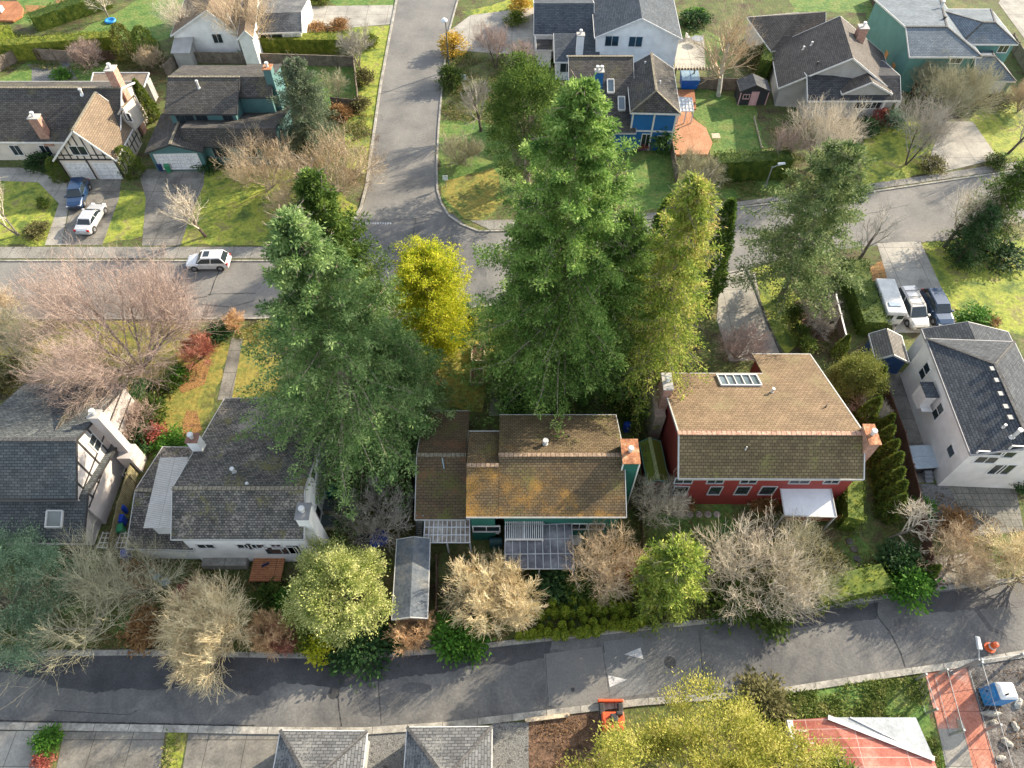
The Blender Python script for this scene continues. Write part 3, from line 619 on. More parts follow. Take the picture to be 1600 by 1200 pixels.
for a, b in ((0, 1), (3, 2)): m_.beam(q[a] - Vector((0, 0, .1)), q[b] - Vector((0, 0, .1)), .09, .18)
m_.beam(q[0].lerp(q[1], .5) - Vector((0, 0, .02)), q[3].lerp(q[2], .5), .1, .2); m_.build('beam', WHITE, t)
for p in (q[0], q[1]): m_ = MB(); m_.box(p.x - .06, p.x + .06, p.y - .06, p.y + .06, 0, 3.05); m_.build('post', WHITE, t)
t = thing('ladder', 'long aluminium ladder leaning on the eave beside the lean-to', 'ladder', P(657, 850))
a, b = P(655, 838, 0), P(656, 805, 3.1); m_ = MB()
for s_ in (-.24, .24): m_.beam(a + Vector((s_, 0, 0)), b + Vector((s_, 0, 0)), .06, .09)
m_.build('rails', GREYM, t); m_ = MB()
for i in range(11): p = a.lerp(b, (i + .5) / 11); m_.tube(p - Vector((.24, 0, 0)), p + Vector((.24, 0, 0)), .03, .03, 6)
m_.build('rungs', PIPE, t)

# === red house
th = house('red barn-like house with brown roof and a white awning', 1200, 780)
V = Vol((1060, 747.5), (1350, 748.5), 5.2, (1200, 677), 7.3, (1223, 553), oh=.35, heb=3.0)
xs = (P(1175, 553, 3.0) - V.o).dot(V.ex)
# back slope: full over the left part ends earlier
T = V.at; k = (V.d - V.rp); ycut = V.rp + k * .72; zc = V.zr(0, ycut)
m_ = MB(); m_.slab([T(0, 0, 5.2), T(V.w, 0, 5.2), T(V.w, V.rp, V.hr), T(0, V.rp, V.hr)], .15); m_.build('roof', shingle('olive_brown_shingle', (.12, .09, .05), (.18, .14, .075), (.05, .04, .022), moss=(.19, .18, .06), amt=.35, row=.25, bw=.35), th)
m_ = MB(); m_.slab([T(0, V.rp, V.hr), T(V.w, V.rp, V.hr), T(V.w, V.d, 3.0), T(xs, V.d, 3.0), T(xs, ycut, zc), T(0, ycut, zc)], .15); m_.build('roof', RTAN, th)
m_ = MB(); m_.beam(T(-.1, V.rp, V.hr + .03), T(V.w + .1, V.rp, V.hr + .03), .35, .1); m_.build('ridge_cap', noisem('red_cap', [(.36, .2, .14), (.5, .33, .24)], 3, joints=(.38, 9, (.12, .07, .05))), th)
m_ = MB(); dz = Vector((0, 0, -.1))
for a, b in ((T(0, 0, 5.2), T(V.w, 0, 5.2)), (T(V.w, 0, 5.2), T(V.w, V.rp, V.hr)), (T(V.w, V.rp, V.hr), T(V.w, V.d, 3)), (T(V.w, V.d, 3), T(xs, V.d, 3)), (T(xs, ycut, zc), T(0, ycut, zc)), (T(0, V.rp, V.hr), T(0, ycut, zc)), (T(0, 0, 5.2), T(0, V.rp, V.hr))): m_.beam(a + dz, b + dz, .1, .22)
m_.build('fascia', plain('aged_white', (.5, .5, .48), .6), th)
i = .35; m_ = MB()
for x in (i, V.w - i):
    ye = ycut - i if x == i else V.d - i
    b0 = [T(x, i, 0), T(x, V.rp, 0), T(x, ye, 0)]; t0 = [T(x, i, V.zr(x, i) - .09), T(x, V.rp, V.hr - .09), T(x, ye, V.zr(x, ye) - .09)]
    m_.add(b0 + t0, [(0, 1, 4, 3), (1, 2, 5, 4)])
m_.add([T(i, i, 0), T(V.w - i, i, 0), T(V.w - i, i, V.zr(1, i) - .09), T(i, i, V.zr(1, i) - .09)], [(0, 1, 2, 3)])
m_.add([T(i, ycut - i, 0), T(xs + i, ycut - i, 0), T(xs + i, ycut - i, V.zr(1, ycut - i) - .09), T(i, ycut - i, V.zr(1, ycut - i) - .09)], [(0, 1, 2, 3)])
m_.add([T(xs + i, V.d - i, 0), T(V.w - i, V.d - i, 0), T(V.w - i, V.d - i, 3.0), T(xs + i, V.d - i, 3.0)], [(0, 1, 2, 3)])
m_.add([T(xs + i, ycut - i, 0), T(xs + i, V.d - i, 0), T(xs + i, V.d - i, V.zr(1, V.d - i) - .09), T(xs + i, ycut - i, V.zr(1, ycut - i) - .09)], [(0, 1, 2, 3)])
m_.build('wall', REDW, th)
GW = plain('grey_trim', (.42, .42, .42), .6)
for u, w_ in ((1068, 1.3), (1118, 1.2), (1170, 1.2), (1250, 1.5), (1300, 1.1)): V.win(th, 'F', u, 751, w_, .7, frame=GW)
for u, w_ in ((1063, 1.1), (1117, .9), (1160, 1.0), (1199, 1.1)): V.win(th, 'F', u, 766, w_, 1.3, frame=GW, mull=0)
V.skylight(th, 1154, 595, 3.4, 1.5, grid=4, m=glassm('greenhouse_glass', (.08, .11, .12), .12))
V.vent(th, 1206, 613, .1, .45); V.vent(th, 1290, 636, .05, .3, m=DARK, name='vent_pipe', hood=False); V.vent(th, 1165, 702, .05, .4, name='vent_pipe', hood=False)
c = V.at(V.w + .35, V.rp - .2, 0); chimney(th, c.x - .5, c.x + .3, c.y - 1.0, c.y + .7, 0, 7.7, BRICK, cap=RUST, pots=1)
c = P(1040, 640); chimney(th, 12.35, 13.05, 32.4, 34.0, 0, 6.6, BRICK, pots=1)
m_ = MB(); m_.box(12.0, 12.9, 31.6, 36.2, 0, 3.8); m_.build('chimney_base', bricks('stone_brick', (.36, .24, .18), (.45, .33, .25), (.4, .36, .31)), th)
# awning deck
t = cover('awning', 'white sheet roof over the back deck of the red house', 'awning', [(1226, 806), (1307, 808), (1297, 758), (1218, 757)], 2.5, 2.9, noisem('white_sheet', [(.62, .63, .65), (.72, .73, .74)], .4, fine=3, fstr=.05, bump=.05, rough=.4), 1, 1, frame=plain('aged_white', (.5, .5, .48), .6), bw=.08)
m_ = MB(); c0, c1 = P(1222, 806), P(1303, 806); m_.box(c0.x, c1.x, c0.y - .6, c0.y + 3, .35, .5); m_.build('deck', TREX, t)
m_ = MB(); RR = plain('red_rail', (.25, .06, .04), .7)
for z in (.8, 1.25): m_.beam((c0.x, c0.y - .6, z), (c1.x, c0.y - .6, z), .08, .1); m_.beam((c0.x, c0.y - .6, z), (c0.x, c0.y + 2, z), .08, .1)
m_.build('railing', RR, t)
t = thing('tyre_planter', 'white ring of an old tyre lying by the red wall', 'tyre', P(1170, 781)); c = P(1170, 781)
m_ = MB(); m_.lathe([(.25, .02), (.45, 0), (.5, .1), (.45, .22), (.27, .22), (.24, .12)], c, 20); m_.build('tyre_wall', plain('white_rubber', (.6, .6, .57), .7), t, smooth=True)
# mossy shed
th = house('small moss-covered shed beside the red house', 1028, 765, 'shed', 'shed')
V = Vol((1012, 756), (1046, 754), 2.2, (1030, 757), 2.9, 3.9, axis='y', oh=.15)
V.roof(th, shingle('mossy_shed_roof', (.1, .1, .03), (.14, .14, .04), (.06, .06, .02), moss=(.16, .19, .03), amt=.9), trim=plain('teal_paint', (.1, .25, .22), .6), cap=noisem('moss_cap', [(.2, .22, .08), (.3, .3, .16)], 4)); V.walls(th, REDW)

# === left white house
th = house('white house with lichen-spotted grey roof and two white chimneys', 370, 870)
V = Vol((267, 843), (475, 843), 5.2, (371, 763), 7.2, (371, 622), oh=.35, heb=3.3)
V.roof(th, H9S, cap=CAPM, trim=plain('aged_white', (.5, .5, .48), .6)); V.walls(th, WSID)
c = P(310, 690)
x, y, z = V.hit(312, 700); q = V.at(x, y, 0); chimney(th, q.x - .4, q.x + .4, q.y - .4, q.y + .35, 3, z + 1.5, WSID, cap=plain('brown_cap', (.2, .1, .07), .8), pots=1)
q = V.at(V.w + .1, 1.4, 0); chimney(th, q.x - .45, q.x + .45, q.y - .6, q.y + .6, 0, 6.9, WSID, cap=plain('grey_cap', (.2, .2, .2), .8), pots=1)
for u, v in ((488, 738), (497, 800)): V.win(th, 'R', u, v, .7, 1.6, mull=0)
V.win(th, 'R', 484, 795, .9, .5)
for u, w_ in ((322, 1.2), (382, 1.0), (401, 1.2), (432, .7)): V.win(th, 'F', u, 853, w_, .7)
V.win(th, 'F', 440, 860, 2.4, 1.4); V.win(th, 'F', 460, 858, .9, 1.6)
V.vent(th, 366, 738, .12, .5); V.vent(th, 386, 756, .1, .15, hood=False); V.vent(th, 360, 845 - 15, .05, .2, m=DARK, name='vent_pipe', hood=False)
V5 = Vol((197, 858), (302, 860), 2.7, (240, 766), 4.3, (260, 698), oh=.35); V5.roof(th, H9S, cap=CAPM, trim=plain('aged_white', (.5, .5, .48), .6)); V5.walls(th, WSID)
m_ = MB(); q = [P(224, 825, 4.9), P(268, 825, 5.3), P(294, 714, 5.3), P(250, 715, 4.9)]; m_.slab(q, .06)
cor = noisem('corrugated_sheet', [(.38, .37, .33), (.5, .48, .44)], .5, fine=3, fstr=.15, joints=(.16, 1.6, (.27, .25, .22)), rough=.5)
m_.build('sheet_roof', cor, th)
m_ = MB(); p, q2 = P(238, 836, 3.6), P(268, 830, 4.5); m_.box(q[0].x + .3, q[1].x - .1, q[0].y + .3, q[3].y - .4, 2.6, 4.7); m_.build('clerestory_wall', WSID, th)
t = thing('deck', 'orange-brown cedar deck behind the white left house', 'deck', P(430, 915)); c0, c1 = P(393, 913), P(450, 870)
m_ = MB(); m_.box(c0.x, c1.x, c0.y, c1.y, .55, .7); m_.build('boards', TREX, t)
m_ = MB(); 
for i in range(5): x = c0.x + (c1.x - c0.x) * i / 4; m_.box(x - .06, x + .06, c0.y + .03, c0.y + .15, 0, .55)
m_.build('posts', WOODD, t)
t = thing('retaining_wall', 'low grey concrete block wall under the windows of the white left house', 'wall', P(355, 890)); c0, c1 = P(320, 890), P(392, 874)
m_ = MB(); m_.box(c0.x, c1.x, c0.y, c0.y + .7, 0, .8); m_.build('blocks', CONC, t)

# === left tudor
th = house('half-timbered house at the left edge with dark roof and tall stucco chimney', 60, 830)
V = Vol((-60, 780), (119, 780), 5.0, (60, 687), 7.6, (60, 600), oh=.2, heb=4.5)
V.roof(th, shingle('dark_grey_shingle', (.07, .078, .08), (.12, .13, .13), (.03, .034, .035), moss=(.2, .21, .19), amt=.35), cap=CAPD, trim=DARK); V.walls(th, PINKW)
m_ = MB()
for k in (1.2, 2.5, 3.8, 5.2, 6.5): V.board(m_, 'R', k, 2.8, k, V.zr(1, k) - .2)
for z in (2.9, 4.4): V.board(m_, 'R', .3, z, V.d - .3, z)
V.board(m_, 'R', .2, 4.9, V.rp, 7.3); V.board(m_, 'R', V.rp, 7.3, V.d - .3, 4.6); m_.build('timber_frame', DARK, th)
V.win(th, 'R', 148, 692, .8, 1.5, hm=1, mull=0)
V6 = Vol((-60, 846), (130, 846), 2.9, (60, 786), 4.3, 9.2, oh=.9, heb=2.9); 
V6.rp = 3.2; V6.hr = 4.5; V6.roof(th, MC['dark_grey_shingle'], trim=DARK); V6.walls(th, PINKW)
V6.skylight(th, 86, 812, 1.2, 1.1, m=glassm('pale_skylight', (.2, .22, .2), .2))
V7 = Vol((68, 700), (130, 705), 4.6, (92, 660), 7.2, 5.5, axis='y', oh=.2); V7.roof(th, DKW, trim=DARK)
chimney(th, -32.7, -31.9, 29.0, 29.7, 0, 7.6, PINKW, pots=1); m_ = MB(); m_.box(-32.7, -31.6, 28.4, 29.8, 0, 2.4); m_.build('chimney_shoulder', PINKW, th)


# === right white house
th = house('white house with charcoal roof and hot tub beside it', 1520, 760)
V = Vol(P(1517, 711, 5.4), P(1517, 711, 5.4) + Vector((7.6, -.35, 0)), 5.4, 3.8, 6.9, (1453, 529), axis='y', oh=.12, hips=(0, 3.8))
V.roof(th, SLT, trim=plain('roof_edge_grey', (.3, .3, .31), .6), cap=CAPD); V.walls(th, GREYM and siding('pale_siding', (.68, .66, .63), dark=.9))
V.win(th, 'L', 1466, 643, .8, 1.6, hm=1, mull=0); V.win(th, 'L', 1486, 705, .9, .8, mull=0); V.win(th, 'L', 1445, 580, .9, 1.6, hm=1, mull=0)
V.win(th, 'F', 1541, 718, 1.6, .9); V.win(th, 'F', 1575, 710, 1.0, .8, mull=0); V.win(th, 'F', 1557, 733, .9, 1.5, mull=0); V.win(th, 'F', 1572, 733, .9, 1.5, mull=0); V.win(th, 'F', 1590, 700, 1.0, .5, mull=0)
V.win(th, 'F', 1548, 708, 2.0, .4, mull=0)
for u, v in ((1563, 616), (1571, 636), (1578, 653), (1550, 577), (1557, 595)):
    x, y, z = V.hit(u, v); q = V.at(x, y, z); m_ = MB(); m_.box(q.x - .22, q.x + .22, q.y - .2, q.y + .2, q.z - .1, q.z + .14); m_.build('roof_vent', plain('grey_vent', (.13, .14, .15), .5), th)
V.vent(th, 1567, 668, .08, .3); V.vent(th, 1582, 683, .14, 1.0, m=PIPE, name='flue_pipe')
V8 = Vol(P(1453, 548, 3.2), P(1453, 548, 3.2) + Vector((7.9, -.35, 0)), 3.2, 3.6, 4.4, (1419, 513), axis='y', oh=.12, hips=(0, 0)); V8.roof(th, SLT, trim=MC['roof_edge_grey']); V8.walls(th, MC['pale_siding'])
m_ = MB(); m_.box(35.0, 35.9, 33.2, 34.6, 2.6, 4.4); m_.build('bay_window', MC['pale_siding'], th)
m_ = MB(); m_.box(34.9, 36.0, 33.1, 34.7, 4.4, 4.5); m_.build('bay_roof', SLT, th)
m_ = MB(); m_.box(35.02, 35.9, 32.6, 33.2, 3.0, 3.1); m_.build('balcony', WHITE, th)
# small blue shed
th = house('small navy blue shed with grey gable roof near the parked cars', 1392, 575, 'shed', 'shed')
V = Vol((1368, 562), (1421, 566), 2.1, (1399, 562), 3.0, 3.1, axis='y', oh=.2); V.roof(th, shingle('shed_grey_shingle', (.13, .12, .11), (.19, .18, .16), (.07, .065, .06)), trim=PIPE); V.walls(th, NAVYW)
V.winl(th, 'F', 1.5, 1.0, .9, 1.7, frame=NAVYW, pane=NAVYW, mull=0, name='door')

# === garden building right of the pale tree
th = house('low shed with blue-grey roof between the pale bushy tree and the tan bare tree', 640, 975, 'shed', 'shed')
V = Vol((612, 968), (668, 966), 2.5, (640, 968), 2.9, (612, 843), axis='y', oh=.15)
V.roof(th, noisem('felt_roof', [(.06, .075, .09), (.11, .125, .14), (.16, .16, .15)], .6, fine=5, fstr=.3), trim=plain('aged_white', (.5, .5, .48), .6)); V.walls(th, siding('brown_siding', (.2, .15, .1)))

# === bottom garages
for lab, a, b in (('left of the two hip-roofed grey garages along the bottom edge', (437, 1141), (573, 1142)), ('right of the two hip-roofed grey garages along the bottom edge', (637, 1136), (770, 1135))):
    p, q = P(*a, 2.7), P(*b, 2.7); th = thing('garage', lab, 'garage', (p.x, p.y - 6, 0), group='hip-roofed garages by the front road')
    V = Vol(p - Vector((0, 6.2, 0)), q - Vector((0, 6.2 - (q.y - p.y) * 0, 0)), 2.7, 3.1, 4.3, 6.2, hips=(2.75, 2.75), oh=.25)
    V.roof(th, GRS, cap=CAPD); V.walls(th, GREYW)
# red metal roof at the bottom right
th = house('low old building with a red metal roof and grey metal valley at the bottom right', 1240, 1150, 'old_building', 'building')
a, b, c_, d_ = P(1237, 1125, 2.6), P(1293, 1121, 2.9), P(1431, 1121, 2.9), P(1459, 1186, 2.9)
REDR = noisem('red_metal_roof', [(.33, .09, .06), (.42, .14, .1), (.5, .24, .18)], .5, fine=4, fstr=.2, joints=(3, .55, (.55, .35, .3)), rough=.5)
m_ = MB(); m_.slab([a, b, d_, Vector((d_.x + .3, -3, 3.0)), Vector((a.x - .1, -3, 2.6))], .12); m_.build('roof', REDR, th)
m_ = MB(); up = Vector((0, 0, .05)); m_.slab([b + up, c_, d_ + up], .12); m_.build('roof', noisem('grey_metal_roof', [(.3, .32, .33), (.42, .44, .45)], .5, fine=4, fstr=.12, rough=.4), th)
m_ = MB(); m_.beam(b + up * 2, d_ + up * 2, .3, .06); m_.beam(b.lerp(c_, .25) + up * 1.5, d_ + up * 1.6, .08, .06); m_.build('flashing', PIPE, th)
m_ = MB(); m_.box(a.x + .2, c_.x - .2, -3, a.y - .3, 0, 2.5); m_.build('wall', GREYW, th)
m_ = MB(); m_.beam(a + Vector((-.15, 0, -.1)), Vector((a.x - .3, -3, 2.5)), .35, .3); m_.build('gutter', WHITE, th)
m_ = MB(); 
for k in (.3, .62): m_.beam(a + Vector((0.1, -2.2 * k, .04)), a + Vector((3.6 + 3 * k, -2.3 * k, .1)), .05, .03)
m_.build('batten', PIPE, th)

# === top left tudor
th = house('tudor house at upper left with tan gable over two white garage doors', 130, 280)
V = Vol((-60, 222), (188, 222), 2.8, (40, 137), 6.4, (40, 127), oh=.4, heb=5.0)
V.roof(th, DKW, trim=WHITE, cap=CAPM); V.walls(th, STUC)
for k in (1, 3.2, 5, 8): V.winl(th, 'F', V.w - 8 - k * 1.6, 1.4, 1.1, 1.3)
VG = Vol((82, 251), (181, 251), 2.8, (111, 207), 6.7, (209, 190), axis='y', oh=.35)
VG.roof(th, TAN, trim=WHITE, cap=CAPM); VG.walls(th, STUC)
m_ = MB(); W_ = VG.w
for k in [.5 + j * .78 for j in range(9)]:
    zt = VG.zr(k, 1) - .2
    if zt > 2.8: VG.board(m_, 'F', k, 2.75, k, zt, .13)
VG.board(m_, 'F', .4, 2.7, W_ - .4, 2.7, .2); VG.board(m_, 'F', .4, 3.3, W_ - .6, 3.3, .12)
for k in (.42, W_ / 2, W_ - .42): VG.board(m_, 'F', k, 0, k, 2.7, .2)
for k in [.5 + j * .9 for j in range(9)]: VG.board(m_, 'R', k, .3, k, 2.9, .12)
VG.board(m_, 'R', .4, 1.5, VG.d - .4, 1.5, .12); m_.build('timber_frame', DARK, th)
VG.win(th, 'F', 123, 235, 1.7, 1.1)
for u in (125, 168): garage_door(VG, th, 'F', u, 267, 2.6, 2.1)
VD = Vol((181, 183), (200, 186), 4.2, (191, 166), 5.8, 2.6, axis='y', oh=.15); VD.roof(th, TAN, trim=PIPE); VD.walls(th, STUC, z0=2.4); VD.win(th, 'F', 200, 183, .8, 1.0)
chimney(th, -46.9, -45.9, 75.8, 77.0, 0, 8.4, BRICK, pots=1); x, y, z = V.hit(70, 222); q = V.at(x, y, 0); chimney(th, q.x - .55, q.x + .55, q.y + .3, q.y + 1.2, 2, 5.6, BRICK, pots=1)
V.vent(th, 128, 146, .15, .5)
t = thing('patio_cover', 'shallow brown glazed cover behind the upper-left tudor house', 'patio cover', P(190, 135))
q = [P(142, 130, 2.8), P(225, 136, 2.8), P(233, 114, 3), P(146, 114, 3)]; m_ = MB(); m_.slab(q, .08); m_.build('cover', noisem('brown_felt', [(.16, .12, .09), (.24, .19, .14)], .6), t)
m_ = MB()
for i in range(4): m_.beam(q[i], q[(i + 1) % 4], .12, .16)
m_.build('edge_trim', PIPE, t); m_ = MB(); m_.box(q[0].x, q[1].x, q[0].y + .3, q[2].y - .5, 0, 2.7); m_.build('enclosure', GREYW, t)

# === teal house top left
th = house('teal two-storey house with a single wide white garage door', 290, 260)
V = Vol((257, 178), (370, 178), 5.2, (320, 120), 7.2, (320, 102), oh=.35, heb=6.0)
V.roof(th, DKW, trim=DARK, cap=CAPM); V.walls(th, TEAL)
for u, w_ in ((290, 1.9), (316, 1.2), (357, 1.0)): V.win(th, 'F', u, 186, w_, 1.0, frame=DARK)
VB = Vol((370, 152), (425, 152), 5.6, (400, 120), 7.2, (400, 100), oh=.2, heb=6.0); VB.roof(th, DKW, trim=DARK); VB.walls(th, TEAL)
VC = Vol((226, 239), (316, 237), 2.8, (265, 226), 3.9, (262, 178), axis='y', oh=.3); VC.roof(th, DKW, trim=DARK, cap=CAPM); VC.walls(th, TEAL)
garage_door(VC, th, 'F', 279, 252, 4.9, 2.0); 
VE = Vol((290, 229), (435, 229), 2.8, (350, 200), 4.8, (350, 165), oh=.3); VE.roof(th, DKW, trim=DARK); VE.walls(th, TEAL)
VE.win(th, 'F', 345, 237, 1.6, 1.2, frame=DARK); VE.win(th, 'F', 390, 237, 1.6, 1.4)
V.vent(th, 311, 137, .12, .8, name='flue_pipe'); c = VB.at(VB.w, 1.5, 0); chimney(th, c.x - .5, c.x + .4, c.y - .5, c.y + .6, 2, 8.4, TEAL, cap=RUST, pots=1)
m_ = MB(); q = P(257, 200, 3); m_.box(q.x - .6, q.x + .6, q.y, q.y + 5, 0, 2.6); m_.build('side_wall', TEAL, th)

# === white house at the top, left
th = house('white house behind bare trees at the top left of centre', 360, 80)
V = Vol((266, 56), (370, 52), 3.4, (322, 16), 6.6, 13, axis='y', oh=.3); V.roof(th, TAN, trim=WHITE); V.walls(th, WSID)
V2_ = Vol((370, 62), (396, 60), 4.5, (383, 40), 5.6, 12, axis='y', oh=.2); V2_.roof(th, TAN, trim=WHITE); V2_.walls(th, WSID)
V3_ = Vol((396, 52), (472, 50), 2.8, (430, 20), 4.4, (430, -8), oh=.3); V3_.roof(th, GRS, trim=WHITE); V3_.walls(th, WSID); V3_.win(th, 'F', 425, 60, 3.0, 1.5)
V.win(th, 'F', 340, 60, 1.2, 1.2)
m_ = MB(); q = P(268, 78, 2.6); m_.box(q.x, q.x + 2.2, q.y, q.y + 2.4, 0, 2.2); m_.slab([(q.x - .2, q.y - .2, 2.3), (q.x + 2.4, q.y - .2, 2.3), (q.x + 2.4, q.y + 2.6, 3.0), (q.x - .2, q.y + 2.6, 3.0)], .12); m_.build('porch', GREYW, th)

# === white house top centre
th = house('large white two-storey house at the top centre with blue-grey roof', 990, 110)
V = Vol((929, 59), (1066, 61), 5.3, (1003, 28), 7.9, 13, axis='y', oh=.35); V.roof(th, shingle('steel_shingle', (.055, .07, .085), (.095, .11, .125), (.03, .034, .042)), trim=WHITE); V.walls(th, WSID)
V.win(th, 'F', 956, 64, 1.7, 1.3); V.win(th, 'F', 993, 65, 1.7, 1.3)
Vb = Vol((834, 54), (928, 54), 3.6, (880, 5), 6.2, 13, oh=.3); Vb.roof(th, MC['steel_shingle'], trim=WHITE); Vb.walls(th, WSID)
Vc = Vol((866, 97), (938, 97), 2.7, (900, 52), 4.2, 7, oh=.3); Vc.roof(th, MC['steel_shingle'], trim=WHITE); Vc.walls(th, WSID); Vc.win(th, 'F', 885, 104, 1.6, 1.5)
Vd = Vol((935, 86), (970, 86), 2.7, (950, 74), 3.4, 3, oh=.2); Vd.roof(th, MC['steel_shingle']); Vd.walls(th, WSID)
x, y, z = Vc.hit(905, 85); q = Vc.at(x, y, 0); chimney(th, q.x - .45, q.x + .45, q.y - .3, q.y + .5, 2, z + 2.6, WSID, pots=1)
Ve = Vol((838, 78), (864, 78), 2.6, 1.5, 3.0, 3.0, oh=.2); Ve.roof(th, DKW, trim=WHITE); Ve.walls(th, WSID)

# === blue house
th = house('bright blue house with white trim and dark roof below the top centre white house', 1010, 230)
V = Vol((890, 208), (994, 208), 2.8, (950, 88), 7.0, 12, oh=.3, heb=5.6); V.roof(th, DKW, trim=plain('aged_white', (.5, .5, .48), .6), cap=CAPM); V.walls(th, BLUW)
W = Vol((985, 176), (1064, 178), 5.3, (1026, 143), 7.2, 9.5, axis='y', oh=.35, hips=(1.5, 0)); W.roof(th, DKW, trim=WHITE, cap=CAPM); W.walls(th, BLUW)
m_ = MB(); ww = W.w
for k in (.4, ww / 2, ww - .4): W.board(m_, 'F', k, 0, k, 5.3, .2)
W.board(m_, 'F', .35, 2.7, ww - .35, 2.7, .2); W.board(m_, 'F', .35, 5.2, ww - .35, 5.2, .2)
m_.build('trim_boards', WHITE, th); W.winl(th, 'F', 2.4, 1.3, 1.0, 1.9); W.winl(th, 'F', 4.4, 1.4, 1.2, 1.3)
for u, v in ((954, 136), (971, 163)): V.skylight(th, u, v, .8, 1.6)
x, y, z = V.hit(934, 136); q = V.at(x, y, 0); chimney(th, q.x - .5, q.x + .5, q.y - .3, q.y + .4, 3, z + 2.0, BLUW, pots=2)
V.vent(th, 1008, 100, .08, .2); W.vent(th, 1031, 130, .08, .2)
# red cedar deck
t = thing('deck', 'curved cedar deck by the blue house with a white panelled table cover', 'deck', P(1085, 245))
pts = [P(1046, 175), P(1076, 172), P(1082, 190), P(1102, 205), P(1112, 228), P(1104, 246), P(1052, 246)]
m_ = MB(); m_.slab([p + Vector((0, 0, .45)) for p in pts], .3); m_.build('boards', noisem('orange_deck', [(.42, .2, .1), (.55, .3, .17)], .6, joints=(5, .16, (.25, .11, .06))), t)
m_ = MB(); m_.slab([P(1058, 140, .5), P(1085, 140, .5), P(1088, 170, .5), P(1062, 170, .5)], .2); m_.build('lower_boards', TREX, t)
t = cover('glass_cover', 'small white-framed panel roof on the deck of the blue house', 'cover', [(1062, 174), (1084, 174), (1081, 153), (1060, 152)], 2.2, 2.4, PIPE, 4, 4, posts=True)
# blue play tub / dumpster
t = thing('dumpster', 'bright blue bin with folded grey lids on the deck edge', 'dumpster', P(1074, 140)); c = P(1074, 139)
m_ = MB(); m_.hexa([c + Vector(v) for v in ((-1.0, -.7, .4), (1.0, -.7, .4), (1.0, .8, .4), (-1.0, .8, .4))], [c + Vector(v) for v in ((-1.2, -.95, 1.7), (1.2, -.95, 1.7), (1.2, .95, 2.0), (-1.2, .95, 2.0))]); m_.build('bin', plain('blue_plastic', (.01, .12, .45), .4), t)
for s_ in (-.6, .6): m_ = MB(); m_.slab([c + Vector((s_ - .56, -.9, 1.78)), c + Vector((s_ + .56, -.9, 1.78)), c + Vector((s_ + .56, .9, 2.12)), c + Vector((s_ - .56, .9, 2.12))], .05); m_.build('lid', plain('glazed_lid', (.3, .42, .5), .3), t)
t = thing('pergola', 'long brown pergola beam with rafter ends at the white house terrace', 'pergola', P(1087, 112)); a, b = P(1053, 108, 2.6), P(1119, 108, 2.6)
m_ = MB(); m_.beam(a, b, .15, .25); m_.build('beam', WOOD, t); m_ = MB()
for i in range(15): p = a.lerp(b, i / 14); m_.beam(p + Vector((0, -.5, .17)), p + Vector((0, .5, .17)), .07, .12)
m_.build('rafters', PALEW, t)
for k in (.05, .5, .95): p = a.lerp(b, k); m_ = MB(); m_.box(p.x - .08, p.x + .08, p.y - .08, p.y + .08, 0, 2.5); m_.build('post', WOOD, t)
# playhouse
th = house('dark playhouse with a pink door on the green lawn', 1180, 160, 'playhouse', 'playhouse')
V = Vol((1157, 143), (1205, 143), 2.0, (1183, 134), 2.9, 2.6, axis='y', oh=.15); V.roof(th, noisem('black_felt', [(.04, .045, .05), (.08, .085, .09)], 1), trim=DARK); V.walls(th, BLACKW)
V.winl(th, 'F', V.w * .52, .95, .8, 1.7, frame=plain('pink_paint', (.6, .35, .36), .6), pane=MC['pink_paint'], mull=0, name='door')
V.winl(th, 'F', V.w * .25, 1.2, .7, .5, frame=MC['pink_paint'])
m_ = MB(); V.board(m_, 'F', .2, 0, .2, 1.9, .12); V.board(m_, 'F', V.w - .2, 0, V.w - .2, 1.9, .12); m_.build('corner_board', MC['pink_paint'], th)

# === grey-tan house top right
th = house('house at the upper right with dark front roof, tan side roof and white porch', 1330, 180)
V = Vol((1216, 138), (1404, 150), 2.7, (1334, 93), 7.2, 10, axis='y', oh=.4)
V.roof(th, shingle('dark_tan_shingle', (.085, .076, .07), (.13, .115, .1), (.045, .04, .035)), trim=WHITE); V.walls(th, GREYW)
Vp = Vol((1262, 157.5), (1408, 157.5), 2.9, (1340, 118), 4.6, 8, oh=.5, heb=3.5); Vp.roof(th, DK, trim=WHITE); Vp.walls(th, GREYW)
Vq = Vol((1316, 147), (1395, 147), 3.6, (1364, 130), 5.2, 7, axis='y', oh=.3); Vq.roof(th, MC['dark_tan_shingle'], trim=WHITE); Vq.walls(th, GREYW)
Vp.win(th, 'F', 1348, 164, 2.0, .9, mull=2); Vp.win(th, 'F', 1369, 164, 1.1, .9)
Vr = Vol((1205, 80), (1290, 72), 3.0, (1250, 22), 6.2, 9, oh=.3, hips=(4, 0)); Vr.roof(th, MC['dark_tan_shingle'], trim=WHITE); Vr.walls(th, GREYW)
m_ = MB()
for u in (1385, 1408): p = P(u, 160, 2.8); m_.box(p.x - .15, p.x + .15, p.y + .3, p.y + .6, 0, 2.8)
m_.build('porch_post', WHITE, th)
x, y, z = V.hit(1342, 62); q = V.at(x, y, 0); chimney(th, q.x - .6, q.x + .5, q.y - .5, q.y + .6, 3, z + 1.6, BRICK, pots=1)
V.vent(th, 1268, 70, .1, .3); V.vent(th, 1255, 77, .1, .3); V.vent(th, 1277, 100, .1, .2, m=DARK)
V.skylight(th, 1392, 112, 1.0, 2.0, m=glassm('dark_skylight', (.03, .03, .03), .2))

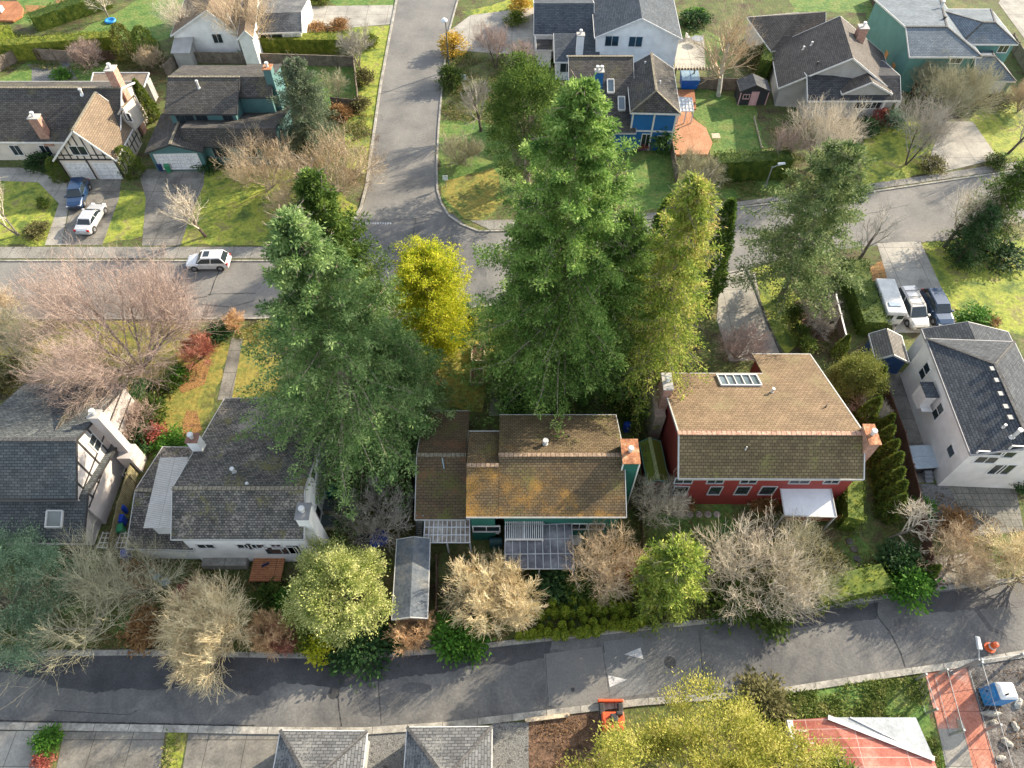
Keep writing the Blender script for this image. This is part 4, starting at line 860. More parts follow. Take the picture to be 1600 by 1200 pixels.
# === sea green house top right
th = house('sea-green house at the top right corner with slate blue hip roofs', 1500, 130)
V = Vol((1421, 89), (1535, 89), 5.0, (1480, 42), 6.8, 15, oh=.3, hips=(0, 4)); V.roof(th, BLU, trim=PIPE, cap=CAPD); V.walls(th, SEAG)
Vb = Vol((1500, 69), (1592, 69), 5.2, (1550, 35), 6.8, 9, oh=.3, hips=(3, 3)); Vb.roof(th, BLU, trim=PIPE, cap=CAPD); Vb.walls(th, SEAG); Vb.win(th, 'F', 1568, 75, 1.2, 1.1)
Vc = Vol((1520, 127), (1588, 127), 2.8, (1550, 88), 5.0, 9, oh=.3, hips=(0, 3.2)); Vc.roof(th, BLU, trim=PIPE, cap=CAPD); Vc.walls(th, SEAG); garage_door(Vc, th, 'F', 1550, 134, 3.0, 1.9)
V.win(th, 'F', 1494, 93, 1.5, .9)
m_ = MB(); 
p0, p1 = P(1385, 55), P(1428, 140)
m_.build
V.vent(th, 1470, 12, .15, .8, name='flue_pipe'); V.vent(th, 1475, 30, .15, .3, m=DARK)
for k in (3.0, 6.0): V.winl(th, 'L', k, 1.2, .7, 2.1, frame=plain('orange_wood', (.55, .25, .08), .6), pane=MC['orange_wood'], mull=0, name='door')
# cedar deck top left corner
t = thing('deck', 'red-brown octagonal deck in the top left corner', 'deck', P(15, 30))
m_ = MB(); m_.slab([P(*q, .4) for q in ((-30, 2), (28, 2), (36, 12), (34, 24), (20, 32), (-30, 31))], .3); m_.build('boards', TREX, t)
m_ = MB(); q = P(0, 18, .4); m_.box(q.x - .9, q.x + .5, q.y - .5, q.y + .5, .45, 1.1); m_.build('bench', PIPE, t)
# ---------------------------------------------------------------- vegetation

def nz(v): return v / np.maximum(1e-9, np.linalg.norm(v, axis=-1, keepdims=True))
def quad_mesh(name, V, m, parent=None):
    """V (n,4,3) -> one mesh of loose quads"""
    n = len(V); me = bpy.data.meshes.new(name)
    me.vertices.add(n * 4); me.vertices.foreach_set('co', V.astype(np.float32).ravel())
    me.loops.add(n * 4); me.loops.foreach_set('vertex_index', np.arange(n * 4, dtype=np.int32))
    me.polygons.add(n); me.polygons.foreach_set('loop_start', np.arange(0, n * 4, 4, dtype=np.int32))
    try: me.polygons.foreach_set('loop_total', np.full(n, 4, dtype=np.int32))
    except Exception: pass
    me.update(calc_edges=True); me.materials.append(m)
    o = bpy.data.objects.new(name, me); col.objects.link(o)
    if parent: o.parent = parent
    return o
def cards(C, D, N, L, W, bend=.0):
    """leaf-shaped quads: base C, long axis D, normal about N"""
    D = nz(D); S = nz(np.cross(D, N)); L = np.broadcast_to(L, C.shape[:-1])[..., None]; W = np.broadcast_to(W, C.shape[:-1])[..., None]
    N2 = np.cross(S, D)
    a = C; b = C + D * L * .45 + S * W * .5 - N2 * W * bend; c = C + D * L; d = C + D * L * .45 - S * W * .5 - N2 * W * bend
    return np.stack([a, b, c, d], axis=-2).reshape(-1, 4, 3)
def tubes(P0, P1, R0, R1, k=3):
    d = nz(P1 - P0); up = np.where(np.abs(d[:, 2:3]) < .9, np.array([[0, 0, 1.0]]), np.array([[1.0, 0, 0]]))
    x = nz(np.cross(d, up)); y = np.cross(d, x); q = []
    for i in range(k):
        a0, a1 = 2 * math.pi * i / k, 2 * math.pi * (i + 1) / k
        e0 = x * math.cos(a0) + y * math.sin(a0); e1 = x * math.cos(a1) + y * math.sin(a1)
        q.append(np.stack([P0 + e0 * R0[:, None], P0 + e1 * R0[:, None], P1 + e1 * R1[:, None], P1 + e0 * R1[:, None]], 1))
    return np.concatenate(q)
def rv(g, shape): return nz(g.normal(size=shape + (3,)))
def fir(h, Rr, seed, nb=240, M=20, K=8, leaf=.26, lw=.1, base=.06, power=.85, droop=.16, hang=.3, gap=.3, flat=.42, fluff=.75, dead=1.0):
    """conifer: boughs off a trunk, side shoots off each bough, tufts of needle sprays hanging off each shoot"""
    g = np.random.default_rng(seed)
    t = base + (1 - base) * np.linspace(0, 1, nb) ** 1.0; t = np.clip(t + g.uniform(-.012, .012, nb), 0, .99)
    az = np.arange(nb) * 2.39996 + g.uniform(-.7, .7, nb)
    L = Rr * (1 - (t - base) / (1 - base)) ** power * g.uniform(.62, 1.15, nb) + .3
    L *= 1 + .14 * np.sin(az * 2 + seed) + .1 * np.sin(az * 3 + t * 9); L[g.random(nb) < gap] *= .62
    L *= np.where(t < base + .1, .62 + 3.8 * (t - base), 1.0)
    out = np.stack([np.cos(az), np.sin(az), np.zeros(nb)], 1); sidev = np.stack([-out[:, 1], out[:, 0], 0 * t], 1)
    sway = lambda z: np.stack([.25 * np.sin(z * 5 + seed), .2 * np.cos(z * 4 + seed), 0 * z], -1) * h * .02
    org = sway(t) + np.stack([0 * t, 0 * t, t * h], 1)
    rise = .6 * t ** 1.3 - .16 + g.normal(size=nb) * .07; dr = droop * (1.4 - t) * g.uniform(.6, 1.3, nb); curl = g.normal(size=nb) * .12
    def pt(s):
        e = s[..., None]; ex = (None,) * (s.ndim - 1); X = lambda a: a[(slice(None),) + ex]
        l_ = X(L)[..., None]; r_ = X(rise)[..., None]; d_ = X(dr)[..., None]; cu = X(curl)[..., None]
        z = l_ * (r_ * e - d_ * e * e * 1.6 + .14 * e ** 3)
        return X(org) + X(out) * l_ * e + X(sidev) * l_ * cu * e * e + np.concatenate([0 * z, 0 * z, z], -1)
    s = .16 + .86 * (np.arange(M) + .5)[None] / M + g.uniform(-.025, .025, (nb, M)); p = pt(s)
    side = sidev[:, None] * np.where(np.arange(M) % 2 == 0, 1, -1)[None, :, None]
    sl = L[:, None] * flat * (1.1 - s) * g.uniform(.45, 1.2, (nb, M)) + .2
    td = nz(out[:, None] * .8 + side * .85 + np.array([0, 0, -.12]) + g.normal(size=(nb, M, 3)) * .2)
    nt = np.minimum(5, K); k = ((np.arange(K) % nt) + .5)[None, None] / nt + g.uniform(-.06, .06, (nb, M, K))
    c = p[:, :, None] + td[:, :, None] * (sl[..., None] * k)[..., None] - np.array([0, 0, 1.0]) * (hang * sl[..., None] * k ** 2)[..., None]
    # needles sit in tufts: a burst of sprays round each shoot tip
    o_ = g.normal(size=c.shape); c = c + o_ * .13 * np.array([1, 1, .75])
    d = td[:, :, None] * .5 + o_ * fluff + g.normal(size=c.shape) * .35 + np.array([0, 0, -hang * .5])
    n = o_ * .7 + np.array([0, 0, .6]) + g.normal(size=c.shape) * .4
    sz = leaf * g.uniform(.55, 1.3, c.shape[:-1]); Q = cards(c, d, n, sz, lw / leaf * sz, .12)
    m2 = 12; s2 = np.broadcast_to(np.linspace(.25, 1.0, m2)[None], (nb, m2)) + g.uniform(-.03, .03, (nb, m2)); c2 = pt(s2)[:, :, None] + g.normal(size=(nb, m2, 2, 3)) * .09
    Q2 = cards(c2, out[:, None, None] + g.normal(size=c2.shape) * .8, np.array([0, 0, .8]) + g.normal(size=c2.shape) * .6, leaf * 1.1, lw * 1.1)
    zz = g.uniform(.92, 1.0, 90); c3 = np.stack([g.normal(size=90) * .08, g.normal(size=90) * .08, zz * h], 1) + sway(np.full(90, .99))
    Q3 = cards(c3, rv(g, (90,)) + np.array([0, 0, .6]), rv(g, (90,)), leaf, lw)
    crown = np.concatenate([Q, Q2, Q3])
    st = 14; zs = np.linspace(0, 1, st + 1); r0 = .012 * h + .05
    A = sway(zs) + np.stack([0 * zs, 0 * zs, zs * h], 1); rr = r0 * (1 - zs * .93); T = [tubes(A[:-1], A[1:], rr[:-1], rr[1:], 8)]
    ss = np.linspace(0, .85, 5); B = np.stack([pt(np.full(nb, x)) for x in ss], 1)
    for i in range(4): T.append(tubes(B[:, i], B[:, i + 1], (.015 + .009 * L) * (1 - ss[i]), (.015 + .009 * L) * (1 - ss[i + 1]), 4))
    nd = int(nb * .8 * dead); i = g.integers(0, nb, nd); q0 = pt(np.full(nb, .7))[i] + g.normal(size=(nd, 3)) * .25; dn = nz(out[i] * .8 + g.normal(size=(nd, 3)) * .5 + np.array([0, 0, .25])); q1 = q0 + dn * g.uniform(.5, 1.3, nd)[:, None]
    T.append(tubes(q0, q1, np.full(nd, .022), np.full(nd, .01), 3))
    for _ in range(3):
        f = g.uniform(.3, .9, nd)[:, None]; a = q0 * (1 - f) + q1 * f; T.append(tubes(a, a + nz(dn + g.normal(size=(nd, 3)) * .7) * g.uniform(.2, .5, nd)[:, None], np.full(nd, .014), np.full(nd, .007), 3))
    return crown, np.concatenate(T)
def dome(h, Rr, seed, nc=130, per=60, leaf=.22, lw=.12, zmin=.12, shape=1.0, rc=.16, up=.35, inner=.45, lump=.18, ell=None):
    """rounded crown out of leaf clumps; h total height, Rr half width"""
    g = np.random.default_rng(seed)
    d = rv(g, (nc,)); d[:, 2] = np.abs(d[:, 2]) * np.where(g.random(nc) < .22, -.6, 1)
    d = nz(d); lu = 1 + lump * np.sin(d[:, 0] * 4 + seed) * np.cos(d[:, 1] * 5 + seed * 2)
    rad = g.uniform(inner, 1, nc) ** .6 * lu
    zc = h * (zmin + (1 - zmin) * .42); hz = h * (1 - zmin) * .55
    e = ell or (1, 1)
    wid = 1 - .35 * np.clip(d[:, 2], 0, 1) ** 2 * (shape)
    c = np.stack([d[:, 0] * Rr * rad * wid * e[0], d[:, 1] * Rr * rad * wid * e[1], zc + d[:, 2] * hz * rad], 1)
    rcl = rc * Rr * g.uniform(.7, 1.3, nc) + .1
    o = g.normal(size=(nc, per, 3)) * .6; cc = c[:, None] + o * rcl[:, None, None] * np.array([1, 1, .75])
    cc[..., 2] = np.maximum(cc[..., 2], .04)
    dirn = nz(o) * .7 + d[:, None] * .5 + g.normal(size=cc.shape) * .5 + np.array([0, 0, up * .5])
    nn = d[:, None] * .5 + np.array([0, 0, .8]) + g.normal(size=cc.shape) * .6
    sz = leaf * g.uniform(.6, 1.3, (nc, per))
    Q = cards(cc, dirn, nn, sz, lw / leaf * sz, .15)
    m0 = c[:, 2] < h * .99; k = min(nc, 40)
    T = [tubes(np.array([[0, 0, 0.]]), np.array([[0, 0, zc]]), np.array([.03 * h]), np.array([.02 * h]), 7), tubes(np.broadcast_to([0, 0, zc * .6], (k, 3)) + 0., c[:k] * .85 + np.array([0, 0, zc * .1]), np.full(k, .008 * h + .01), np.full(k, .01), 4)]
    return Q, np.concatenate(T)
def column_shrub(h, Rr, seed, n=2600, leaf=.2, lw=.1, power=.7, base=.0, tilt=.6):
    """cone or column of upright sprays"""
    g = np.random.default_rng(seed); t = g.random(n) ** 1.15; az = g.uniform(0, 2 * math.pi, n)
    lum = 1 + .16 * np.sin(az * 5 + t * 14 + seed) + .1 * np.sin(az * 9 - t * 25)
    prof = np.sin(np.clip(t * .93 + .07, 0, 1) * math.pi) ** power if power < 0 else (1 - t) ** power * (1 - .35 * np.exp(-t * 14))
    r = Rr * prof * lum * g.uniform(.55, 1.02, n) ** .5
    c = np.stack([r * np.cos(az), r * np.sin(az), base + t * h * .96], 1)
    out = np.stack([np.cos(az), np.sin(az), 0 * az], 1)
    d = out * .75 + np.array([0, 0, tilt]) + g.normal(size=c.shape) * .35; nn = out + np.array([0, 0, .4]) + g.normal(size=c.shape) * .5
    sz = leaf * g.uniform(.6, 1.3, n); Q = cards(c, d, nn, sz, lw / leaf * sz, .1)
    T = tubes(np.array([[0, 0, 0.]]), np.array([[0, 0, h * .9]]), np.array([.04 + .012 * h]), np.array([.02]), 6)
    return Q, T
def bare(h, spread, seed, stems=1, levels=5, kids=(7, 7, 6, 6), ang=(.75, .8, .8, .8), lean=(0, 0), up=.10, r0=None, twig=.013, trunk=.28, wob=.075, ratio=.66, stem_ang=.35, out_dir=None, grav=0):
    """leafless tree grown level by level; returns (trunk quads, branch quads)"""
    g = np.random.default_rng(seed); r0 = r0 or .021 * h + .04
    S = stems
    az = np.arange(S) * 2.4 + g.uniform(0, 1, S)
    d = np.stack([np.cos(az) * stem_ang, np.sin(az) * stem_ang, np.ones(S)], 1) + np.array([lean[0], lean[1], 0])
    if S == 1: d = np.array([[lean[0], lean[1], 1.0]])
    d = nz(d); p = np.zeros((S, 3)) + d * np.array([1, 1, 0]) * .15; ln = np.full(S, h * .62) * g.uniform(.8, 1.1, S); r = np.full(S, r0 * (1 if S == 1 else .62))
    wood = []; br = []
    Ks = [6, 5, 4, 3, 2, 2]
    for lv in range(levels):
        K = Ks[lv]; N = len(p); pts = [p]; rad = [r]; dirs = [d]; q = p; dd = d
        rend = np.maximum(twig * .5, r * (.5 if lv == 0 else .35))
        for k in range(K):
            dd = nz(dd + g.normal(size=dd.shape) * wob * (1 + .2 * lv) + np.array([0, 0, up * (1.2 if lv else .3) - grav * lv]) + (0 if out_dir is None else np.array([out_dir[0], out_dir[1], 0]) * .05))
            q = q + dd * (ln / K)[:, None]; pts.append(q); dirs.append(dd); rad.append(r + (rend - r) * (k + 1) / K)
        for k in range(K):
            T = tubes(pts[k], pts[k + 1], rad[k], rad[k + 1], 7 if lv == 0 else (5 if lv == 1 else 3)); (wood if lv == 0 else br).append(T)
        if lv == levels - 1: break
        nk = kids[min(lv, len(kids) - 1)]; nk = nk if lv < 3 else max(3, nk - 2)
        PT = np.stack(pts, 1); DR = np.stack(dirs, 1); RD = np.stack(rad, 1)
        smin = trunk if lv == 0 else .15
        s = (np.arange(nk)[None] + g.random((N, nk))) / nk * (1 - smin) + smin; s[:, -1] = 1.0
        f = s * K; i = np.minimum(f.astype(int), K - 1); fr = (f - i)[..., None]; ar = np.arange(N)[:, None]
        cp = PT[ar, i] * (1 - fr) + PT[ar, i + 1] * fr; cd = DR[ar, np.minimum(i + 1, K)]; cr = RD[ar, i] * (1 - fr[..., 0]) + RD[ar, i + 1] * fr[..., 0]
        a = ang[min(lv, len(ang) - 1)] * g.uniform(.6, 1.25, (N, nk)); a[:, -1] *= .4
        perp = rv(g, (N, nk))
        if lv == 0:
            th = np.arange(nk)[None] * 2.4 + g.uniform(0, 6.28, (N, 1)); perp = np.stack([np.cos(th), np.sin(th), 0 * th + .0], -1) + g.normal(size=(N, nk, 3)) * .15
        perp = nz(perp - cd * (perp * cd).sum(-1, keepdims=True))
        nd = cd * np.cos(a)[..., None] + perp * np.sin(a)[..., None]
        cl = ln[:, None] * ratio * (1.25 - .55 * s) * g.uniform(.7, 1.15, (N, nk)) * (spread if lv == 0 else 1)
        p = cp.reshape(-1, 3); d = nz(nd.reshape(-1, 3)); ln = cl.reshape(-1); r = np.maximum(twig * (1.0 if lv < levels - 2 else .62), (cr * .62).reshape(-1))
        ok = p[:, 2] > .0; p, d, ln, r = p[ok], d[ok], ln[ok], r[ok]
    W_, B_ = np.concatenate(wood), np.concatenate(br)
    B_[..., 2] = np.maximum(B_[..., 2], .03)
    # scale to the asked height
    z = max(W_[..., 2].max(), np.percentile(B_[..., 2], 99.7)); k = h / z
    return W_ * k, B_ * k
def hedgeQ(w, d, h, seed, dens=38, leaf=.17, lw=.11, lump=.08):
    """clipped hedge w x d x h, leaf faces over a box plus an added solid core that blocks light"""
    g = np.random.default_rng(seed); a_top, a_s, a_e = w * d, w * h, d * h
    n = int((a_top + 2 * a_s + 2 * a_e) * dens); f = g.choice(5, n, p=np.array([a_top, a_s, a_s, a_e, a_e]) / (a_top + 2 * a_s + 2 * a_e))
    u, v = g.random(n), g.random(n); c = np.zeros((n, 3)); N = np.zeros((n, 3))
    for i, (ff) in enumerate([(lambda u, v: (u * w, v * d, 0 * u + h), (0, 0, 1)), (lambda u, v: (u * w, 0 * u, v * h), (0, -1, 0)), (lambda u, v: (u * w, 0 * u + d, v * h), (0, 1, 0)), (lambda u, v: (0 * u, u * d, v * h), (-1, 0, 0)), (lambda u, v: (0 * u + w, u * d, v * h), (1, 0, 0))]):
        m = f == i; c[m] = np.stack(ff[0](u[m], v[m]), 1); N[m] = ff[1]
    bump = lump * (np.sin(c[:, 0] * 1.7 + seed) + np.sin(c[:, 0] * 3.9) + np.sin(c[:, 1] * 3.1 + c[:, 2] * 2))
    c += N * (bump - g.random(n) * .22)[:, None] - np.array([w / 2, d / 2, 0])
    dd = N * .5 + g.normal(size=c.shape) * .6 + np.array([0, 0, .4]); nn = N + g.normal(size=c.shape) * .5
    sz = leaf * g.uniform(.6, 1.3, n); c[:, 2] = np.maximum(c[:, 2], .03)
    Q = cards(c, dd, nn, sz, lw / leaf * sz, .1)
    x0, x1, y0, y1, z1 = -w / 2 + .25, w / 2 - .25, -d / 2 + .2, d / 2 - .2, h - .2
    if x1 > x0 and y1 > y0:  # unseen inner box, added to stop light passing through the leaf faces
        b = np.array([[x0, y0, 0], [x1, y0, 0], [x1, y1, 0], [x0, y1, 0], [x0, y0, z1], [x1, y0, z1], [x1, y1, z1], [x0, y1, z1]])
        Q = np.concatenate([Q, b[[[4, 5, 6, 7], [0, 1, 5, 4], [1, 2, 6, 5], [2, 3, 7, 6], [3, 0, 4, 7]]]])
    return Q
# leaf colours
FIRG = leafm('fir_needles', [(0.05, 0.112, 0.026), (0.11, 0.206, 0.045), (0.22, 0.338, 0.08), (0.396, 0.525, 0.15)], 0.4, .35)
FIRB = leafm('blue_fir_needles', [(0.055, 0.119, 0.039), (0.121, 0.213, 0.066), (0.231, 0.338, 0.121), (0.418, 0.537, 0.22)], 0.4, .35)
FIRL = leafm('bright_fir_needles', [(.05, .12, .03), (.125, .235, .05), (.24, .37, .09), (.43, .55, .18)], 0.4, .35)
FIRD = leafm('dark_cedar_needles', [(0.033, 0.07, 0.017), (0.078, 0.14, 0.026), (0.182, 0.252, 0.048)], 0.35, .5)
GOLD = leafm('golden_cypress', [(.1, .17, .012), (.3, .36, .02), (.56, .55, .04), (.75, .7, .09)], 0.45, .7)
CEDY = leafm('bronze_cedar', [(.08, .15, .025), (.18, .27, .04), (.33, .39, .07), (.46, .45, .11), (.48, .36, .15)], 0.4, .4)
PINE = leafm('grey_pine', [(.06, .085, .05), (.13, .17, .1), (.22, .26, .16)], .25, .5)
PALE = leafm('pale_leaves', [(0.103, 0.161, 0.034), (0.299, 0.345, 0.092), (0.529, 0.552, 0.207), (0.713, 0.69, 0.322)], 0.35, .6)
EUCA = leafm('grey_green_leaves', [(0.078, 0.13, 0.078), (0.169, 0.26, 0.156), (0.312, 0.429, 0.26)], 0.35, .6)
YGRN = leafm('yellow_green_leaves', [(0.092, 0.115, 0.017), (0.253, 0.276, 0.046), (0.46, 0.437, 0.103), (0.598, 0.529, 0.184)], 0.4, .5)
HEDG = leafm('hedge_leaves', [(.03, .06, .012), (.07, .11, .02), (.14, .17, .03)], .2, .8)
HEDY = leafm('sunny_hedge_leaves', [(.05, .08, .012), (.13, .17, .025), (.27, .28, .045)], .25, .8)
ARBO = leafm('arborvitae_leaves', [(.05, .09, .015), (.11, .16, .03), (.22, .25, .04)], .25, .8)
BRGT = leafm('bright_leaves', [(.04, .11, .015), (.08, .2, .025), (.16, .3, .05)], .3, .9)
LIME = leafm('lime_leaves', [(.25, .3, .02), (.45, .46, .03), (.6, .56, .06)], .35, .9)
OLIV = leafm('olive_leaves', [(.07, .07, .025), (.14, .13, .05), (.22, .2, .09)], .2, .8)
DKGR = leafm('dark_leaves', [(.015, .04, .012), (.035, .08, .025), (.07, .13, .04)], .2, .8)
REDL = leafm('red_leaves', [(.22, .05, .04), (.38, .12, .09), (.45, .2, .14)], .25, .8)
ORNG = leafm('dry_leaves', [(.16, .08, .03), (.3, .17, .07), (.4, .26, .12)], .2, .8)
def barkm(name, a, b, s=2.5): return noisem(name, [a, b], s, fine=9, fstr=.35, bump=.6)
BKF = barkm('fir_bark', (.2, .14, .1), (.36, .31, .26)); BKG = barkm('grey_bark', (.13, .11, .085), (.25, .22, .17)); BKD = barkm('dark_bark', (.06, .045, .035), (.13, .1, .08)); BKW = barkm('white_birch_bark', (.4, .37, .32), (.6, .57, .5))
TW = {k: barkm('twigs_' + k, a, b, 1.2) for k, (a, b) in dict(pink=((0.28, 0.2, 0.165), (0.47, 0.37, 0.31)), tan=((0.364, 0.273, 0.169), (0.598, 0.481, 0.325)), pale=((0.468, 0.403, 0.312), (0.715, 0.637, 0.494)), olive=((0.286, 0.273, 0.169), (0.468, 0.429, 0.286)), orange=((0.52, 0.312, 0.156), (0.754, 0.52, 0.286)), coral=((0.546, 0.416, 0.234), (0.8, 0.702, 0.442)), grey=((0.26, 0.234, 0.195), (0.442, 0.403, 0.338)), red=((0.325, 0.117, 0.078), (0.494, 0.221, 0.156))).items()}
MESH = {}
def place(name, label, cat, loc, s=(1, 1, 1), rz=0, group=None, parts=()):
    """a plant: an empty with trunk and crown; mesh data shared through parts = [(part name, mesh key, builder)]"""
    t = thing(name, label, cat, loc, rz, group); t.scale = s if isinstance(s, tuple) else (s, s, s)
    for pn, key, Q, m in parts:
        if key in MESH:
            o = bpy.data.objects.new(pn, MESH[key]); col.objects.link(o); o.parent = t
            if m and MESH[key].materials[0] != m: o.material_slots[0].link = 'OBJECT'; o.material_slots[0].material = m
        else:
            o = quad_mesh(pn, Q() if callable(Q) else Q, m, t); MESH[key] = o.data
    return t
CACHE = {}
def plant(kind, name, label, cat, loc, key, gen, mats, s=1, rz=0, group=None, pn=('trunk', 'crown')):
    """gen() -> (crown quads, trunk quads); key names shared geometry"""
    k1, k2 = key + '_t', key + '_c'
    if k2 not in MESH:
        Qc, Qt = gen(); o = [(pn[0], k1, Qt, mats[0]), (pn[1], k2, Qc, mats[1])]
    else: o = [(pn[0], k1, None, mats[0]), (pn[1], k2, None, mats[1])]
    return place(name, label, cat, loc, s, rz, group, o)
def top_at(u, v, h):
    p = P(u, v, h); return Vector((p.x, p.y, 0))
def FT(label, u, v, h, r, seed, mats, cat='fir tree', name='fir_tree', **k):
    return plant('fir', name, label, cat, top_at(u, v, h), 'fir%d' % seed, lambda: fir(h, r, seed, **k), mats)
FT('huge green fir left of centre, its boughs hanging over the white house', 450, 342, 26.5, 9.6, 11, (BKF, FIRB), nb=280, M=26, K=19, power=.8, gap=.2, leaf=.24, lw=.1, flat=.33, base=.1)
FT('darker fir whose tip rises just behind the huge left fir', 487, 272, 25, 6.2, 12, (BKF, FIRD), nb=240, M=19, K=14, power=.8, leaf=.24, lw=.1, gap=.2)
FT('green fir squeezed in at the right flank of the huge left fir', 596, 510, 14.5, 5.4, 31, (BKF, FIRB), nb=170, M=19, K=16, power=.75, leaf=.24, lw=.1, gap=.2, flat=.36)
FT('tallest bright green fir right of centre, its tip near the blue house', 912, 130, 30, 9.6, 13, (BKF, FIRL), nb=300, M=26, K=19, power=.8, gap=.2, leaf=.24, lw=.1, flat=.33, base=.08)
FT('broad fir on the left flank of the tallest fir', 850, 320, 21, 6.8, 14, (BKF, FIRL), nb=230, M=20, K=15, power=.8, leaf=.25, lw=.11, gap=.2)
FT('fir between the tallest fir and the bronze cedar', 985, 340, 20, 5.4, 15, (BKF, FIRG), nb=210, M=17, K=14, power=.75, leaf=.25, lw=.1, gap=.2)
plant('c', 'cypress_tree', 'dark bushy evergreen left of the blue house roof', 'evergreen tree', top_at(828, 88, 15.5), 'darkcyp', lambda: dome(15.5, 4.8, 16, nc=230, per=150, leaf=.24, lw=.12, zmin=.1, shape=.75, rc=.13, lump=.22), (BKF, FIRD))
plant('c', 'cedar_tree', 'bronze-yellow cedar right of the tallest fir', 'cedar tree', top_at(1092, 284, 24), 'bronze', lambda: fir(24, 4.9, 17, nb=300, M=18, K=9, power=.6, leaf=.27, lw=.09, droop=.3, hang=.7, fluff=.6, dead=2), (BKG, CEDY))
plant('c', 'golden_cypress', 'golden yellow cypress between the two huge firs', 'cypress tree', top_at(660, 404, 11.5), 'golden', lambda: fir(11.5, 4.8, 18, nb=380, M=15, K=11, power=.4, leaf=.2, lw=.09, droop=-.05, hang=-.1, gap=.06, fluff=.7, dead=0, base=.02), (BKG, GOLD))
plant('c', 'narrow_cypress', 'narrow dark column cypress right of the bronze cedar by the street', 'cypress tree', top_at(1146, 306, 13), 'colA', lambda: column_shrub(13, 1.9, 19, 9000, .34, .16, .6), (BKD, FIRD))
plant('c', 'narrow_cypress', 'narrow dark cypress peeping out behind the bronze cedar', 'cypress tree', top_at(1052, 290, 13), 'colA', None, (BKD, FIRD), s=.95, rz=2)
FT('pine with wide ragged boughs in the front lawn right of the bronze cedar', 1325, 232, 18, 6.6, 20, (BKG, leafm('mixed_pine', [(.045, .085, .03), (.11, .17, .055), (.21, .27, .1), (.34, .38, .17)], .3, .4)), 'pine tree', 'pine_tree', nb=150, M=18, K=17, power=.6, leaf=.26, lw=.11, base=.16, gap=.25)
FT('grey-green fir leaning against the right side of the teal upper-left house', 458, 98, 10.5, 4.2, 21, (BKG, PINE), nb=140, M=16, K=14, power=.6, leaf=.22, lw=.1, base=.1, gap=.25)
FT('small green fir below the grey-green fir, among the bare shrubs', 478, 268, 6, 2.2, 22, (BKG, FIRG), nb=90, M=9, K=5, leaf=.34, lw=.18)
plant('c', 'evergreen_tree', 'pale yellow-green bushy evergreen beside the low shed by the front road', 'evergreen tree', P(542, 945), 'paletree', lambda: dome(7.0, 3.3, 23, nc=170, per=260, leaf=.16, lw=.09, shape=.5, rc=.12, lump=.28, inner=.55), (BKG, PALE))
plant('c', 'pine_tree', 'grey-green round-headed pine at the left edge by the front road', 'pine tree', P(50, 965), 'euca', lambda: dome(8.5, 4.4, 24, nc=200, per=230, leaf=.15, lw=.08, shape=.5, rc=.11, lump=.28, inner=.55), (BKG, EUCA))
FT('feathery green cedar standing over the front road kerb', 1066, 868, 8.0, 2.9, 25, (BKG, leafm('feathery_cedar', [(.07, .12, .02), (.17, .25, .04), (.34, .4, .07), (.5, .5, .13)], .3, .5)), 'cedar tree', 'cedar_tree', nb=230, M=15, K=8, power=.42, leaf=.27, lw=.1, base=.04, droop=.25, hang=.4)
plant('c', 'evergreen_tree', 'large yellow-green spreading tree at the bottom edge over the red roofed building', 'evergreen tree', P(1065, 1252), 'bigyg', lambda: dome(10, 6.0, 26, nc=300, per=260, leaf=.19, lw=.075, shape=.5, rc=.1, ell=(1.2, .85), lump=.3, inner=.55), (BKG, YGRN))
plant('c', 'evergreen_tree', 'smaller green tree tip poking up in front of the red metal roof', 'evergreen tree', P(1255, 1235), 'conebr', lambda: fir(7, 2.4, 27, nb=110, M=9, K=5, power=.6), (BKG, ARBO))
plant('c', 'evergreen_tree', 'rounded yellow-green bush tree at the right end of the red house', 'evergreen tree', P(1325, 615), 'roundyg', lambda: dome(5, 2.3, 28, nc=120, per=130, leaf=.14, lw=.08), (BKG, leafm('olive_bright', [(.08, .1, .02), (.19, .21, .045), (.3, .31, .08)], .3, .6)))
FT('dark spruce at the right edge above the green lawn', 1606, 262, 10, 3.2, 29, (BKD, FIRD), 'spruce tree', 'spruce_tree', nb=200, M=13, K=5, power=.5, base=.1)
FT('small dark spruce against the lower lawn at the right edge', 1553, 330, 7, 2.3, 30, (BKD, DKGR), 'spruce tree', 'spruce_tree', nb=110, M=11, K=5, power=.45, base=.08)
# ---- bare trees
def BT(label, u, v, h, spread, seed, wood, tw, cat='bare tree', name='bare_tree', s=1, rz=0, key=None, **k):
    def gen():
        W_, B_ = bare(h, spread, seed, **k); return B_, W_
    return plant('b', name, label, cat, P(u, v), key or 'bare%d' % seed, gen, (wood, tw), s=s, rz=rz, pn=('trunk', 'branches'))
BT('very large pinkish bare tree with many pale limbs beside the left street', 222, 578, 11.2, 1.05, 41, BKG, TW['pink'], stems=9, stem_ang=1.0, kids=(10, 7, 7, 6), ang=(.5, .6, .7, .8), r0=.2, trunk=.25, twig=.011, lean=(.0, .1), up=.04)
BT('bare tree at the left edge beside the lawn of the upper-left tudor', 30, 368, 7.5, 1.0, 42, BKG, TW['pale'], stems=2, kids=(7, 6, 6, 4), lean=(-.35, 0), twig=.016)
BT('bare tree with a slim dark trunk on the teal house lawn', 322, 370, 6, 1.15, 43, BKD, TW['pale'], kids=(8, 6, 5, 4), lean=(-.25, .1), twig=.015)
BT('wide tangle of bare tan branches beside the street corner, its right part', 530, 300, 6.5, 1.5, 44, BKG, TW['tan'], stems=5, stem_ang=.9, kids=(8, 6, 6, 5), twig=.015)
BT('wide tangle of bare tan branches beside the street corner, its left part', 425, 292, 6, 1.4, 44, BKG, TW['tan'], s=.92, rz=2.2)
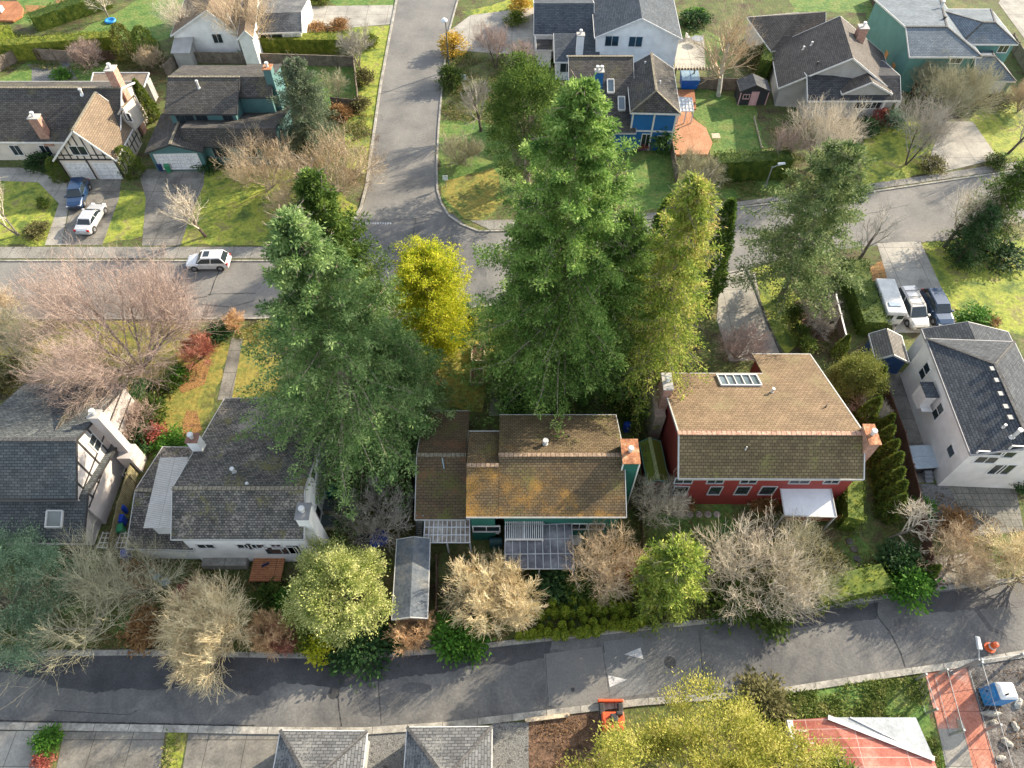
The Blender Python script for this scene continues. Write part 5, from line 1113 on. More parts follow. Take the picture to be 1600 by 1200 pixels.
BT('low bare shrub tree in the front corner bed behind the huge left fir', 475, 330, 4.5, 1.4, 44, BKG, TW['tan'], s=.7, rz=4.2)
BT('bare cherry tree with a dark trunk on the verge right of the side street', 752, 205, 7, 1.1, 45, BKD, TW['grey'], kids=(8, 6, 6, 5), ang=(.8, .7, .6, .6), twig=.014, lean=(-.15, 0))
BT('pinkish bare tree on the drive above the verge cherry', 775, 108, 6.5, 1.2, 46, BKD, TW['pink'], kids=(8, 7, 6, 4), stems=2, twig=.014)
BT('second pinkish bare tree beside the drive under the top centre house', 818, 118, 5.5, 1.2, 46, BKD, TW['pink'], s=.85, rz=1.5)
BT('tall white-barked birch right of the blue house deck', 1122, 150, 13, .8, 47, BKW, TW['tan'], kids=(14, 6, 5, 4), ang=(.75, .7, .8, .8), trunk=.3, twig=.014, lean=(.03, 0))
BT('big pale bare tree in front of the upper right dark-roofed house', 1268, 262, 8.5, 1.15, 48, BKG, TW['pale'], stems=3, stem_ang=.5, kids=(9, 7, 6, 5), twig=.015, lean=(-.05, 0))
BT('bare tree with pinkish twigs beside the big pale bare tree', 1215, 255, 5.5, 1.3, 46, BKG, TW['pink'], s=.9, rz=3)
BT('spreading bare tree with a leaning dark trunk on the yellow-green corner lawn', 1415, 258, 8, 1.5, 49, BKD, TW['grey'], stems=2, kids=(10, 7, 6, 5), ang=(.9, .8, .8, .8), trunk=.2, lean=(.35, .2), twig=.015)
BT('leaning bare tree at the right edge lawn above the cross street', 1575, 240, 8, 1.2, 50, BKD, TW['grey'], kids=(9, 6, 6, 4), lean=(.4, .2), twig=.015)
BT('dark leaning bare tree beside the driveway of the three parked vehicles, street end', 1474, 387, 8, 1.1, 51, BKD, TW['pale'], kids=(8, 6, 6, 5), trunk=.35, lean=(.4, .25), twig=.015)
BT('slim bare tree left of the parked white camper trailer', 1335, 416, 7, .9, 52, BKD, TW['grey'], kids=(6, 5, 5, 3), trunk=.3, lean=(.25, .2), twig=.014)
BT('pale bare tree over the spruce at the right edge lawn', 1565, 390, 5.5, 1.2, 53, BKG, TW['pale'], kids=(7, 5, 5, 4), stems=2, twig=.017)
BT('golden-barked bare tree fanning out left over the front road', 372, 995, 5.2, 1.25, 54, BKG, TW['coral'], stems=8, stem_ang=.9, kids=(10, 7, 6, 4), r0=.13, ang=(.6, .7, .7, .7), lean=(-.75, -.1), out_dir=(-.6, -.1), twig=.016, trunk=.15, up=.02)
BT('greyish bare tree sprawling over the front road kerb at lower left', 150, 985, 8.5, 1.3, 55, BKG, TW['olive'], stems=4, stem_ang=.8, kids=(7, 6, 5, 5), trunk=.2, twig=.012)
BT('thin bare tree beside the shiny garden chairs of the white left house', 235, 925, 6.5, 1.2, 55, BKG, TW['olive'], s=.75, rz=2.5)
BT('round bushy tan bare tree above the front road kerb, right of the low shed', 768, 950, 4.6, 1.1, 56, BKG, TW['coral'], stems=7, stem_ang=.9, kids=(9, 7, 6, 6), twig=.013, trunk=.1)
BT('large pale bare bush tree in the yard of the red house', 1165, 915, 6.0, 1.5, 57, BKG, TW['pale'], stems=7, stem_ang=1.1, kids=(7, 6, 5, 5), twig=.015, trunk=.15)
BT('pale bare bush tree at the left of the stepping stones of the red house', 1245, 900, 5, 1.3, 57, BKG, TW['olive'], s=.78, rz=2.1)
BT('bare shrub tree between the patio cover and the feathery cedar', 940, 895, 5.5, 1.2, 58, BKG, TW['tan'], stems=5, stem_ang=.6, kids=(8, 6, 5, 4), twig=.014)
BT('low bare tree between the green house chimney and the red house yard', 1020, 800, 5, 1.1, 58, BKG, TW['pale'], s=.75, rz=1.2)
BT('gnarled pale bare tree beside the row of pointed conifers', 1388, 842, 5.2, 1.1, 59, BKG, TW['pale'], kids=(8, 5, 5, 4), trunk=.3, twig=.016, wob=.2, ang=(.9, .9, .9, .9))
BT('bare shrub in front of the concrete pad at lower right', 1480, 890, 4, 1.4, 58, BKG, TW['tan'], s=.8, rz=3.1)
BT('golden tan bare tree at the lower right edge by the front road', 1585, 905, 5.5, 1.4, 60, BKG, TW['coral'], stems=6, stem_ang=.7, kids=(8, 6, 5, 4), twig=.016)
BT('pinkish bare shrub at the foot of the side drive above the red house roof', 1150, 560, 4.2, 1.3, 61, BKG, TW['pink'], stems=5, stem_ang=.7, kids=(8, 6, 6, 4), twig=.013)
BT('dark bare shrub in the gap left of the green house', 588, 825, 4.5, 1.3, 62, BKG, TW['grey'], stems=5, stem_ang=.8, kids=(7, 6, 5, 3), twig=.016)
BT('bare tree with two pale trunks behind the hedge at the top left', 396, 92, 11, 1.15, 63, BKW, TW['tan'], stems=2, stem_ang=.3, kids=(9, 6, 6, 5), twig=.014)
BT('bare tree behind the teal house beside the white top-left house', 300, 70, 6, 1.1, 63, BKG, TW['pale'], s=.7, rz=2)
BT('bare tan bush beside the upper-left fence and hedge', 140, 108, 3.8, 1.2, 64, BKG, TW['pink'], stems=7, stem_ang=.6, kids=(7, 6, 6, 3), twig=.016)
BT('low spreading bare shrub by the corner conifers of the top left garden', 238, 108, 3.2, 1.4, 64, BKG, TW['tan'], s=.8, rz=1)
BT('bare tree with a blue tub swing over the top left green lawn', 170, 28, 5.5, 1.2, 65, BKG, TW['pale'], kids=(8, 6, 5, 4), twig=.016)
BT('pale bare tree at the end of the clipped hedge by the side street', 562, 105, 6.0, 1.0, 66, BKG, TW['grey'], stems=3, stem_ang=.4, kids=(7, 6, 6, 4), twig=.015)
BT('bare bush inside the fenced lawn right of the grey-green fir', 528, 155, 4.5, 1.0, 66, BKG, TW['olive'], s=.7, rz=2)
BT('dusty olive bush on the verge lawn right of the side street', 718, 255, 3.6, 1.4, 67, BKG, TW['olive'], stems=9, stem_ang=.9, kids=(6, 6, 6, 4), twig=.014)
BT('round olive bush beside the orange deck and clipped dark hedge', 1088, 292, 4.2, 1.2, 67, BKG, TW['olive'], s=1.15, rz=2)
BT('fuzzy grey-olive bare tree before the sea-green house', 1475, 190, 8, 1.2, 68, BKG, TW['olive'], stems=6, stem_ang=.6, kids=(8, 7, 6, 5), twig=.015)
BT('fuzzy bare tree between the sea-green house and the dark-roofed house', 1440, 150, 6, 1.2, 68, BKG, TW['olive'], s=.7, rz=1.5)
BT('bare shrub at the garage corner of the sea-green house', 1590, 175, 4, 1.2, 68, BKG, TW['tan'], s=.5, rz=3)
BT('bushy bare shrub at the left edge below the left street', 30, 560, 5, 1.3, 69, BKG, TW['olive'], stems=7, stem_ang=.8, kids=(7, 6, 6, 4), twig=.015)
BT('bare twiggy tree at the far left beside the street kerb', 12, 505, 5, 1.0, 69, BKD, TW['tan'], s=.7, rz=1.3)
BT('reddish bare shrub beside the garden path of the white left house', 315, 560, 3.2, 1.4, 70, BKD, TW['red'], stems=6, stem_ang=.8, kids=(7, 6, 5, 3), twig=.016)
BT('brown bare shrub above the chimney of the half-timbered house', 205, 680, 3.6, 1.4, 70, BKD, TW['pink'], s=1.25, rz=1.4)
BT('orange-brown bare shrub beside the garden path, nearer the left street', 370, 512, 3, 1.2, 70, BKD, TW['orange'], s=.6, rz=2.6)
BT('orange bare shrub by the kerb left of the lime bush', 425, 995, 3, 1.3, 70, BKD, TW['orange'], s=.9, rz=.4)
BT('reddish twiggy shrub drooping over the front road kerb', 450, 1005, 3, 1.3, 70, BKD, TW['red'], s=.7, rz=3.4)
BT('brown bare shrub at the front end of the low shed', 650, 990, 3, 1.3, 70, BKD, TW['orange'], s=.9, rz=5)
BT('bare shrub in the planted bed beside the pine trunk and fence', 1272, 510, 3.4, 1.3, 70, BKG, TW['grey'], s=1.1, rz=2.2)
BT('small pale bare shrub between the round bush and the pointed conifers', 1352, 650, 3, 1.3, 70, BKG, TW['pale'], s=.85, rz=4)
BT('twiggy red-brown shrub over the kerb at lower right', 1510, 905, 3, 1.3, 70, BKG, TW['tan'], s=.7, rz=1)
# ---- clipped hedges
def HG(label, a, b, d, h, seed, m, dens=38, cat='hedge', name='hedge', lump=.08):
    p, q = P(*a), P(*b); L_ = (q - p).length; rz = math.atan2(q.y - p.y, q.x - p.x); c = (p + q) / 2 + Vector((-math.sin(rz), math.cos(rz), 0)) * d / 2
    t = thing(name, label, cat, c, rz); quad_mesh('foliage', hedgeQ(L_, d, h, seed, dens, lump=lump), m, t); return t
HG('long clipped hedge with a sunny yellow top at the top left', (5, 100), (188, 85), 2.2, 2.6, 1, HEDY, 30)
HG('short clipped hedge running from the left edge to the long sunny hedge', (-20, 110), (30, 60), 1.8, 2.2, 2, HEDY, 30)
HG('loose green hedge row beside the top left lawn', (60, 52), (180, 12), 2.4, 2.2, 3, HEDG, 30, lump=.2)
HG('clipped hedge above the wooden fence near the side street', (358, 85), (562, 85), 2.2, 2.2, 4, HEDY, 30)
HG('tall dark clipped hedge under the green lawn of the playhouse', (1112, 288), (1232, 282), 2.2, 3.0, 5, HEDG)
HG('narrow upright hedge between the playhouse and the dark-roofed house', (1198, 128), (1206, 60), 1.6, 3.0, 6, HEDG)
HG('thick dark hedge left of the parked camper trailer', (1378, 528), (1342, 425), 2.6, 2.2, 7, HEDG, lump=.15)
HG('low yellow-green hedge along the front road right of the pale bush tree', (1268, 958), (1388, 930), 2.2, 1.8, 8, ARBO, lump=.2)
HG('tall clipped hedge beside the white awning of the red house', (1335, 838), (1333, 752), 1.6, 2.6, 9, ARBO, lump=.2)
HG('dark ivy hedge between the half-timbered house and the white left house', (214, 712), (240, 600), 1.4, 1.6, 10, DKGR, lump=.25)
HG('dark green planting strip along the right side of the white left house', (548, 830), (552, 760), 1.2, 1.4, 11, DKGR, lump=.25)
HG('green hedge at the left edge by the front road under the round pine', (-20, 1012), (48, 1010), 1.6, 1.6, 12, ARBO)
# ---- shrubs
def gen_dome(h, r, seed, nc, per, leaf): return lambda: dome(h, r, seed, nc=nc, per=per, leaf=leaf, lw=leaf * .55, zmin=.02)
PROT = {}
def SH(label, u, v, m, h, w_, cat='shrub', name='shrub', group=None, rz=None, v_=0):
    """round shrub of height h, width w_, from three shared shapes per colour"""
    k = (m.name, v_ % 2)
    key = 'sh%s%d' % k
    t = plant('s', name, label, cat, P(u, v), key, gen_dome(1.0, .5, 80 + v_ % 2, 34, 42, .11), (BKD, m), s=(w_, w_, h), rz=rz if rz is not None else (u * 7 + v) % 6.28, group=group, pn=('stems', 'foliage'))
    return t
for i, (lab, u, v, m, h, w_) in enumerate([
 ('golden-orange round shrub at the foot of the street lamp', 709, 82, leafm('amber_leaves', [(.3, .2, .02), (.5, .33, .05), (.6, .42, .1)], .3, 2), 2.6, 3.4),
 ('dark green round shrub below the street lamp shrub', 706, 134, HEDG, 2.4, 3.2),
 ('clipped round shrub with yellow top at the top edge near the drive', 813, 18, leafm('amber_leaves', [(.3, .2, .02)], .3), 2.2, 3.0),
 ('low clipped shrub beside the top drive', 806, 36, HEDY, 1.3, 3.0),
 ('brown low shrub along the top drive verge, left one', 495, 50, ORNG, 1.2, 2.8),
 ('brown low shrub along the top drive verge, right one', 530, 46, ORNG, 1.2, 2.8),
 ('small green shrub beside the pale bare tree at the hedge end', 578, 72, HEDY, 1.6, 2.2),
 ('yellow shrub at the top edge left of the side street', 498, 5, HEDY, 1.2, 2.6),
 ('leafy camellia with pale blooms at the blue house wall', 1033, 232, leafm('camellia_leaves', [(.03, .09, .02), (.07, .15, .03), (.2, .3, .12)], .25, 2), 3.0, 3.0),
 ('small reddish shrub at the blue house corner', 1004, 232, REDL, 1.0, 1.6),
 ('dark rhododendron between the top centre house and the birch', 1085, 42, DKGR, 2.0, 4.0),
 ('round green shrub right of the top centre white house', 1085, 34, BRGT, 1.8, 3.4),
 ('olive shrub behind the birch trunk', 1178, 105, OLIV, 2.6, 4.0),
 ('red-leaved shrub at the porch of the upper right house', 1372, 190, REDL, 1.8, 2.4),
 ('grey-green shrub right of the red-leaved porch shrub', 1390, 198, EUCA, 2.0, 2.8),
 ('dark shrub left of the red-leaved porch shrub', 1352, 205, DKGR, 1.6, 2.8),
 ('brown shrub at the sea-green garage path', 1560, 165, OLIV, 1.4, 3.0),
 ('olive shrub on the yellow-green corner lawn behind the leaning tree', 1455, 262, OLIV, 1.2, 2.8),
 ('green ivy clump at the foot of the right edge leaning tree', 1555, 258, HEDG, 1.2, 2.4),
 ('small round shrub beside the left edge lawn and tudor drive', 70, 322, HEDG, 1.0, 1.3),
 ('reddish low shrub at the tudor lawn corner', 62, 365, OLIV, 1.1, 2.4),
 ('dark shrub against the tudor wall left of the garage', 68, 262, DKGR, 1.8, 2.6),
 ('green shrub in the top left garden behind the tudor roof', 98, 122, BRGT, 1.2, 2.4),
 ('green shrub below the two pale-trunked bare trees', 378, 80, BRGT, 1.4, 2.6),
 ('dark shrub at the porch of the teal house', 330, 255, DKGR, 1.2, 3.6),
 ('russet shrub right of the grey-green fir base', 535, 182, ORNG, 1.4, 2.6),
 ('yellow-olive shrub at the fenced corner near the side street', 565, 172, OLIV, 1.6, 2.4),
 ('olive shrub above the fenced corner shrub', 572, 130, OLIV, 1.8, 2.4),
 ('dark shrub below the grey-green fir', 425, 225, DKGR, 1.4, 3.2),
 ('green shrub under the grey-green fir beside the teal porch', 440, 218, HEDG, 1.6, 2.8),
 ('green bush left of the garden path, above the flower bed', 283, 590, BRGT, 1.4, 1.8),
 ('dark bush left of the garden path', 270, 605, HEDG, 1.3, 1.8),
 ('bright green spreading bush under the wall corner of the half-timbered house', 270, 695, BRGT, 1.0, 2.6),
 ('dark green bush beside the garden path top end', 345, 525, DKGR, 1.4, 2.4),
 ('brown bush row above the half-timbered house, left', 160, 655, ORNG, 1.6, 3.4),
 ('dark bush right of the brown bushes', 235, 650, HEDG, 1.8, 3.0),
 ('purple-brown bush beside the stucco chimney', 245, 682, REDL, 1.2, 1.8),
 ('dark evergreen bush at the right end of the timbered house gable', 215, 700, DKGR, 1.8, 2.6),
 ('olive round bush beside the left street verge', 15, 600, OLIV, 1.6, 2.8),
 ('small evergreen bush on the left edge lawn', 80, 515, OLIV, .8, 1.4),
 ('dark green bush pair by the cedar deck, left', 425, 935, HEDG, 1.4, 2.0),
 ('dark green bush pair by the cedar deck, right', 450, 945, BRGT, 1.4, 2.0),
 ('lime yellow bush drooping over the front road kerb', 508, 1012, LIME, 2.0, 2.3),
 ('yellow-green bush left of the lime bush', 490, 995, HEDY, 2.0, 2.2),
 ('small green bush in the bed left of the lime bush', 445, 1000, HEDG, 1.2, 1.6),
 ('dark laurel under the pale bushy evergreen', 570, 1012, DKGR, 1.6, 4.0),
 ('bright green laurel beside the round tan bare tree', 708, 1000, BRGT, 2.2, 2.8),
 ('bright green laurel under the round tan bare tree', 735, 1005, BRGT, 2.0, 2.6),
 ('dark bush below the green house patio', 868, 915, DKGR, 1.6, 3.6),
 ('green bush right of the patio cover', 900, 930, HEDG, 1.6, 2.8),
 ('dry orange bush left of the feathery cedar', 985, 895, ORNG, 1.6, 2.6),
 ('yellow-green bush behind the feathery cedar', 1040, 878, HEDY, 2.0, 3.0),
 ('dry haystack-like bush at the red house corner', 1065, 788, ORNG, 1.5, 1.7),
 ('second dry bush right of the white ring', 1192, 790, ORNG, 1.3, 1.9),
 ('green bush beneath the pale bush tree by the road', 1140, 950, HEDG, 1.8, 3.4),
 ('green bush under the pale bush tree, right side', 1200, 955, HEDG, 1.8, 3.4),
 ('olive bush right of the large pale bush tree', 1280, 885, OLIV, 1.8, 3.0),
 ('bright green bush at the end of the low front hedge', 1410, 925, BRGT, 2.2, 3.2),
 ('dark green laurel beneath the gnarled pale tree', 1398, 885, DKGR, 2.2, 3.0),
 ('bright green laurel beside the gnarled pale tree', 1402, 900, BRGT, 1.6, 2.4),
 ('bright green shrub left of the gravel bed', 1437, 800, BRGT, 1.4, 1.8),
 ('brown shrub below the gravel bed', 1488, 822, ORNG, 1.0, 2.6),
 ('dark shrub at the right end of the white house patio', 1590, 755, DKGR, 1.6, 2.2),
 ('dark green shrub in front of the parked navy car', 1522, 502, BRGT, 1.3, 3.0),
 ('small dry shrub beside the shrub in front of the navy car', 1546, 508, ORNG, .9, 1.6),
 ('dark shrub under the spruce at the right edge', 1560, 405, DKGR, 1.6, 4.0),
 ('round green shrub at the pine foot', 1238, 495, HEDG, 1.5, 1.9),
 ('round green shrub in a row below the pine, middle', 1248, 525, HEDG, 1.4, 1.7),
 ('round green shrub in a row below the pine, nearest the red roof', 1256, 545, ARBO, 1.3, 1.7),
 ('dark ferny shrub between the green house and the red house chimney', 985, 625, DKGR, 2.0, 3.0),
 ('dark bush behind the green house roof', 815, 640, DKGR, 1.6, 3.0),
 ('green bush at the corner of the green house by the blue barrel', 975, 640, HEDG, 1.6, 2.2),
 ('bright green clump on the concrete verge at the bottom left', 80, 1160, BRGT, 1.3, 1.7),
 ('russet clump below the bright green verge clump', 72, 1190, REDL, 1.0, 1.2),
 ('russet bush among the twigs at the lower left, under the trellis', 215, 905, ORNG, 1.3, 2.6),
 ('brown bush left of the grey-blue chairs', 170, 920, OLIV, 1.2, 2.8),
 ('reddish bush between the grey-blue chairs and the fan-shaped bare tree', 300, 935, REDL, 1.0, 2.2),
 ('low russet bush by the kerb under the sprawling bare tree', 230, 985, ORNG, 1.1, 2.8),
 ('green low bush by the kerb left of the fan-shaped bare tree', 300, 1000, HEDG, 1.1, 2.6),
 ('dark olive bush by the road edge left of the grassy plot', 1190, 1095, OLIV, 1.2, 3.2),
]): SH(lab, u, v, m, h, w_, v_=i)
# pointed conifers
def CON(label, u, v, h, r, key, seed, m, n=2600, power=.7, name='conifer', cat='conifer', group=None, s=1, rz=0):
    return plant('c', name, label, cat, P(u, v), key, lambda: column_shrub(h, r, seed, n, .22, .11, power), (BKD, m), s=s, rz=rz, group=group, pn=('stems', 'foliage'))
for i, (u, v, s) in enumerate([(1376, 668, .9), (1372, 690, 1.0), (1378, 712, 1.0), (1382, 733, 1.05), (1386, 754, 1.0), (1389, 773, 1.0), (1390, 792, .95)]):
    CON(['farthest', 'second farthest', 'third farthest', 'middle', 'third nearest', 'second nearest', 'nearest'][i] + ' pointed conifer of the row between the red house and the long brown fence', u - 8, v + 14, 4.2, 1.0, 'arb', 90, ARBO, 3000, .8, s=s, rz=i, group='pointed conifers in a row by the red house')
CON('pointed conifer leaning over the bare shrub near the blue shed', 1340, 690 - 22, 4.6, 1.1, 'arb', 90, ARBO, s=1.15, rz=2)
CON('pointed conifer beside the round yellow-green bush tree', 1350, 620, 4.2, 1.1, 'arb', 90, ARBO, s=1.1, rz=3)
CON('yellow-green conifer at the fence above the round bush tree', 1308, 555, 3, 1, 'arb', 90, ARBO, s=.75, rz=1)
CON('left of the two bushy conifers at the end of the long sunny hedge', 205, 92, 5, 1.9, 'bushc', 91, leafm('brownish_conifer', [(.05, .07, .015), (.13, .14, .03), (.26, .24, .06)], .2, .8), 4200, .4, s=1)
CON('right of the two bushy conifers at the end of the long sunny hedge', 238, 96, 5, 1.9, 'bushc', 91, ARBO, 4200, .4, s=1, rz=2)
CON('rounded brown-green conifer at the right corner of the tudor garages', 210, 272, 5, 1.6, 'bushc', 91, ARBO, s=.78, rz=1)
CON('low dark conifer left of the tudor garages', 97, 280, 3, 1, 'bushc', 91, ARBO, s=.6, rz=3)
CON('dark green conifer between the tudor chimney and the teal house', 238, 185, 4, 1.2, 'arb', 90, ARBO, s=1.3, rz=4)
CON('dark slim conifer by the intersection below the golden cypress', 737, 520, 3, .6, 'arb', 90, ARBO, s=.65, rz=2)
CON('small conifer left of the bottom gable by the front road', 20, 985, 3, 1, 'arb', 90, ARBO, s=.7, rz=2)
CON('tilted green conifer left of the gnarled pale tree base', 1440, 905, 3, 1, 'arb', 90, ARBO, s=.7, rz=2)
# knobbly clipped row along the road
def ball(seed=95): 
    g = np.random.default_rng(seed); n = 900; d = rv(g, (n,)); d[:, 2] = np.abs(d[:, 2]) * 1.0; d = nz(d)
    c = d * np.array([.5, .5, .95]) * g.uniform(.8, 1.02, n)[:, None]; 
    lo = np.concatenate([c, c[: n // 2] * np.array([1, 1, .0]) + np.stack([0 * c[: n // 2, 0], 0 * c[: n // 2, 0], g.random(n // 2) * .5], 1)]); dd = np.concatenate([d, d[: n // 2]])
    return cards(lo, dd * .6 + g.normal(size=lo.shape) * .5, dd + g.normal(size=lo.shape) * .35, .11, .065, .1), tubes(np.array([[0, 0, 0.]]), np.array([[0, 0, .6]]), np.array([.05]), np.array([.03]), 5)
KB = leafm('clipped_boxwood', [(.12, .19, .02), (.26, .33, .04), (.46, .5, .07)], .22, 1)
rk = random.Random(8); rows = [((803, 1000), (1006, 976), 17, 1.0), ((836, 986), (985, 966), 9, .9), ((838, 966), (985, 950), 12, 1.0), ((856, 952), (975, 938), 8, .95)]
for a, b, n_, s0 in rows:
    for i in range(n_):
        k = (i + .5) / n_; sc_ = s0 * rk.uniform(.7, 1.15)
        plant('k', 'clipped_shrub', 'small rounded clipped shrub in the knobbly rows beside the front road', 'clipped shrub', P(a[0] + (b[0] - a[0]) * k + rk.uniform(-2, 2), a[1] + (b[1] - a[1]) * k + rk.uniform(-4, 4)), 'knob', lambda: ball(), (BKD, KB), s=(sc_ * .78, sc_ * .78, sc_ * rk.uniform(1.2, 1.7)), rz=rk.uniform(0, 6), group='knobbly clipped shrubs along the road', pn=('stems', 'foliage'))
# ---- uncountable ground cover: weeds, dead leaves and twigs in the beds
def cover_stuff(name, label, polys, n, m, seed, size=.16, hgt=.35, z=.0):
    g = np.random.default_rng(seed); C_ = []
    areas = []
    for pts in polys:
        w3 = np.array([tuple(P(u, v)) for u, v in pts])[:, :2]; x, y = w3[:, 0], w3[:, 1]; areas.append((w3, abs(np.dot(x, np.roll(y, 1)) - np.dot(y, np.roll(x, 1))) / 2))
    tot = sum(a for _, a in areas)
    for w3, a in areas:
        k = int(n * a / tot); lo, hi = w3.min(0), w3.max(0); q = g.uniform(lo, hi, (k * 4, 2)); ins = np.zeros(len(q), bool); j = len(w3) - 1
        for i in range(len(w3)):
            xi, yi = w3[i]; xj, yj = w3[j]; c = ((yi > q[:, 1]) != (yj > q[:, 1])) & (q[:, 0] < (xj - xi) * (q[:, 1] - yi) / (yj - yi + 1e-9) + xi); ins ^= c; j = i
        q = q[ins]
        # clump it
        f = np.sin(q[:, 0] * 1.1 + seed) + np.sin(q[:, 1] * 1.4 + q[:, 0] * .6) + np.sin(q[:, 0] * 2.3 - q[:, 1] * 1.9) * .7; q = q[(f + g.normal(size=len(q)) * .7) > -.1][:k]; C_.append(q)
    q = np.concatenate(C_); n_ = len(q); f = .5 + .5 * np.sin(q[:, 0] * .9 + seed) * np.sin(q[:, 1] * 1.2)
    c = np.concatenate([q, (z + .03 + g.random(n_) * hgt * f)[:, None]], 1)
    Q = cards(c, g.normal(size=c.shape) * np.array([1, 1, .4]) + np.array([0, 0, .4]), g.normal(size=c.shape) * .6 + np.array([0, 0, 1.]), size * g.uniform(.5, 1.4, n_), size * .45 * g.uniform(.5, 1.4, n_), .1)
    return tag(quad_mesh(name, Q, m), label, 'ground cover', kind='stuff')
cover_stuff('ground_cover', 'mixed weeds and low evergreen cover filling the garden beds', [
 [(400, 880), (450, 900), (610, 980), (600, 1020), (560, 1025), (330, 1018), (300, 900)], [(680, 900), (900, 895), (1010, 910), (840, 930), (790, 990), (690, 1012)], [(1010, 885), (1300, 900), (1440, 880), (1440, 920), (1200, 958), (1010, 982)],
 [(545, 760), (645, 760), (650, 870), (560, 880)], [(985, 650), (1005, 650), (1010, 880), (990, 880)], [(740, 590), (980, 580), (975, 640), (780, 645)], [(340, 500), (420, 500), (410, 540), (350, 540)], [(0, 500), (60, 500), (60, 620), (0, 600)], [(190, 600), (260, 590), (250, 690), (200, 720)],
 [(1340, 560), (1372, 560), (1400, 700), (1430, 880), (1390, 900), (1350, 750)], [(0, 130 - 90), (60, 60), (250, 60), (262, 100), (190, 110), (0, 110)], [(1100, 280), (1240, 280), (1250, 300), (1110, 315)], [(1230, 480), (1300, 480), (1330, 560), (1270, 560)], [(690, 80), (860, 90), (830, 200), (690, 190)], [(1200, 200), (1345, 190), (1345, 290), (1235, 285)], [(440, 190), (560, 170), (580, 210), (450, 260)], [(262, 1143), (292, 1144), (268, 1240), (244, 1240)], [(100, 870), (330, 880), (330, 1010), (60, 1015)]], 90000, leafm('weed_leaves', [(.05, .09, .02), (.12, .16, .035), (.22, .22, .08), (.3, .21, .1)], .2, .9), 3, .2, .4)
cover_stuff('fallen_leaves', 'scattered brown leaves and twigs lying in beds and yards', [
 [(300, 880), (620, 980), (600, 1025), (60, 1020), (60, 900)], [(640, 860), (790, 860), (800, 1000), (650, 1020)], [(1010, 780), (1380, 840), (1440, 920), (1000, 985)], [(600, 640), (660, 640), (660, 880), (560, 870)], [(-20, 560), (60, 560), (60, 620), (-20, 620)], [(1400, 740), (1600, 830), (1600, 905), (1440, 920)], [(1540, 1050), (1650, 1040), (1650, 1250), (1580, 1250)], [(826, 1128), (960, 1110), (1000, 1250), (826, 1250)], [(440, 180), (600, 180), (580, 300), (440, 300)], [(1360, 60), (1380, 60), (1425, 170), (1400, 180)], [(180, 90), (260, 90), (260, 150), (200, 150)], [(200, 640), (260, 700), (190, 880), (150, 860)]], 40000, leafm('dead_leaves', [(.07, .04, .02), (.18, .1, .05), (.3, .2, .1)], .15, 2), 4, .14, .1)
cover_stuff('grass_tufts', 'longer grass tufts on the plot at the bottom right', [[(1195, 1085), (1440, 1055), (1475, 1200), (1480, 1290), (1200, 1290)]], 26000, leafm('grass_blades', [(.06, .1, .02), (.13, .18, .04), (.26, .26, .09)], .3, .8), 5, .22, .3)
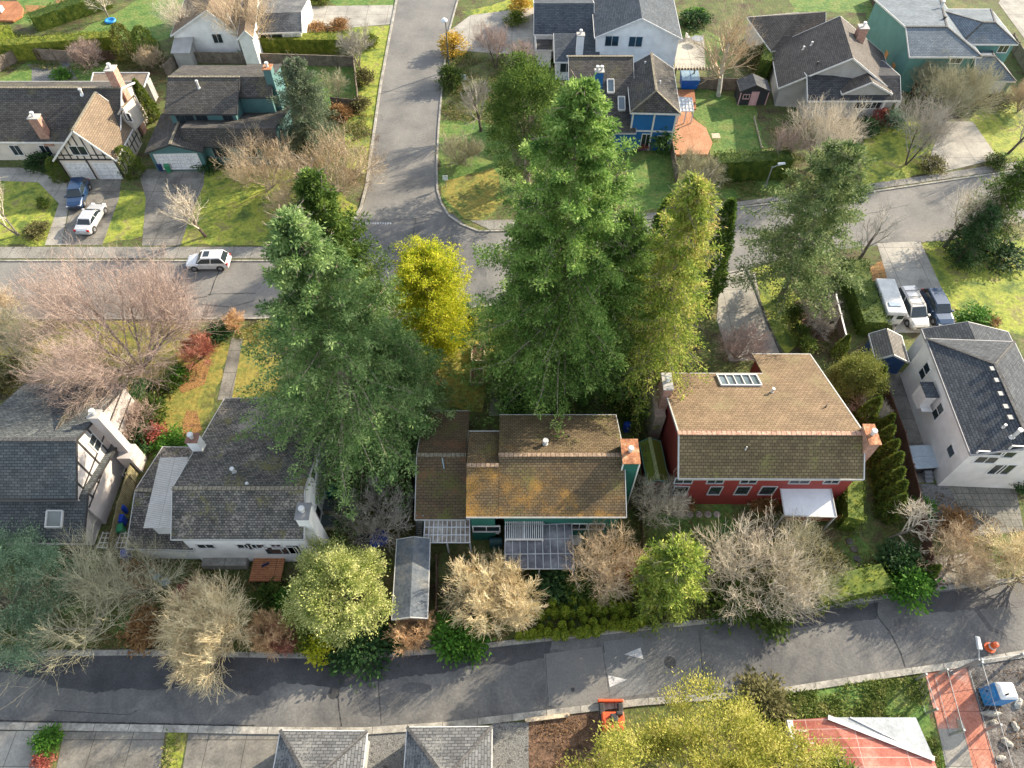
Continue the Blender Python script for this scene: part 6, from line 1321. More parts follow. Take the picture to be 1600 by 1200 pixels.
# ---------------------------------------------------------------- vehicles
BLUEP = lambda n, c: plain(n, c, .3, .2, 1.0)
def loft(m_, secs):
    """secs: list of (x, half width bottom, half width belt, z bottom, z top, half width top)"""
    rings = []
    for x, wb, wm, zb, zm, zt, wt in secs:
        rings.append([(x, -wb, zb), (x, -wm, zb + .12), (x, -wm, zm), (x, -wt, zt), (x, wt, zt), (x, wm, zm), (x, wm, zb + .12), (x, wb, zb)])
    vs = [v for r in rings for v in r]; n = 8; fs = []
    for j in range(len(rings) - 1):
        for i in range(n): fs.append((j * n + i, j * n + (i + 1) % n, (j + 1) * n + (i + 1) % n, (j + 1) * n + i))
    fs.append(list(range(n))); fs.append(list(range((len(rings) - 1) * n, len(rings) * n))[::-1])
    m_.add(vs, fs)
def car(label, name, cat, front, rear, paint, style='suv', L=None, rails=False, sunroof=False):
    a, b = P(*front), P(*rear); L = L or 4.6; c = (a + b) / 2; d = (a - b).normalized(); rz = math.atan2(d.y, d.x)
    t = thing(name, label, cat, (0, 0, 0)); h = {'suv': 1.62, 'sedan': 1.42, 'van': 1.75}[style]; W_ = .92 if style != 'van' else .98; X = L / 2
    bz = .3; belt = .95 if style != 'sedan' else .88
    m_ = MB()
    hood = {'suv': 1.0, 'sedan': .86, 'van': 1.05}[style]; tail = {'suv': 1.05, 'sedan': .98, 'van': 1.08}[style]
    loft(m_, [(-X, W_ * .8, W_ * .82, bz + .1, .62, .78, W_ * .7), (-X + .12, W_ * .92, W_ * .94, bz, .75, tail, W_ * .82), (-X + .9, W_ * .96, W_, bz - .05, .85, tail + .02, W_ * .92), (0, W_ * .96, W_, bz - .05, .85, belt + .08, W_ * .93), (X - 1.35, W_ * .96, W_, bz - .05, .84, belt + .04, W_ * .9), (X - .6, W_ * .95, W_ * .98, bz, .76, hood - .06, W_ * .82), (X - .16, W_ * .88, W_ * .9, bz, .66, hood - .2, W_ * .72), (X, W_ * .66, W_ * .68, bz + .08, .55, hood - .34, W_ * .6)])
    bd = m_.build('body', paint, t, smooth=False)
    md = bd.modifiers.new('round', 'BEVEL'); md.width = .06; md.segments = 2; md.limit_method = 'ANGLE'; md.angle_limit = R(25)
    # greenhouse: roof, pillars, glass
    xr0, xr1, xf1, xf0 = {'suv': (-X + .12, -X + .55, .35, 1.05), 'sedan': (-X + .75, -X + 1.35, .3, 1.1), 'van': (-X + .1, -X + .4, .65, 1.5)}[style]
    zb = belt + .05; tw = W_ * .76; bw = W_ * .92
    lo = [(xr0, -bw, zb), (xf0, -bw, zb), (xf0, bw, zb), (xr0, bw, zb)]; hi = [(xr1, -tw, h - .04), (xf1, -tw, h - .04), (xf1, tw, h - .04), (xr1, tw, h - .04)]
    lo = [Vector(v) for v in lo]; hi = [Vector(v) for v in hi]
    def panel(nm, q, inset=.06):
        c_ = sum(q, Vector()) / 4; n_ = (q[1] - q[0]).cross(q[2] - q[1]).normalized(); 
        if n_.dot(c_ - Vector((0, 0, .8))) < 0: n_ = -n_
        qq = [v + (c_ - v).normalized() * inset for v in q]; m_ = MB(); m_.hexa([v - n_ * .05 for v in qq], [v + n_ * .012 for v in qq]); m_.build(nm, GLASS, t)
    cab = MB(); cab.hexa([v - Vector((0, 0, .06)) for v in lo], hi); cb = cab.build('cabin', paint, t)
    md = cb.modifiers.new('round', 'BEVEL'); md.width = .05; md.segments = 2
    panel('windshield', [lo[1], lo[2], hi[2], hi[1]], .1); panel('rear_window', [lo[3], lo[0], hi[0], hi[3]], .12)
    for s_ in (0, 1):
        a0, a1, b0, b1 = (lo[0], lo[1], hi[0], hi[1]) if s_ == 0 else (lo[3], lo[2], hi[3], hi[2])
        k = .5; panel('side_window', [a0, a0.lerp(a1, k), b0.lerp(b1, k), b0], .07); panel('side_window', [a0.lerp(a1, k), a1, b1, b0.lerp(b1, k)], .07)
    m_ = MB(); m_.slab([Vector((xr1 - .02, -tw + .06, h)), Vector((xf1 + .02, -tw + .06, h)), Vector((xf1 + .02, tw - .06, h)), Vector((xr1 - .02, tw - .06, h))], .06); m_.build('roof_panel', paint, t)
    if sunroof: m_ = MB(); m_.slab([Vector((xf1 - .75, -.4, h + .02)), Vector((xf1 - .15, -.4, h + .02)), Vector((xf1 - .15, .4, h + .02)), Vector((xf1 - .75, .4, h + .02))], .03); m_.build('sunroof', GLASS, t)
    if rails:
        for s_ in (-1, 1): m_ = MB(); m_.beam((xr1 + .1, s_ * (tw - .1), h + .08), (xf1 - .05, s_ * (tw - .1), h + .08), .05, .06); m_.build('roof_rail', GREYM, t)
        for x in (xr1 + .7, (xr1 + xf1) / 2 + .2, xf1 - .3): m_ = MB(); m_.beam((x, -tw + .1, h + .1), (x, tw - .1, h + .1), .06, .05); m_.build('roof_bar', DARK, t)
    RUB = plain('tyre_rubber', (.02, .02, .02), .8); ALU = plain('wheel_alloy', (.4, .4, .42), .35, .7)
    for x in (X - .85, -X + .85):
        for s_ in (-1, 1):
            w_ = thing('wheel', None, None, (x, s_ * (W_ - .1), .34)); w_.parent = t
            m_ = MB(); m_.tube((0, -.12, 0), (0, .12, 0), .34, .34, 20)
            ty = m_.build('tyre', RUB); ty.parent = w_; m_ = MB(); m_.tube((0, s_ * .1, 0), (0, s_ * .135, 0), .22, .2, 12); ri = m_.build('rim', ALU); ri.parent = w_
            m_ = MB(); m_.tube((x, s_ * (W_ - .3), .36), (x, s_ * (W_ + .012), .36), .4, .4, 18); m_.build('wheel_arch', DARK, t)
    for s_ in (-1, 1):
        m_ = MB(); m_.box(X - .3, X - .08, s_ * .62 - .16, s_ * .62 + .16, .6, .74); m_.build('headlight', plain('lamp_glass', (.75, .78, .8), .15), t)
        m_ = MB(); m_.box(-X - .01, -X + .16, s_ * .72 - .12, s_ * .72 + .12, .7, .95); m_.build('tail_light', plain('tail_red', (.35, .02, .02), .2), t)
        m_ = MB(); m_.box(xf0 - .35, xf0 - .15, s_ * (W_ + .1) - .1, s_ * (W_ + .1) + .1, .95, 1.1); m_.build('side_mirror', paint, t)
    m_ = MB(); m_.box(X - .05, X + .015, -.45, .45, .42, .6); m_.build('grille', DARK, t)
    m_ = MB(); m_.box(-X - .02, -X + .02, -.25, .25, .55, .67); m_.build('number_plate', PIPE, t)
    t.location = (c.x, c.y, 0.02); t.rotation_euler = (0, 0, rz); return t
CARW = BLUEP('white_car_paint', (.72, .72, .72)); CARB = BLUEP('blue_car_paint', (.006, .035, .1)); CARS = BLUEP('silver_car_paint', (.5, .51, .52)); CARN = BLUEP('navy_car_paint', (.005, .035, .09)); CARC = BLUEP('cream_car_paint', (.6, .58, .54))
car('white hatchback with dark sunroof parked on the left street', 'parked_car', 'car', (296, 415), (362, 414), CARW, 'suv', 4.4, sunroof=True)
car('dark blue car parked at the tudor garage doors', 'parked_car', 'car', (119, 332), (133, 289), CARB, 'suv', 4.6)
car('white sedan parked behind the dark blue car', 'parked_car', 'car', (158, 327), (134, 368), CARS, 'sedan', 4.8)
car('cream minivan with roof bars parked between the trailer and the navy car', 'parked_car', 'car', (1432, 513), (1407, 466), CARC, 'van', 4.9, rails=True)
car('navy blue car parked at the right end of the driveway row', 'parked_car', 'car', (1472, 511), (1448, 465), CARN, 'suv', 4.7)
def trailer():
    t = thing('camper_trailer', 'white box camper trailer parked beside the dark hedge', 'trailer', (0, 0, 0)); a, b = P(1386, 508), P(1370, 462)
    m_ = MB(); m_.box(-2.3, 2.3, -.95, .95, .45, 2.2); bo = m_.build('body', noisem('trailer_skin', [(.42, .43, .42), (.58, .58, .56)], .9, fine=5, fstr=.12, rough=.5), t)
    md = bo.modifiers.new('b', 'BEVEL'); md.width = .12; md.segments = 3
    m_ = MB(); m_.box(1.0, 1.5, -.6, .5, 2.2, 2.28); m_.build('roof_hatch', plain('blue_grey_hatch', (.2, .28, .36), .4), t)
    for y in (-.5, .5): m_ = MB(); m_.box(2.28, 2.33, y - .3, y + .3, 1.3, 1.8); m_.build('window', GLASS, t)
    m_ = MB(); m_.box(-.8, .6, -.98, -.93, 1.1, 1.8); m_.build('side_window', GLASS, t)
    m_ = MB(); m_.beam((2.3, -.6, .45), (3.4, 0, .45), .1, .1); m_.beam((2.3, .6, .45), (3.4, 0, .45), .1, .1); m_.build('hitch', DARK, t)
    for s_ in (-1, 1): m_ = MB(); m_.tube((-.3, s_ * .85, .35), (-.3, s_ * 1.0, .35), .35, .35, 18); m_.build('wheel', plain('tyre_rubber', (.02,) * 3), t)
    m_ = MB(); m_.tube((2.34, -.1, .9), (2.46, -.1, .9), .33, .33, 16); m_.build('spare_wheel', PIPE, t)
    d = (a - b).normalized(); c = (a + b) / 2; t.location = (c.x, c.y, 0.02); t.rotation_euler = (0, 0, math.atan2(d.y, d.x))
trailer()
# ---------------------------------------------------------------- street things
def lamp(label, u, v, h, head_dir, arm):
    b = P(u, v); t = thing('street_lamp', label, 'street lamp', b); d = Vector((*head_dir, 0)).normalized(); m_ = MB()
    m_.tube(b, b + Vector((0, 0, h)), .11, .06, 10); m_.tube(b, b + Vector((0, 0, .5)), .2, .16, 10); m_.build('pole', plain('dark_pole', (.07, .08, .08), .5) if arm < 1 else GREYM, t)
    if arm >= 1: m_ = MB(); m_.tube(b + Vector((0, 0, h - .1)), b + d * arm + Vector((0, 0, h + .2)), .05, .04, 8); m_.build('arm', GREYM, t)
    c = b + d * arm + Vector((0, 0, h + .1)); m_ = MB()
    if arm < 1: m_.lathe([(.1, -.1), (.42, .05), (.4, .2), (.2, .38), (.02, .42)], c, 16)
    else: m_.hexa([c + d * x + Vector((-d.y, d.x, 0)) * y + Vector((0, 0, .1)) for x, y in ((-.4, -.15), (.5, -.12), (.5, .12), (-.4, .15))], [c + d * x + Vector((-d.y, d.x, 0)) * y + Vector((0, 0, .28)) for x, y in ((-.4, -.12), (.4, -.08), (.4, .08), (-.4, .12))])
    m_.build('lamp_head', plain('pale_lamp_head', (.6, .63, .66), .3), t)
lamp('tall dark street lamp with a round pale head beside the side street', 702, 110, 6.6, (-1, 0), .15)
lamp('grey street lamp with an arm over the front road at the red paved path', 1483, 1053, 4.0, (.2, 1), 1.0)
lamp('small lamp post with curved arm by the cross street hedge', 1195, 293, 2.9, (1, .2), 1.0)
def sign(label, u, v, h, w_=.6, hh=.6):
    b = P(u, v); t = thing('sign_post', label, 'sign', b); m_ = MB(); m_.box(b.x - .04, b.x + .04, b.y - .04, b.y + .04, 0, h); m_.build('post', GREYM, t)
    m_ = MB(); m_.hexa([b + Vector(q) for q in ((-w_ / 2, -.09, h - hh), (w_ / 2, -.09, h - hh), (w_ / 2, -.05, h - hh), (-w_ / 2, -.05, h - hh))], [b + Vector(q) for q in ((-w_ / 2, -.02, h), (w_ / 2, -.02, h), (w_ / 2, .02, h), (-w_ / 2, .02, h))]); m_.build('sign_plate', plain('pale_sign', (.6, .66, .64), .5), t)
sign('small pale sign plate on the green verge right of the side street', 697, 292, 1.6); sign('pale square sign on the round shrub bed under the street lamp', 725, 133, 1.5, .7, .7)
# fences
def fence(label, pts, h, m, name='fence', cat='fence', thk=.06, cap=None, post=2.4, mesh=False):
    w3 = [P(u, v) for u, v in pts]; t = thing(name, label, cat, w3[0]); m_ = MB(); pm = MB(); n = 0
    for a, b in zip(w3, w3[1:]):
        d = (b - a); k = max(1, int(d.length / post)); dn = d.normalized(); s_ = Vector((-dn.y, dn.x, 0)) * thk / 2
        if not mesh: m_.hexa([a - s_, b - s_, b + s_, a + s_], [a - s_ + Vector((0, 0, h)), b - s_ + Vector((0, 0, h)), b + s_ + Vector((0, 0, h)), a + s_ + Vector((0, 0, h))])
        else:
            for z in (.08, h): m_.beam(a + Vector((0, 0, z)), b + Vector((0, 0, z)), .03, .03)
            q = int(d.length / .35)
            for i in range(q):
                p = a.lerp(b, i / q); p2 = a.lerp(b, min(1, (i + 2.0) / q)); m_.beam(p + Vector((0, 0, .05)), p2 + Vector((0, 0, h)), .012, .012); m_.beam(p2 + Vector((0, 0, .05)), p + Vector((0, 0, h)), .012, .012)
        for i in range(0 if n == 0 else 1, k + 1): 
            if n < 60: p = a.lerp(b, i / k); q_ = MB(); q_.box(p.x - .07, p.x + .07, p.y - .07, p.y + .07, 0, h + .12); q_.build('post', cap or m, t); n += 1
        if cap and not mesh: pm.beam(a + Vector((0, 0, h + .03)), b + Vector((0, 0, h + .03)), .14, .05)
    m_.build('fence_panel' if not mesh else 'wire_mesh', m, t)
    if pm.v: pm.build('top_rail', cap, t)
WG = noisem('grey_fence_wood', [(.14, .11, .09), (.28, .23, .18)], 1.2, joints=(.15, 9, (.05, .04, .03)))
WR = noisem('brown_fence_wood', [(.14, .07, .045), (.22, .12, .08)], 1.2, joints=(.15, 9, (.06, .03, .02)))
fence('grey board fence round the top left back garden', [(-10, 118), (38, 92), (115, 98)], 1.7, WG)
fence('dark board fence below the long sunny hedge', [(46, 94), (190, 96)], 1.5, WOODD)
fence('long wooden fence below the clipped hedge near the side street', [(285, 98), (410, 100), (555, 105)], 1.5, WG, cap=WOOD)
fence('pale fence side along the fenced lawn by the side street', [(555, 105), (562, 170)], 1.6, WG)
fence('short green-grey fence at the bottom of the fenced lawn', [(520, 168), (558, 172)], 1.5, WG)
fence('brown fence between the tudor and the teal house', [(262, 120), (285, 98)], 1.7, WG)
fence('grey fence behind the playhouse lawn', [(1078, 138), (1158, 142)], 1.7, WG)
fence('pale fence left of the orange deck', [(1046, 232), (1056, 285)], 1.6, WG)
fence('wooden garden bed border on the playhouse lawn, left side', [(1178, 186), (1190, 234)], .3, PALEW, 'bed_border', 'border')
fence('long dark fence between the upper right house and the sea-green house', [(1360, 0), (1425, 150)], 1.6, WOODD)
fence('board fence at the right of the sea-green garage', [(1575, 70), (1610, 130)], 1.6, WG)
fence('long brown fence between the pointed conifers and the hot tub yard', [(1366, 592), (1402, 690), (1440, 850), (1446, 905)], 1.6, WR)
fence('white-topped fence beside the planted bed right of the pine', [(1297, 478), (1312, 540)], 1.6, WG, cap=WHITE)
fence('mossy fence between the green house and the red house', [(992, 670), (998, 760), (1004, 900)], 1.5, noisem('mossy_fence', [(.09, .08, .04), (.18, .16, .07)], 1.2, joints=(.15, 9, (.04, .035, .02))))
fence('long mossy fence between the half-timbered house and the white left house', [(225, 712), (198, 800), (180, 885)], 1.7, noisem('pale_mossy_fence', [(.2, .17, .09), (.32, .28, .16)], 1.2, joints=(.15, 9, (.08, .07, .04))))
fence('fence at the left side of the green house', [(645, 745), (648, 812)], 1.6, WOODD)
fence('wooden fence along the low shed right side', [(684, 880), (684, 960)], 1.5, WOODD)
fence('fence beside the drive at the foot of the red house side drive', [(1440, 905), (1452, 925)], 1.4, WG)
CHN = plain('chain_link', (.38, .4, .4), .4, .6)
fence('chain-link fence right of the red paved path', [(1513, 1045), (1540, 1140), (1566, 1230)], 1.8, CHN, 'chain_link_fence', 'fence', mesh=True)
fence('chain-link fence left part of the red paved path', [(1460, 1056), (1484, 1148)], 1.8, CHN, 'chain_link_fence', 'fence', mesh=True)
fence('thin chain-link fence between the grass plot and the red paved path', [(1430, 1062), (1446, 1115)], 1.6, CHN, 'chain_link_fence', 'fence', mesh=True)
fence('chain-link fence along the kerb at lower right', [(1515, 1040), (1640, 1022)], 1.6, CHN, 'chain_link_fence', 'fence', mesh=True)
fence('timber plank lying along the kerb left of the orange excavator', [(822, 1126), (888, 1118)], .25, PALEW, 'timber_plank', 'plank', thk=.25)
# portable toilet
def ptoilet():
    b = P(1545, 1090); t = thing('portable_toilet', 'blue portable toilet with white roof on the rubble ground', 'portable toilet', b); b = Vector(b)
    m_ = MB(); m_.box(b.x - .6, b.x + .6, b.y - .55, b.y + .55, .1, 2.1); m_.build('cabin', plain('toilet_blue', (.01, .2, .5), .4), t)
    m_ = MB(); m_.box(b.x - .66, b.x + .66, b.y - .6, b.y + .6, 0, .12); m_.build('skid', DARK, t)
    m_ = MB(); m_.lathe([(.8, 2.1), (.82, 2.2), (.6, 2.34), (.2, 2.4), (.02, 2.41)], (b.x, b.y, 0), 4)
    vs = []; m_ = MB(); m_.hexa([(b.x - .65, b.y - .6, 2.1), (b.x + .65, b.y - .6, 2.1), (b.x + .65, b.y + .6, 2.1), (b.x - .65, b.y + .6, 2.1)], [(b.x - .5, b.y - .45, 2.4), (b.x + .5, b.y - .45, 2.4), (b.x + .5, b.y + .45, 2.4), (b.x - .5, b.y + .45, 2.4)]); o = m_.build('roof', plain('toilet_white', (.7, .7, .69), .4), t)
    md = o.modifiers.new('b', 'BEVEL'); md.width = .12; md.segments = 3
    m_ = MB(); m_.box(b.x - .64, b.x - .6, b.y - .35, b.y + .35, .2, 1.9); m_.build('door', plain('toilet_door_blue', (.01, .26, .6), .4), t)
    m_ = MB(); m_.box(b.x - .67, b.x - .64, b.y + .15, b.y + .25, 1.0, 1.15); m_.build('handle', DARK, t)
    m_ = MB(); m_.tube((b.x - .3, b.y - .3, 2.2), (b.x - .3, b.y - .3, 2.75), .06, .06, 8); m_.build('vent_pipe', DARK, t)
ptoilet()
# excavator
def excavator():
    b = P(955, 1122); t = thing('excavator', 'small orange-red excavator half under the yellow-green tree', 'excavator', b); OR = plain('excavator_orange', (.62, .1, .03), .4)
    def bx(nm, x0, x1, y0, y1, z0, z1, m): m_ = MB(); m_.box(b.x + x0, b.x + x1, b.y + y0, b.y + y1, z0, z1); o = m_.build(nm, m, t); md = o.modifiers.new('b', 'BEVEL'); md.width = .06; md.segments = 2
    for s_ in (-1, 1): bx('track', s_ * .65 - .18, s_ * .65 + .18, -1.1, .9, 0, .5, plain('track_rubber', (.03, .03, .03), .8))
    bx('body', -.75, .75, -1.0, .2, .5, 1.2, OR); bx('seat', -.25, .25, -.5, 0, 1.2, 1.7, DARK); bx('blade', -.9, .9, .95, 1.15, .1, .5, OR)
    bx('engine_cover', -.7, -.1, -.95, -.3, 1.2, 1.5, OR); bx('control_console', .15, .6, -.1, .15, 1.2, 1.75, DARK)
    m_ = MB(); m_.beam(b + Vector((.1, -.8, .8)), b + Vector((.2, -2.0, 1.9)), .2, .26); m_.build('boom', PIPE, t); m_ = MB(); m_.beam(b + Vector((.2, -2.0, 1.9)), b + Vector((.3, -2.9, .6)), .16, .2); m_.build('arm', PIPE, t)
    m_ = MB(); m_.hexa([b + Vector(q) for q in ((0, -3.1, .1), (.6, -3.1, .1), (.6, -2.8, .1), (0, -2.8, .1))], [b + Vector(q) for q in ((0, -3.2, .6), (.6, -3.2, .6), (.6, -2.6, .6), (0, -2.6, .6))]); m_.build('bucket', plain('bucket_red', (.5, .06, .03), .5), t)
excavator()
# hot tub
def hottub():
    b = P(1434, 722); t = thing('hot_tub', 'hot tub with pale blue-grey folding cover beside the right white house', 'hot tub', b); t.rotation_euler = (0, 0, R(4))
    def rr(m_, x0, x1, y0, y1, z0, z1, r=.3):
        pts = []
        for cx, cy, a0 in ((x1 - r, y1 - r, 0), (x0 + r, y1 - r, 90), (x0 + r, y0 + r, 180), (x1 - r, y0 + r, 270)):
            for i in range(6): a = R(a0 + i * 18); pts.append((cx + r * math.cos(a), cy + r * math.sin(a)))
        k = len(pts); m_.add([(x, y, z0) for x, y in pts] + [(x, y, z1) for x, y in pts], [list(range(k))[::-1], list(range(k, 2 * k))] + [(i, (i + 1) % k, k + (i + 1) % k, k + i) for i in range(k)])
    for nm, z0, z1, s_, m in (('shell', 0, .85, 1.05, DARK),):
        m_ = MB(); rr(m_, -s_, s_, -s_, s_, z0, z1); o = m_.build(nm, m); o.parent = t
    CV = noisem('tub_cover', [(.3, .36, .4), (.42, .48, .52)], .8, fine=5, fstr=.1, rough=.45, bump=.05)
    for y0, y1 in ((-1.1, -.01), (.01, 1.1)):
        m_ = MB(); rr(m_, -1.1, 1.1, y0, y1, .86, .98, .16); o = m_.build('cover', CV); o.parent = t
    for i in range(3): m_ = MB(); m_.box(-.2, .45, -1.45 - .3 * i, -1.15 - .3 * i, 0, .6 - .2 * i); o = m_.build('step', plain('grey_step', (.2, .21, .22), .7)); o.parent = t
hottub()
# raised beds, bins, barrels, garden things
def rbed(label, u, v, w_, d):
    b = P(u, v); t = thing('raised_bed', label, 'raised bed', b); m_ = MB()
    for x0, x1, y0, y1 in ((-w_ / 2, w_ / 2, -.06, .06), (-w_ / 2, w_ / 2, d - .06, d + .06), (-w_ / 2 - .06, -w_ / 2 + .06, .06, d - .06), (w_ / 2 - .06, w_ / 2 + .06, .06, d - .06)): m_.box(b.x + x0, b.x + x1, b.y + y0, b.y + y1, 0, .5)
    m_.build('frame', PALEW, t); m_ = MB(); m_.box(b.x - w_ / 2 + .07, b.x + w_ / 2 - .07, b.y + .07, b.y + d - .07, 0, .38); m_.build('soil', MULCH, t)
rbed('wooden raised bed on the mossy lawn below the golden cypress, upper one', 747, 568, 1.2, 1.9); rbed('wooden raised bed on the mossy lawn, lower one beside the path', 745, 602, 1.2, 1.6)
def barrel(name, label, cat, u, v, r, h, m, lid=None):
    b = P(u, v); t = thing(name, label, cat, b); m_ = MB(); m_.lathe([(r * .85, 0), (r, h * .3), (r, h * .7), (r * .88, h), (.02, h)], b, 14); m_.build('drum', m, t); m_ = MB(); m_.lathe([(r * .7, h), (r * .7, h + .04), (.02, h + .06)], b, 14); m_.build('lid', lid or m, t)
BLP = plain('royal_blue_plastic', (.01, .05, .35), .4); GRP = plain('green_plastic', (.03, .22, .1), .5)
barrel('barrel', 'blue rain barrel at the back corner of the green house', 'barrel', 978, 672, .35, 1.0, BLP); barrel('barrel', 'blue drum between the timbered house fence and the white left house', 'barrel', 195, 800, .35, 1.0, BLP)
def bin_(label, u, v, m, rz=0, s=1):
    b = P(u, v); t = thing('wheelie_bin', label, 'bin', b, rz); t.scale = (s, s, s)
    m_ = MB(); m_.hexa([(-.22, -.26, .05), (.22, -.26, .05), (.22, .22, .05), (-.22, .22, .05)], [(-.29, -.33, 1.0), (.29, -.33, 1.0), (.29, .33, 1.0), (-.29, .33, 1.0)]); o = m_.build('bin_body', m); o.parent = t
    m_ = MB(); m_.hexa([(-.31, -.36, 1.0), (.31, -.36, 1.0), (.31, .36, 1.0), (-.31, .36, 1.0)], [(-.28, -.3, 1.08), (.28, -.3, 1.08), (.28, .33, 1.1), (-.28, .33, 1.1)]); o = m_.build('lid', m); o.parent = t
    for x in (-.24, .24): m_ = MB(); m_.tube((x - .04, .26, .12), (x + .04, .26, .12), .12, .12, 10); o = m_.build('wheel', DARK); o.parent = t
bin_('blue bin below the drum beside the white left house', 195, 818, BLP); bin_('green-lidded bin next to the blue bin beside the white left house', 194, 833, GRP, .3); bin_('blue bin at the front left corner of the white left house', 203, 872, BLP, .2)
bin_('dark blue bin at the left of the teal garage door', 254, 266, plain('navy_plastic', (.01, .03, .1), .5)); bin_('green bin beside the dark bin at the teal garage door', 265, 268, GRP, .2)
bin_('dark bin at the sea-green house wall', 1388, 72, plain('navy_plastic', (.01, .03, .1), .5), .3); bin_('second dark bin at the sea-green house wall', 1392, 82, GRP, .3)
def mound(name, label, cat, u, v, w_, h, m, seed):
    b = P(u, v); g = random.Random(seed); t = thing(name, label, cat, b); m_ = MB(); prof = []
    n = 12; rings = []
    for r, z in ((1, 0), (1.0, .35), (.8, .75), (.45, .95), (.02, 1)):
        rings.append([(b.x + math.cos(i * math.tau / n) * r * w_ / 2 * g.uniform(.8, 1.1), b.y + math.sin(i * math.tau / n) * r * w_ / 2 * g.uniform(.8, 1.1), z * h * g.uniform(.85, 1.1)) for i in range(n)])
    m_.add([v_ for r in rings for v_ in r], [(j * n + i, j * n + (i + 1) % n, (j + 1) * n + (i + 1) % n, (j + 1) * n + i) for j in range(4) for i in range(n)]); m_.build('sheet', m, t, smooth=False)
mound('covered_heap', 'heap under a teal tarpaulin beside the white left house wall', 'tarpaulin', 516, 768, 1.5, 1.0, noisem('teal_tarp', [(.01, .13, .13), (.03, .22, .2)], 1.5), 1)
mound('covered_heap', 'blue tarpaulin heap under the dark bare shrub', 'tarpaulin', 590, 842, 1.7, .6, BLP, 2); mound('covered_heap', 'dark plastic heap left of the blue tarpaulin heap', 'tarpaulin', 570, 845, 1.3, .7, plain('black_sheet', (.02, .025, .03), .35), 3)
t = thing('cold_frame', 'grey-topped wooden cold frame along the white left house wall', 'cold frame', P(516, 800))
for u, v in ((516, 795), (514, 820)):
    b = P(u, v); m_ = MB(); m_.box(b.x - .95, b.x + .8, b.y - .5, b.y + .5, 0, .7); m_.build('box', PALEW, t); m_ = MB(); m_.box(b.x - .98, b.x + .83, b.y - .53, b.y + .53, .7, .76); m_.build('lid', plain('slate_lid', (.08, .1, .11), .5), t)
t = thing('trellis', 'white lattice panel lying at the corner of the white left house', 'trellis', P(180, 860)); q = P(180, 860); m_ = MB()
for i in range(4): m_.beam(q + Vector((-1.1, i * .4, .6)), q + Vector((1.1, i * .4, .6)), .05, .05)
for i in range(7): m_.beam(q + Vector((-1.1 + i * .36, -.1, .63)), q + Vector((-1.1 + i * .36, 1.3, .63)), .05, .05)
m_.build('lattice', WHITE, t)
t = thing('wire_frame', 'pale wire drying frame at the gable of the half-timbered house', 'drying frame', P(190, 745)); q = P(188, 750); m_ = MB()
for i in range(16): m_.beam(q + Vector((-1.3, i * .14, .9)), q + Vector((.6, i * .14, .9)), .02, .02)
m_.beam(q + Vector((.6, 0, .9)), q + Vector((.6, 2.2, .9)), .05, .05); m_.beam(q + Vector((-1.3, 0, .9)), q + Vector((-1.3, 2.2, .9)), .05, .05); m_.build('wires', PIPE, t); m_ = MB(); m_.box(q.x + .56, q.x + .64, q.y, q.y + .08, 0, .9); m_.build('leg', PIPE, t)
def person_like_statue(): pass
# garden seats and tables
def table(label, u, v, r, h, m, name='garden_table', sq=False):
    b = P(u, v); t = thing(name, label, 'table', b); m_ = MB()
    if sq: m_.box(b.x - r, b.x + r, b.y - r, b.y + r, h, h + .05)
    else: m_.lathe([(r, h), (r, h + .04), (.02, h + .05)], b, 18)
    m_.build('table_top', m, t)
    for x, y in ((-.5, -.5), (.5, -.5), (.5, .5), (-.5, .5)): m_ = MB(); m_.tube(b + Vector((x * r, y * r, 0)), b + Vector((x * r, y * r, h)), .03, .03, 6); m_.build('leg', m, t)
table('round pale garden table behind the top centre white house', 1088, 68, .8, .72, GREYM); table('small wooden table on the green lawn by the orange deck', 1117, 218, .5, .5, PALEW, 'garden_table', True)
table('white patio table under the bare shrub at the green house patio', 898, 848, .5, .7, WHITE)
def chair(label, u, v, rz, m):
    t = thing('garden_chair', label, 'chair', P(u, v), rz)
    def bx(n_, *a): m_ = MB(); m_.box(*a); o = m_.build(n_, m); o.parent = t
    bx('seat', -.28, .28, -.28, .28, .4, .45); bx('backrest', -.28, .28, .24, .3, .45, 1.0)
    for x in (-.25, .21):
        for y in (-.25, .21): bx('leg', x, x + .04, y, y + .04, 0, .4)
chair('pale garden chair behind the top centre white house', 1074, 62, 2.0, PIPE)
chair('dark blue chair on the cedar deck', 421, 893, .5, plain('navy_plastic', (.01, .03, .1), .5)).__class__
chair('white garden chair under the green house patio cover edge', 903, 884, 2.5, WHITE)
chair('grey-blue metal chair among the twigs by the front garden', 247, 903, .8, plain('blue_grey_paint', (.3, .4, .42), .5)); chair('second grey-blue chair among the twigs', 262, 912, 2.4, plain('blue_grey_paint', (.3, .4, .42), .5))
t = thing('fire_pit', 'square rusty fire pit table on the mossy lawn behind the green house', 'fire pit', P(690, 602)); b = P(690, 602)
m_ = MB(); m_.box(b.x - .45, b.x + .45, b.y - .35, b.y + .35, .5, .56); m_.build('top', RUST, t)
for x in (-.4, .36):
    for y in (-.3, .26): m_ = MB(); m_.box(b.x + x, b.x + x + .04, b.y + y, b.y + y + .04, 0, .5); m_.build('leg', DARK, t)
t = thing('toy_ring', 'bright blue ring tub on the top left lawn', 'paddling pool', P(173, 34)); m_ = MB(); m_.lathe([(.5, .05), (.75, 0), (.82, .15), (.75, .3), (.55, .3), (.5, .12)], P(173, 34), 20); m_.build('ring', plain('pool_blue', (.02, .22, .55), .4), t, smooth=True)
t = thing('barbecue', 'dark covered barbecue under the patio edge of the green house', 'barbecue', P(775, 850)); b = P(775, 852)
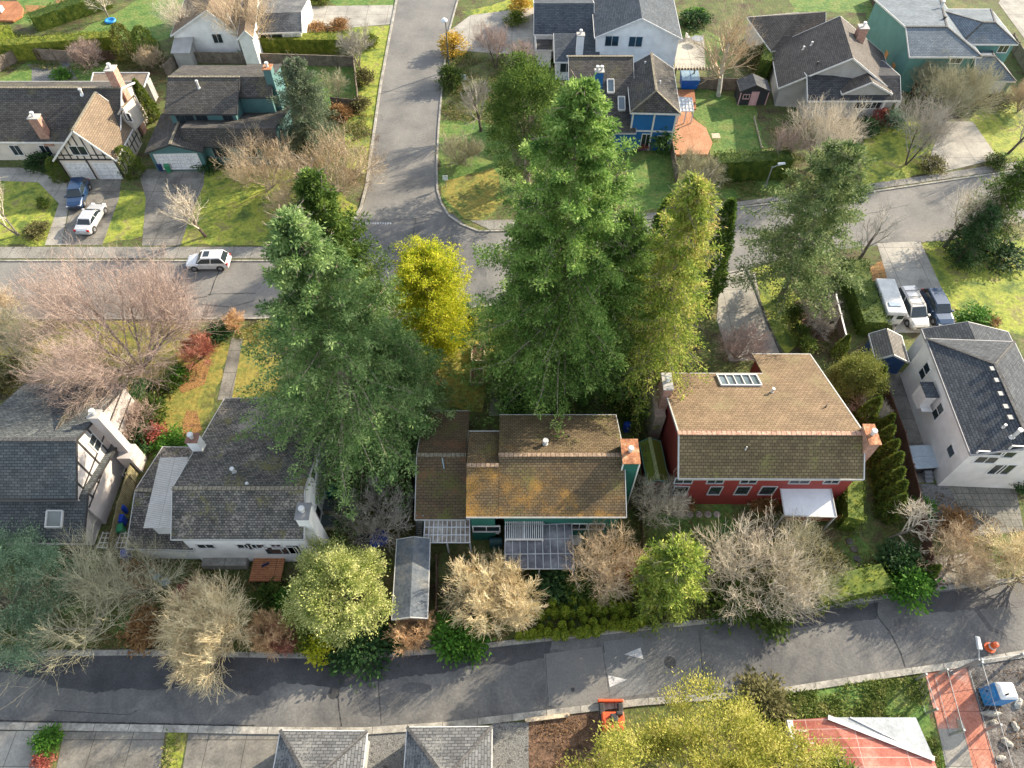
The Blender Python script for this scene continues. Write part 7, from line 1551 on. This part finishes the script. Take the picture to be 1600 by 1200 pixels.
m_ = MB(); m_.box(b.x - .5, b.x + .5, b.y - .3, b.y + .3, 0, .8); m_.build('cabinet', plain('dark_teal_cover', (.02, .07, .08), .6), t); m_ = MB(); m_.tube((b.x - .5, b.y, .85), (b.x + .5, b.y, .85), .28, .28, 12); m_.build('lid', plain('dark_teal_cover', (.02, .07, .08), .6), t)
def cone(label, u, v):
    b = P(u, v); t = thing('traffic_barrel', label, 'traffic barrel', b); m_ = MB(); m_.lathe([(.4, 0), (.4, .06), (.26, .08), (.2, .9), (.02, .95)], b, 14); m_.build('barrel', plain('safety_orange', (.7, .12, .03), .5), t); m_ = MB(); m_.lathe([(.255, .35), (.245, .5), (.02, .5)], b, 14); m_.build('band', WHITE, t)
cone('orange safety cone on the front road at lower right', 1546, 1012)
for i, (u, v, a, b_) in enumerate([(1547, 1115, 1.6, .4), (1552, 1130, .6, .5), (1500, 1134, 1.0, .35), (1572, 1160, .9, .5), (1562, 1185, .8, .4), (1590, 1100, .9, .5), (1585, 1135, .7, .5)]):
    c = P(u, v); t = thing('rock', ['long pale lump of broken concrete below the portable toilet', 'small grey stone under the long pale lump', 'pale cement lump at the head of the concrete strip', 'grey rock in the rubble right of the chain-link fence', 'rock near the bottom edge of the rubble ground', 'rock in the rubble right of the portable toilet', 'dark rock in the rubble below the toilet right side'][i], 'rock', c, i * .8)
    g = random.Random(i); m_ = MB(); n = 7; rg = [[(math.cos(k * math.tau / n) * r * a / 2 * g.uniform(.75, 1.1), math.sin(k * math.tau / n) * r * b_ / 2 * g.uniform(.75, 1.1), z * .3 * g.uniform(.8, 1.2)) for k in range(n)] for r, z in ((1, 0), (.95, .6), (.5, 1.0))]
    m_.add([v_ for r in rg for v_ in r], [(j * n + k, j * n + (k + 1) % n, (j + 1) * n + (k + 1) % n, (j + 1) * n + k) for j in range(2) for k in range(n)] + [list(range(2 * n, 3 * n))]); o = m_.build('stone', noisem('pale_rock', [(.3, .28, .24), (.5, .47, .4)], 2)); o.parent = t
# stepping stones, each its own
for i, (u, v) in enumerate([(1327, 846), (1334, 858), (1339, 873), (1345, 888), (1055, 802), (1065, 803), (1078, 804), (1092, 804), (1106, 804), (1120, 804)]):
    c = P(u, v); m_ = MB(); m_.lathe([(.3, 0), (.3, .05), (.27, .07), (.02, .07)], c, 9)
    tag(m_.build('stepping_stone', plain('stepping_stone_grey', (.1, .095, .08), .9) if i < 4 else plain('pale_stepping_stone', (.35, .3, .26), .9), loc=c), (['farthest', 'second farthest', 'second nearest', 'nearest'][i] + ' dark stepping stone in the lawn strip beside the awning hedge') if i < 4 else (['leftmost', 'second from the left', 'third from the left', 'third from the right', 'second from the right', 'rightmost'][i - 4] + ' pale stepping stone in the row across the red house lawn'), 'stepping stone', group='dark stepping stones' if i < 4 else 'pale stepping stones')
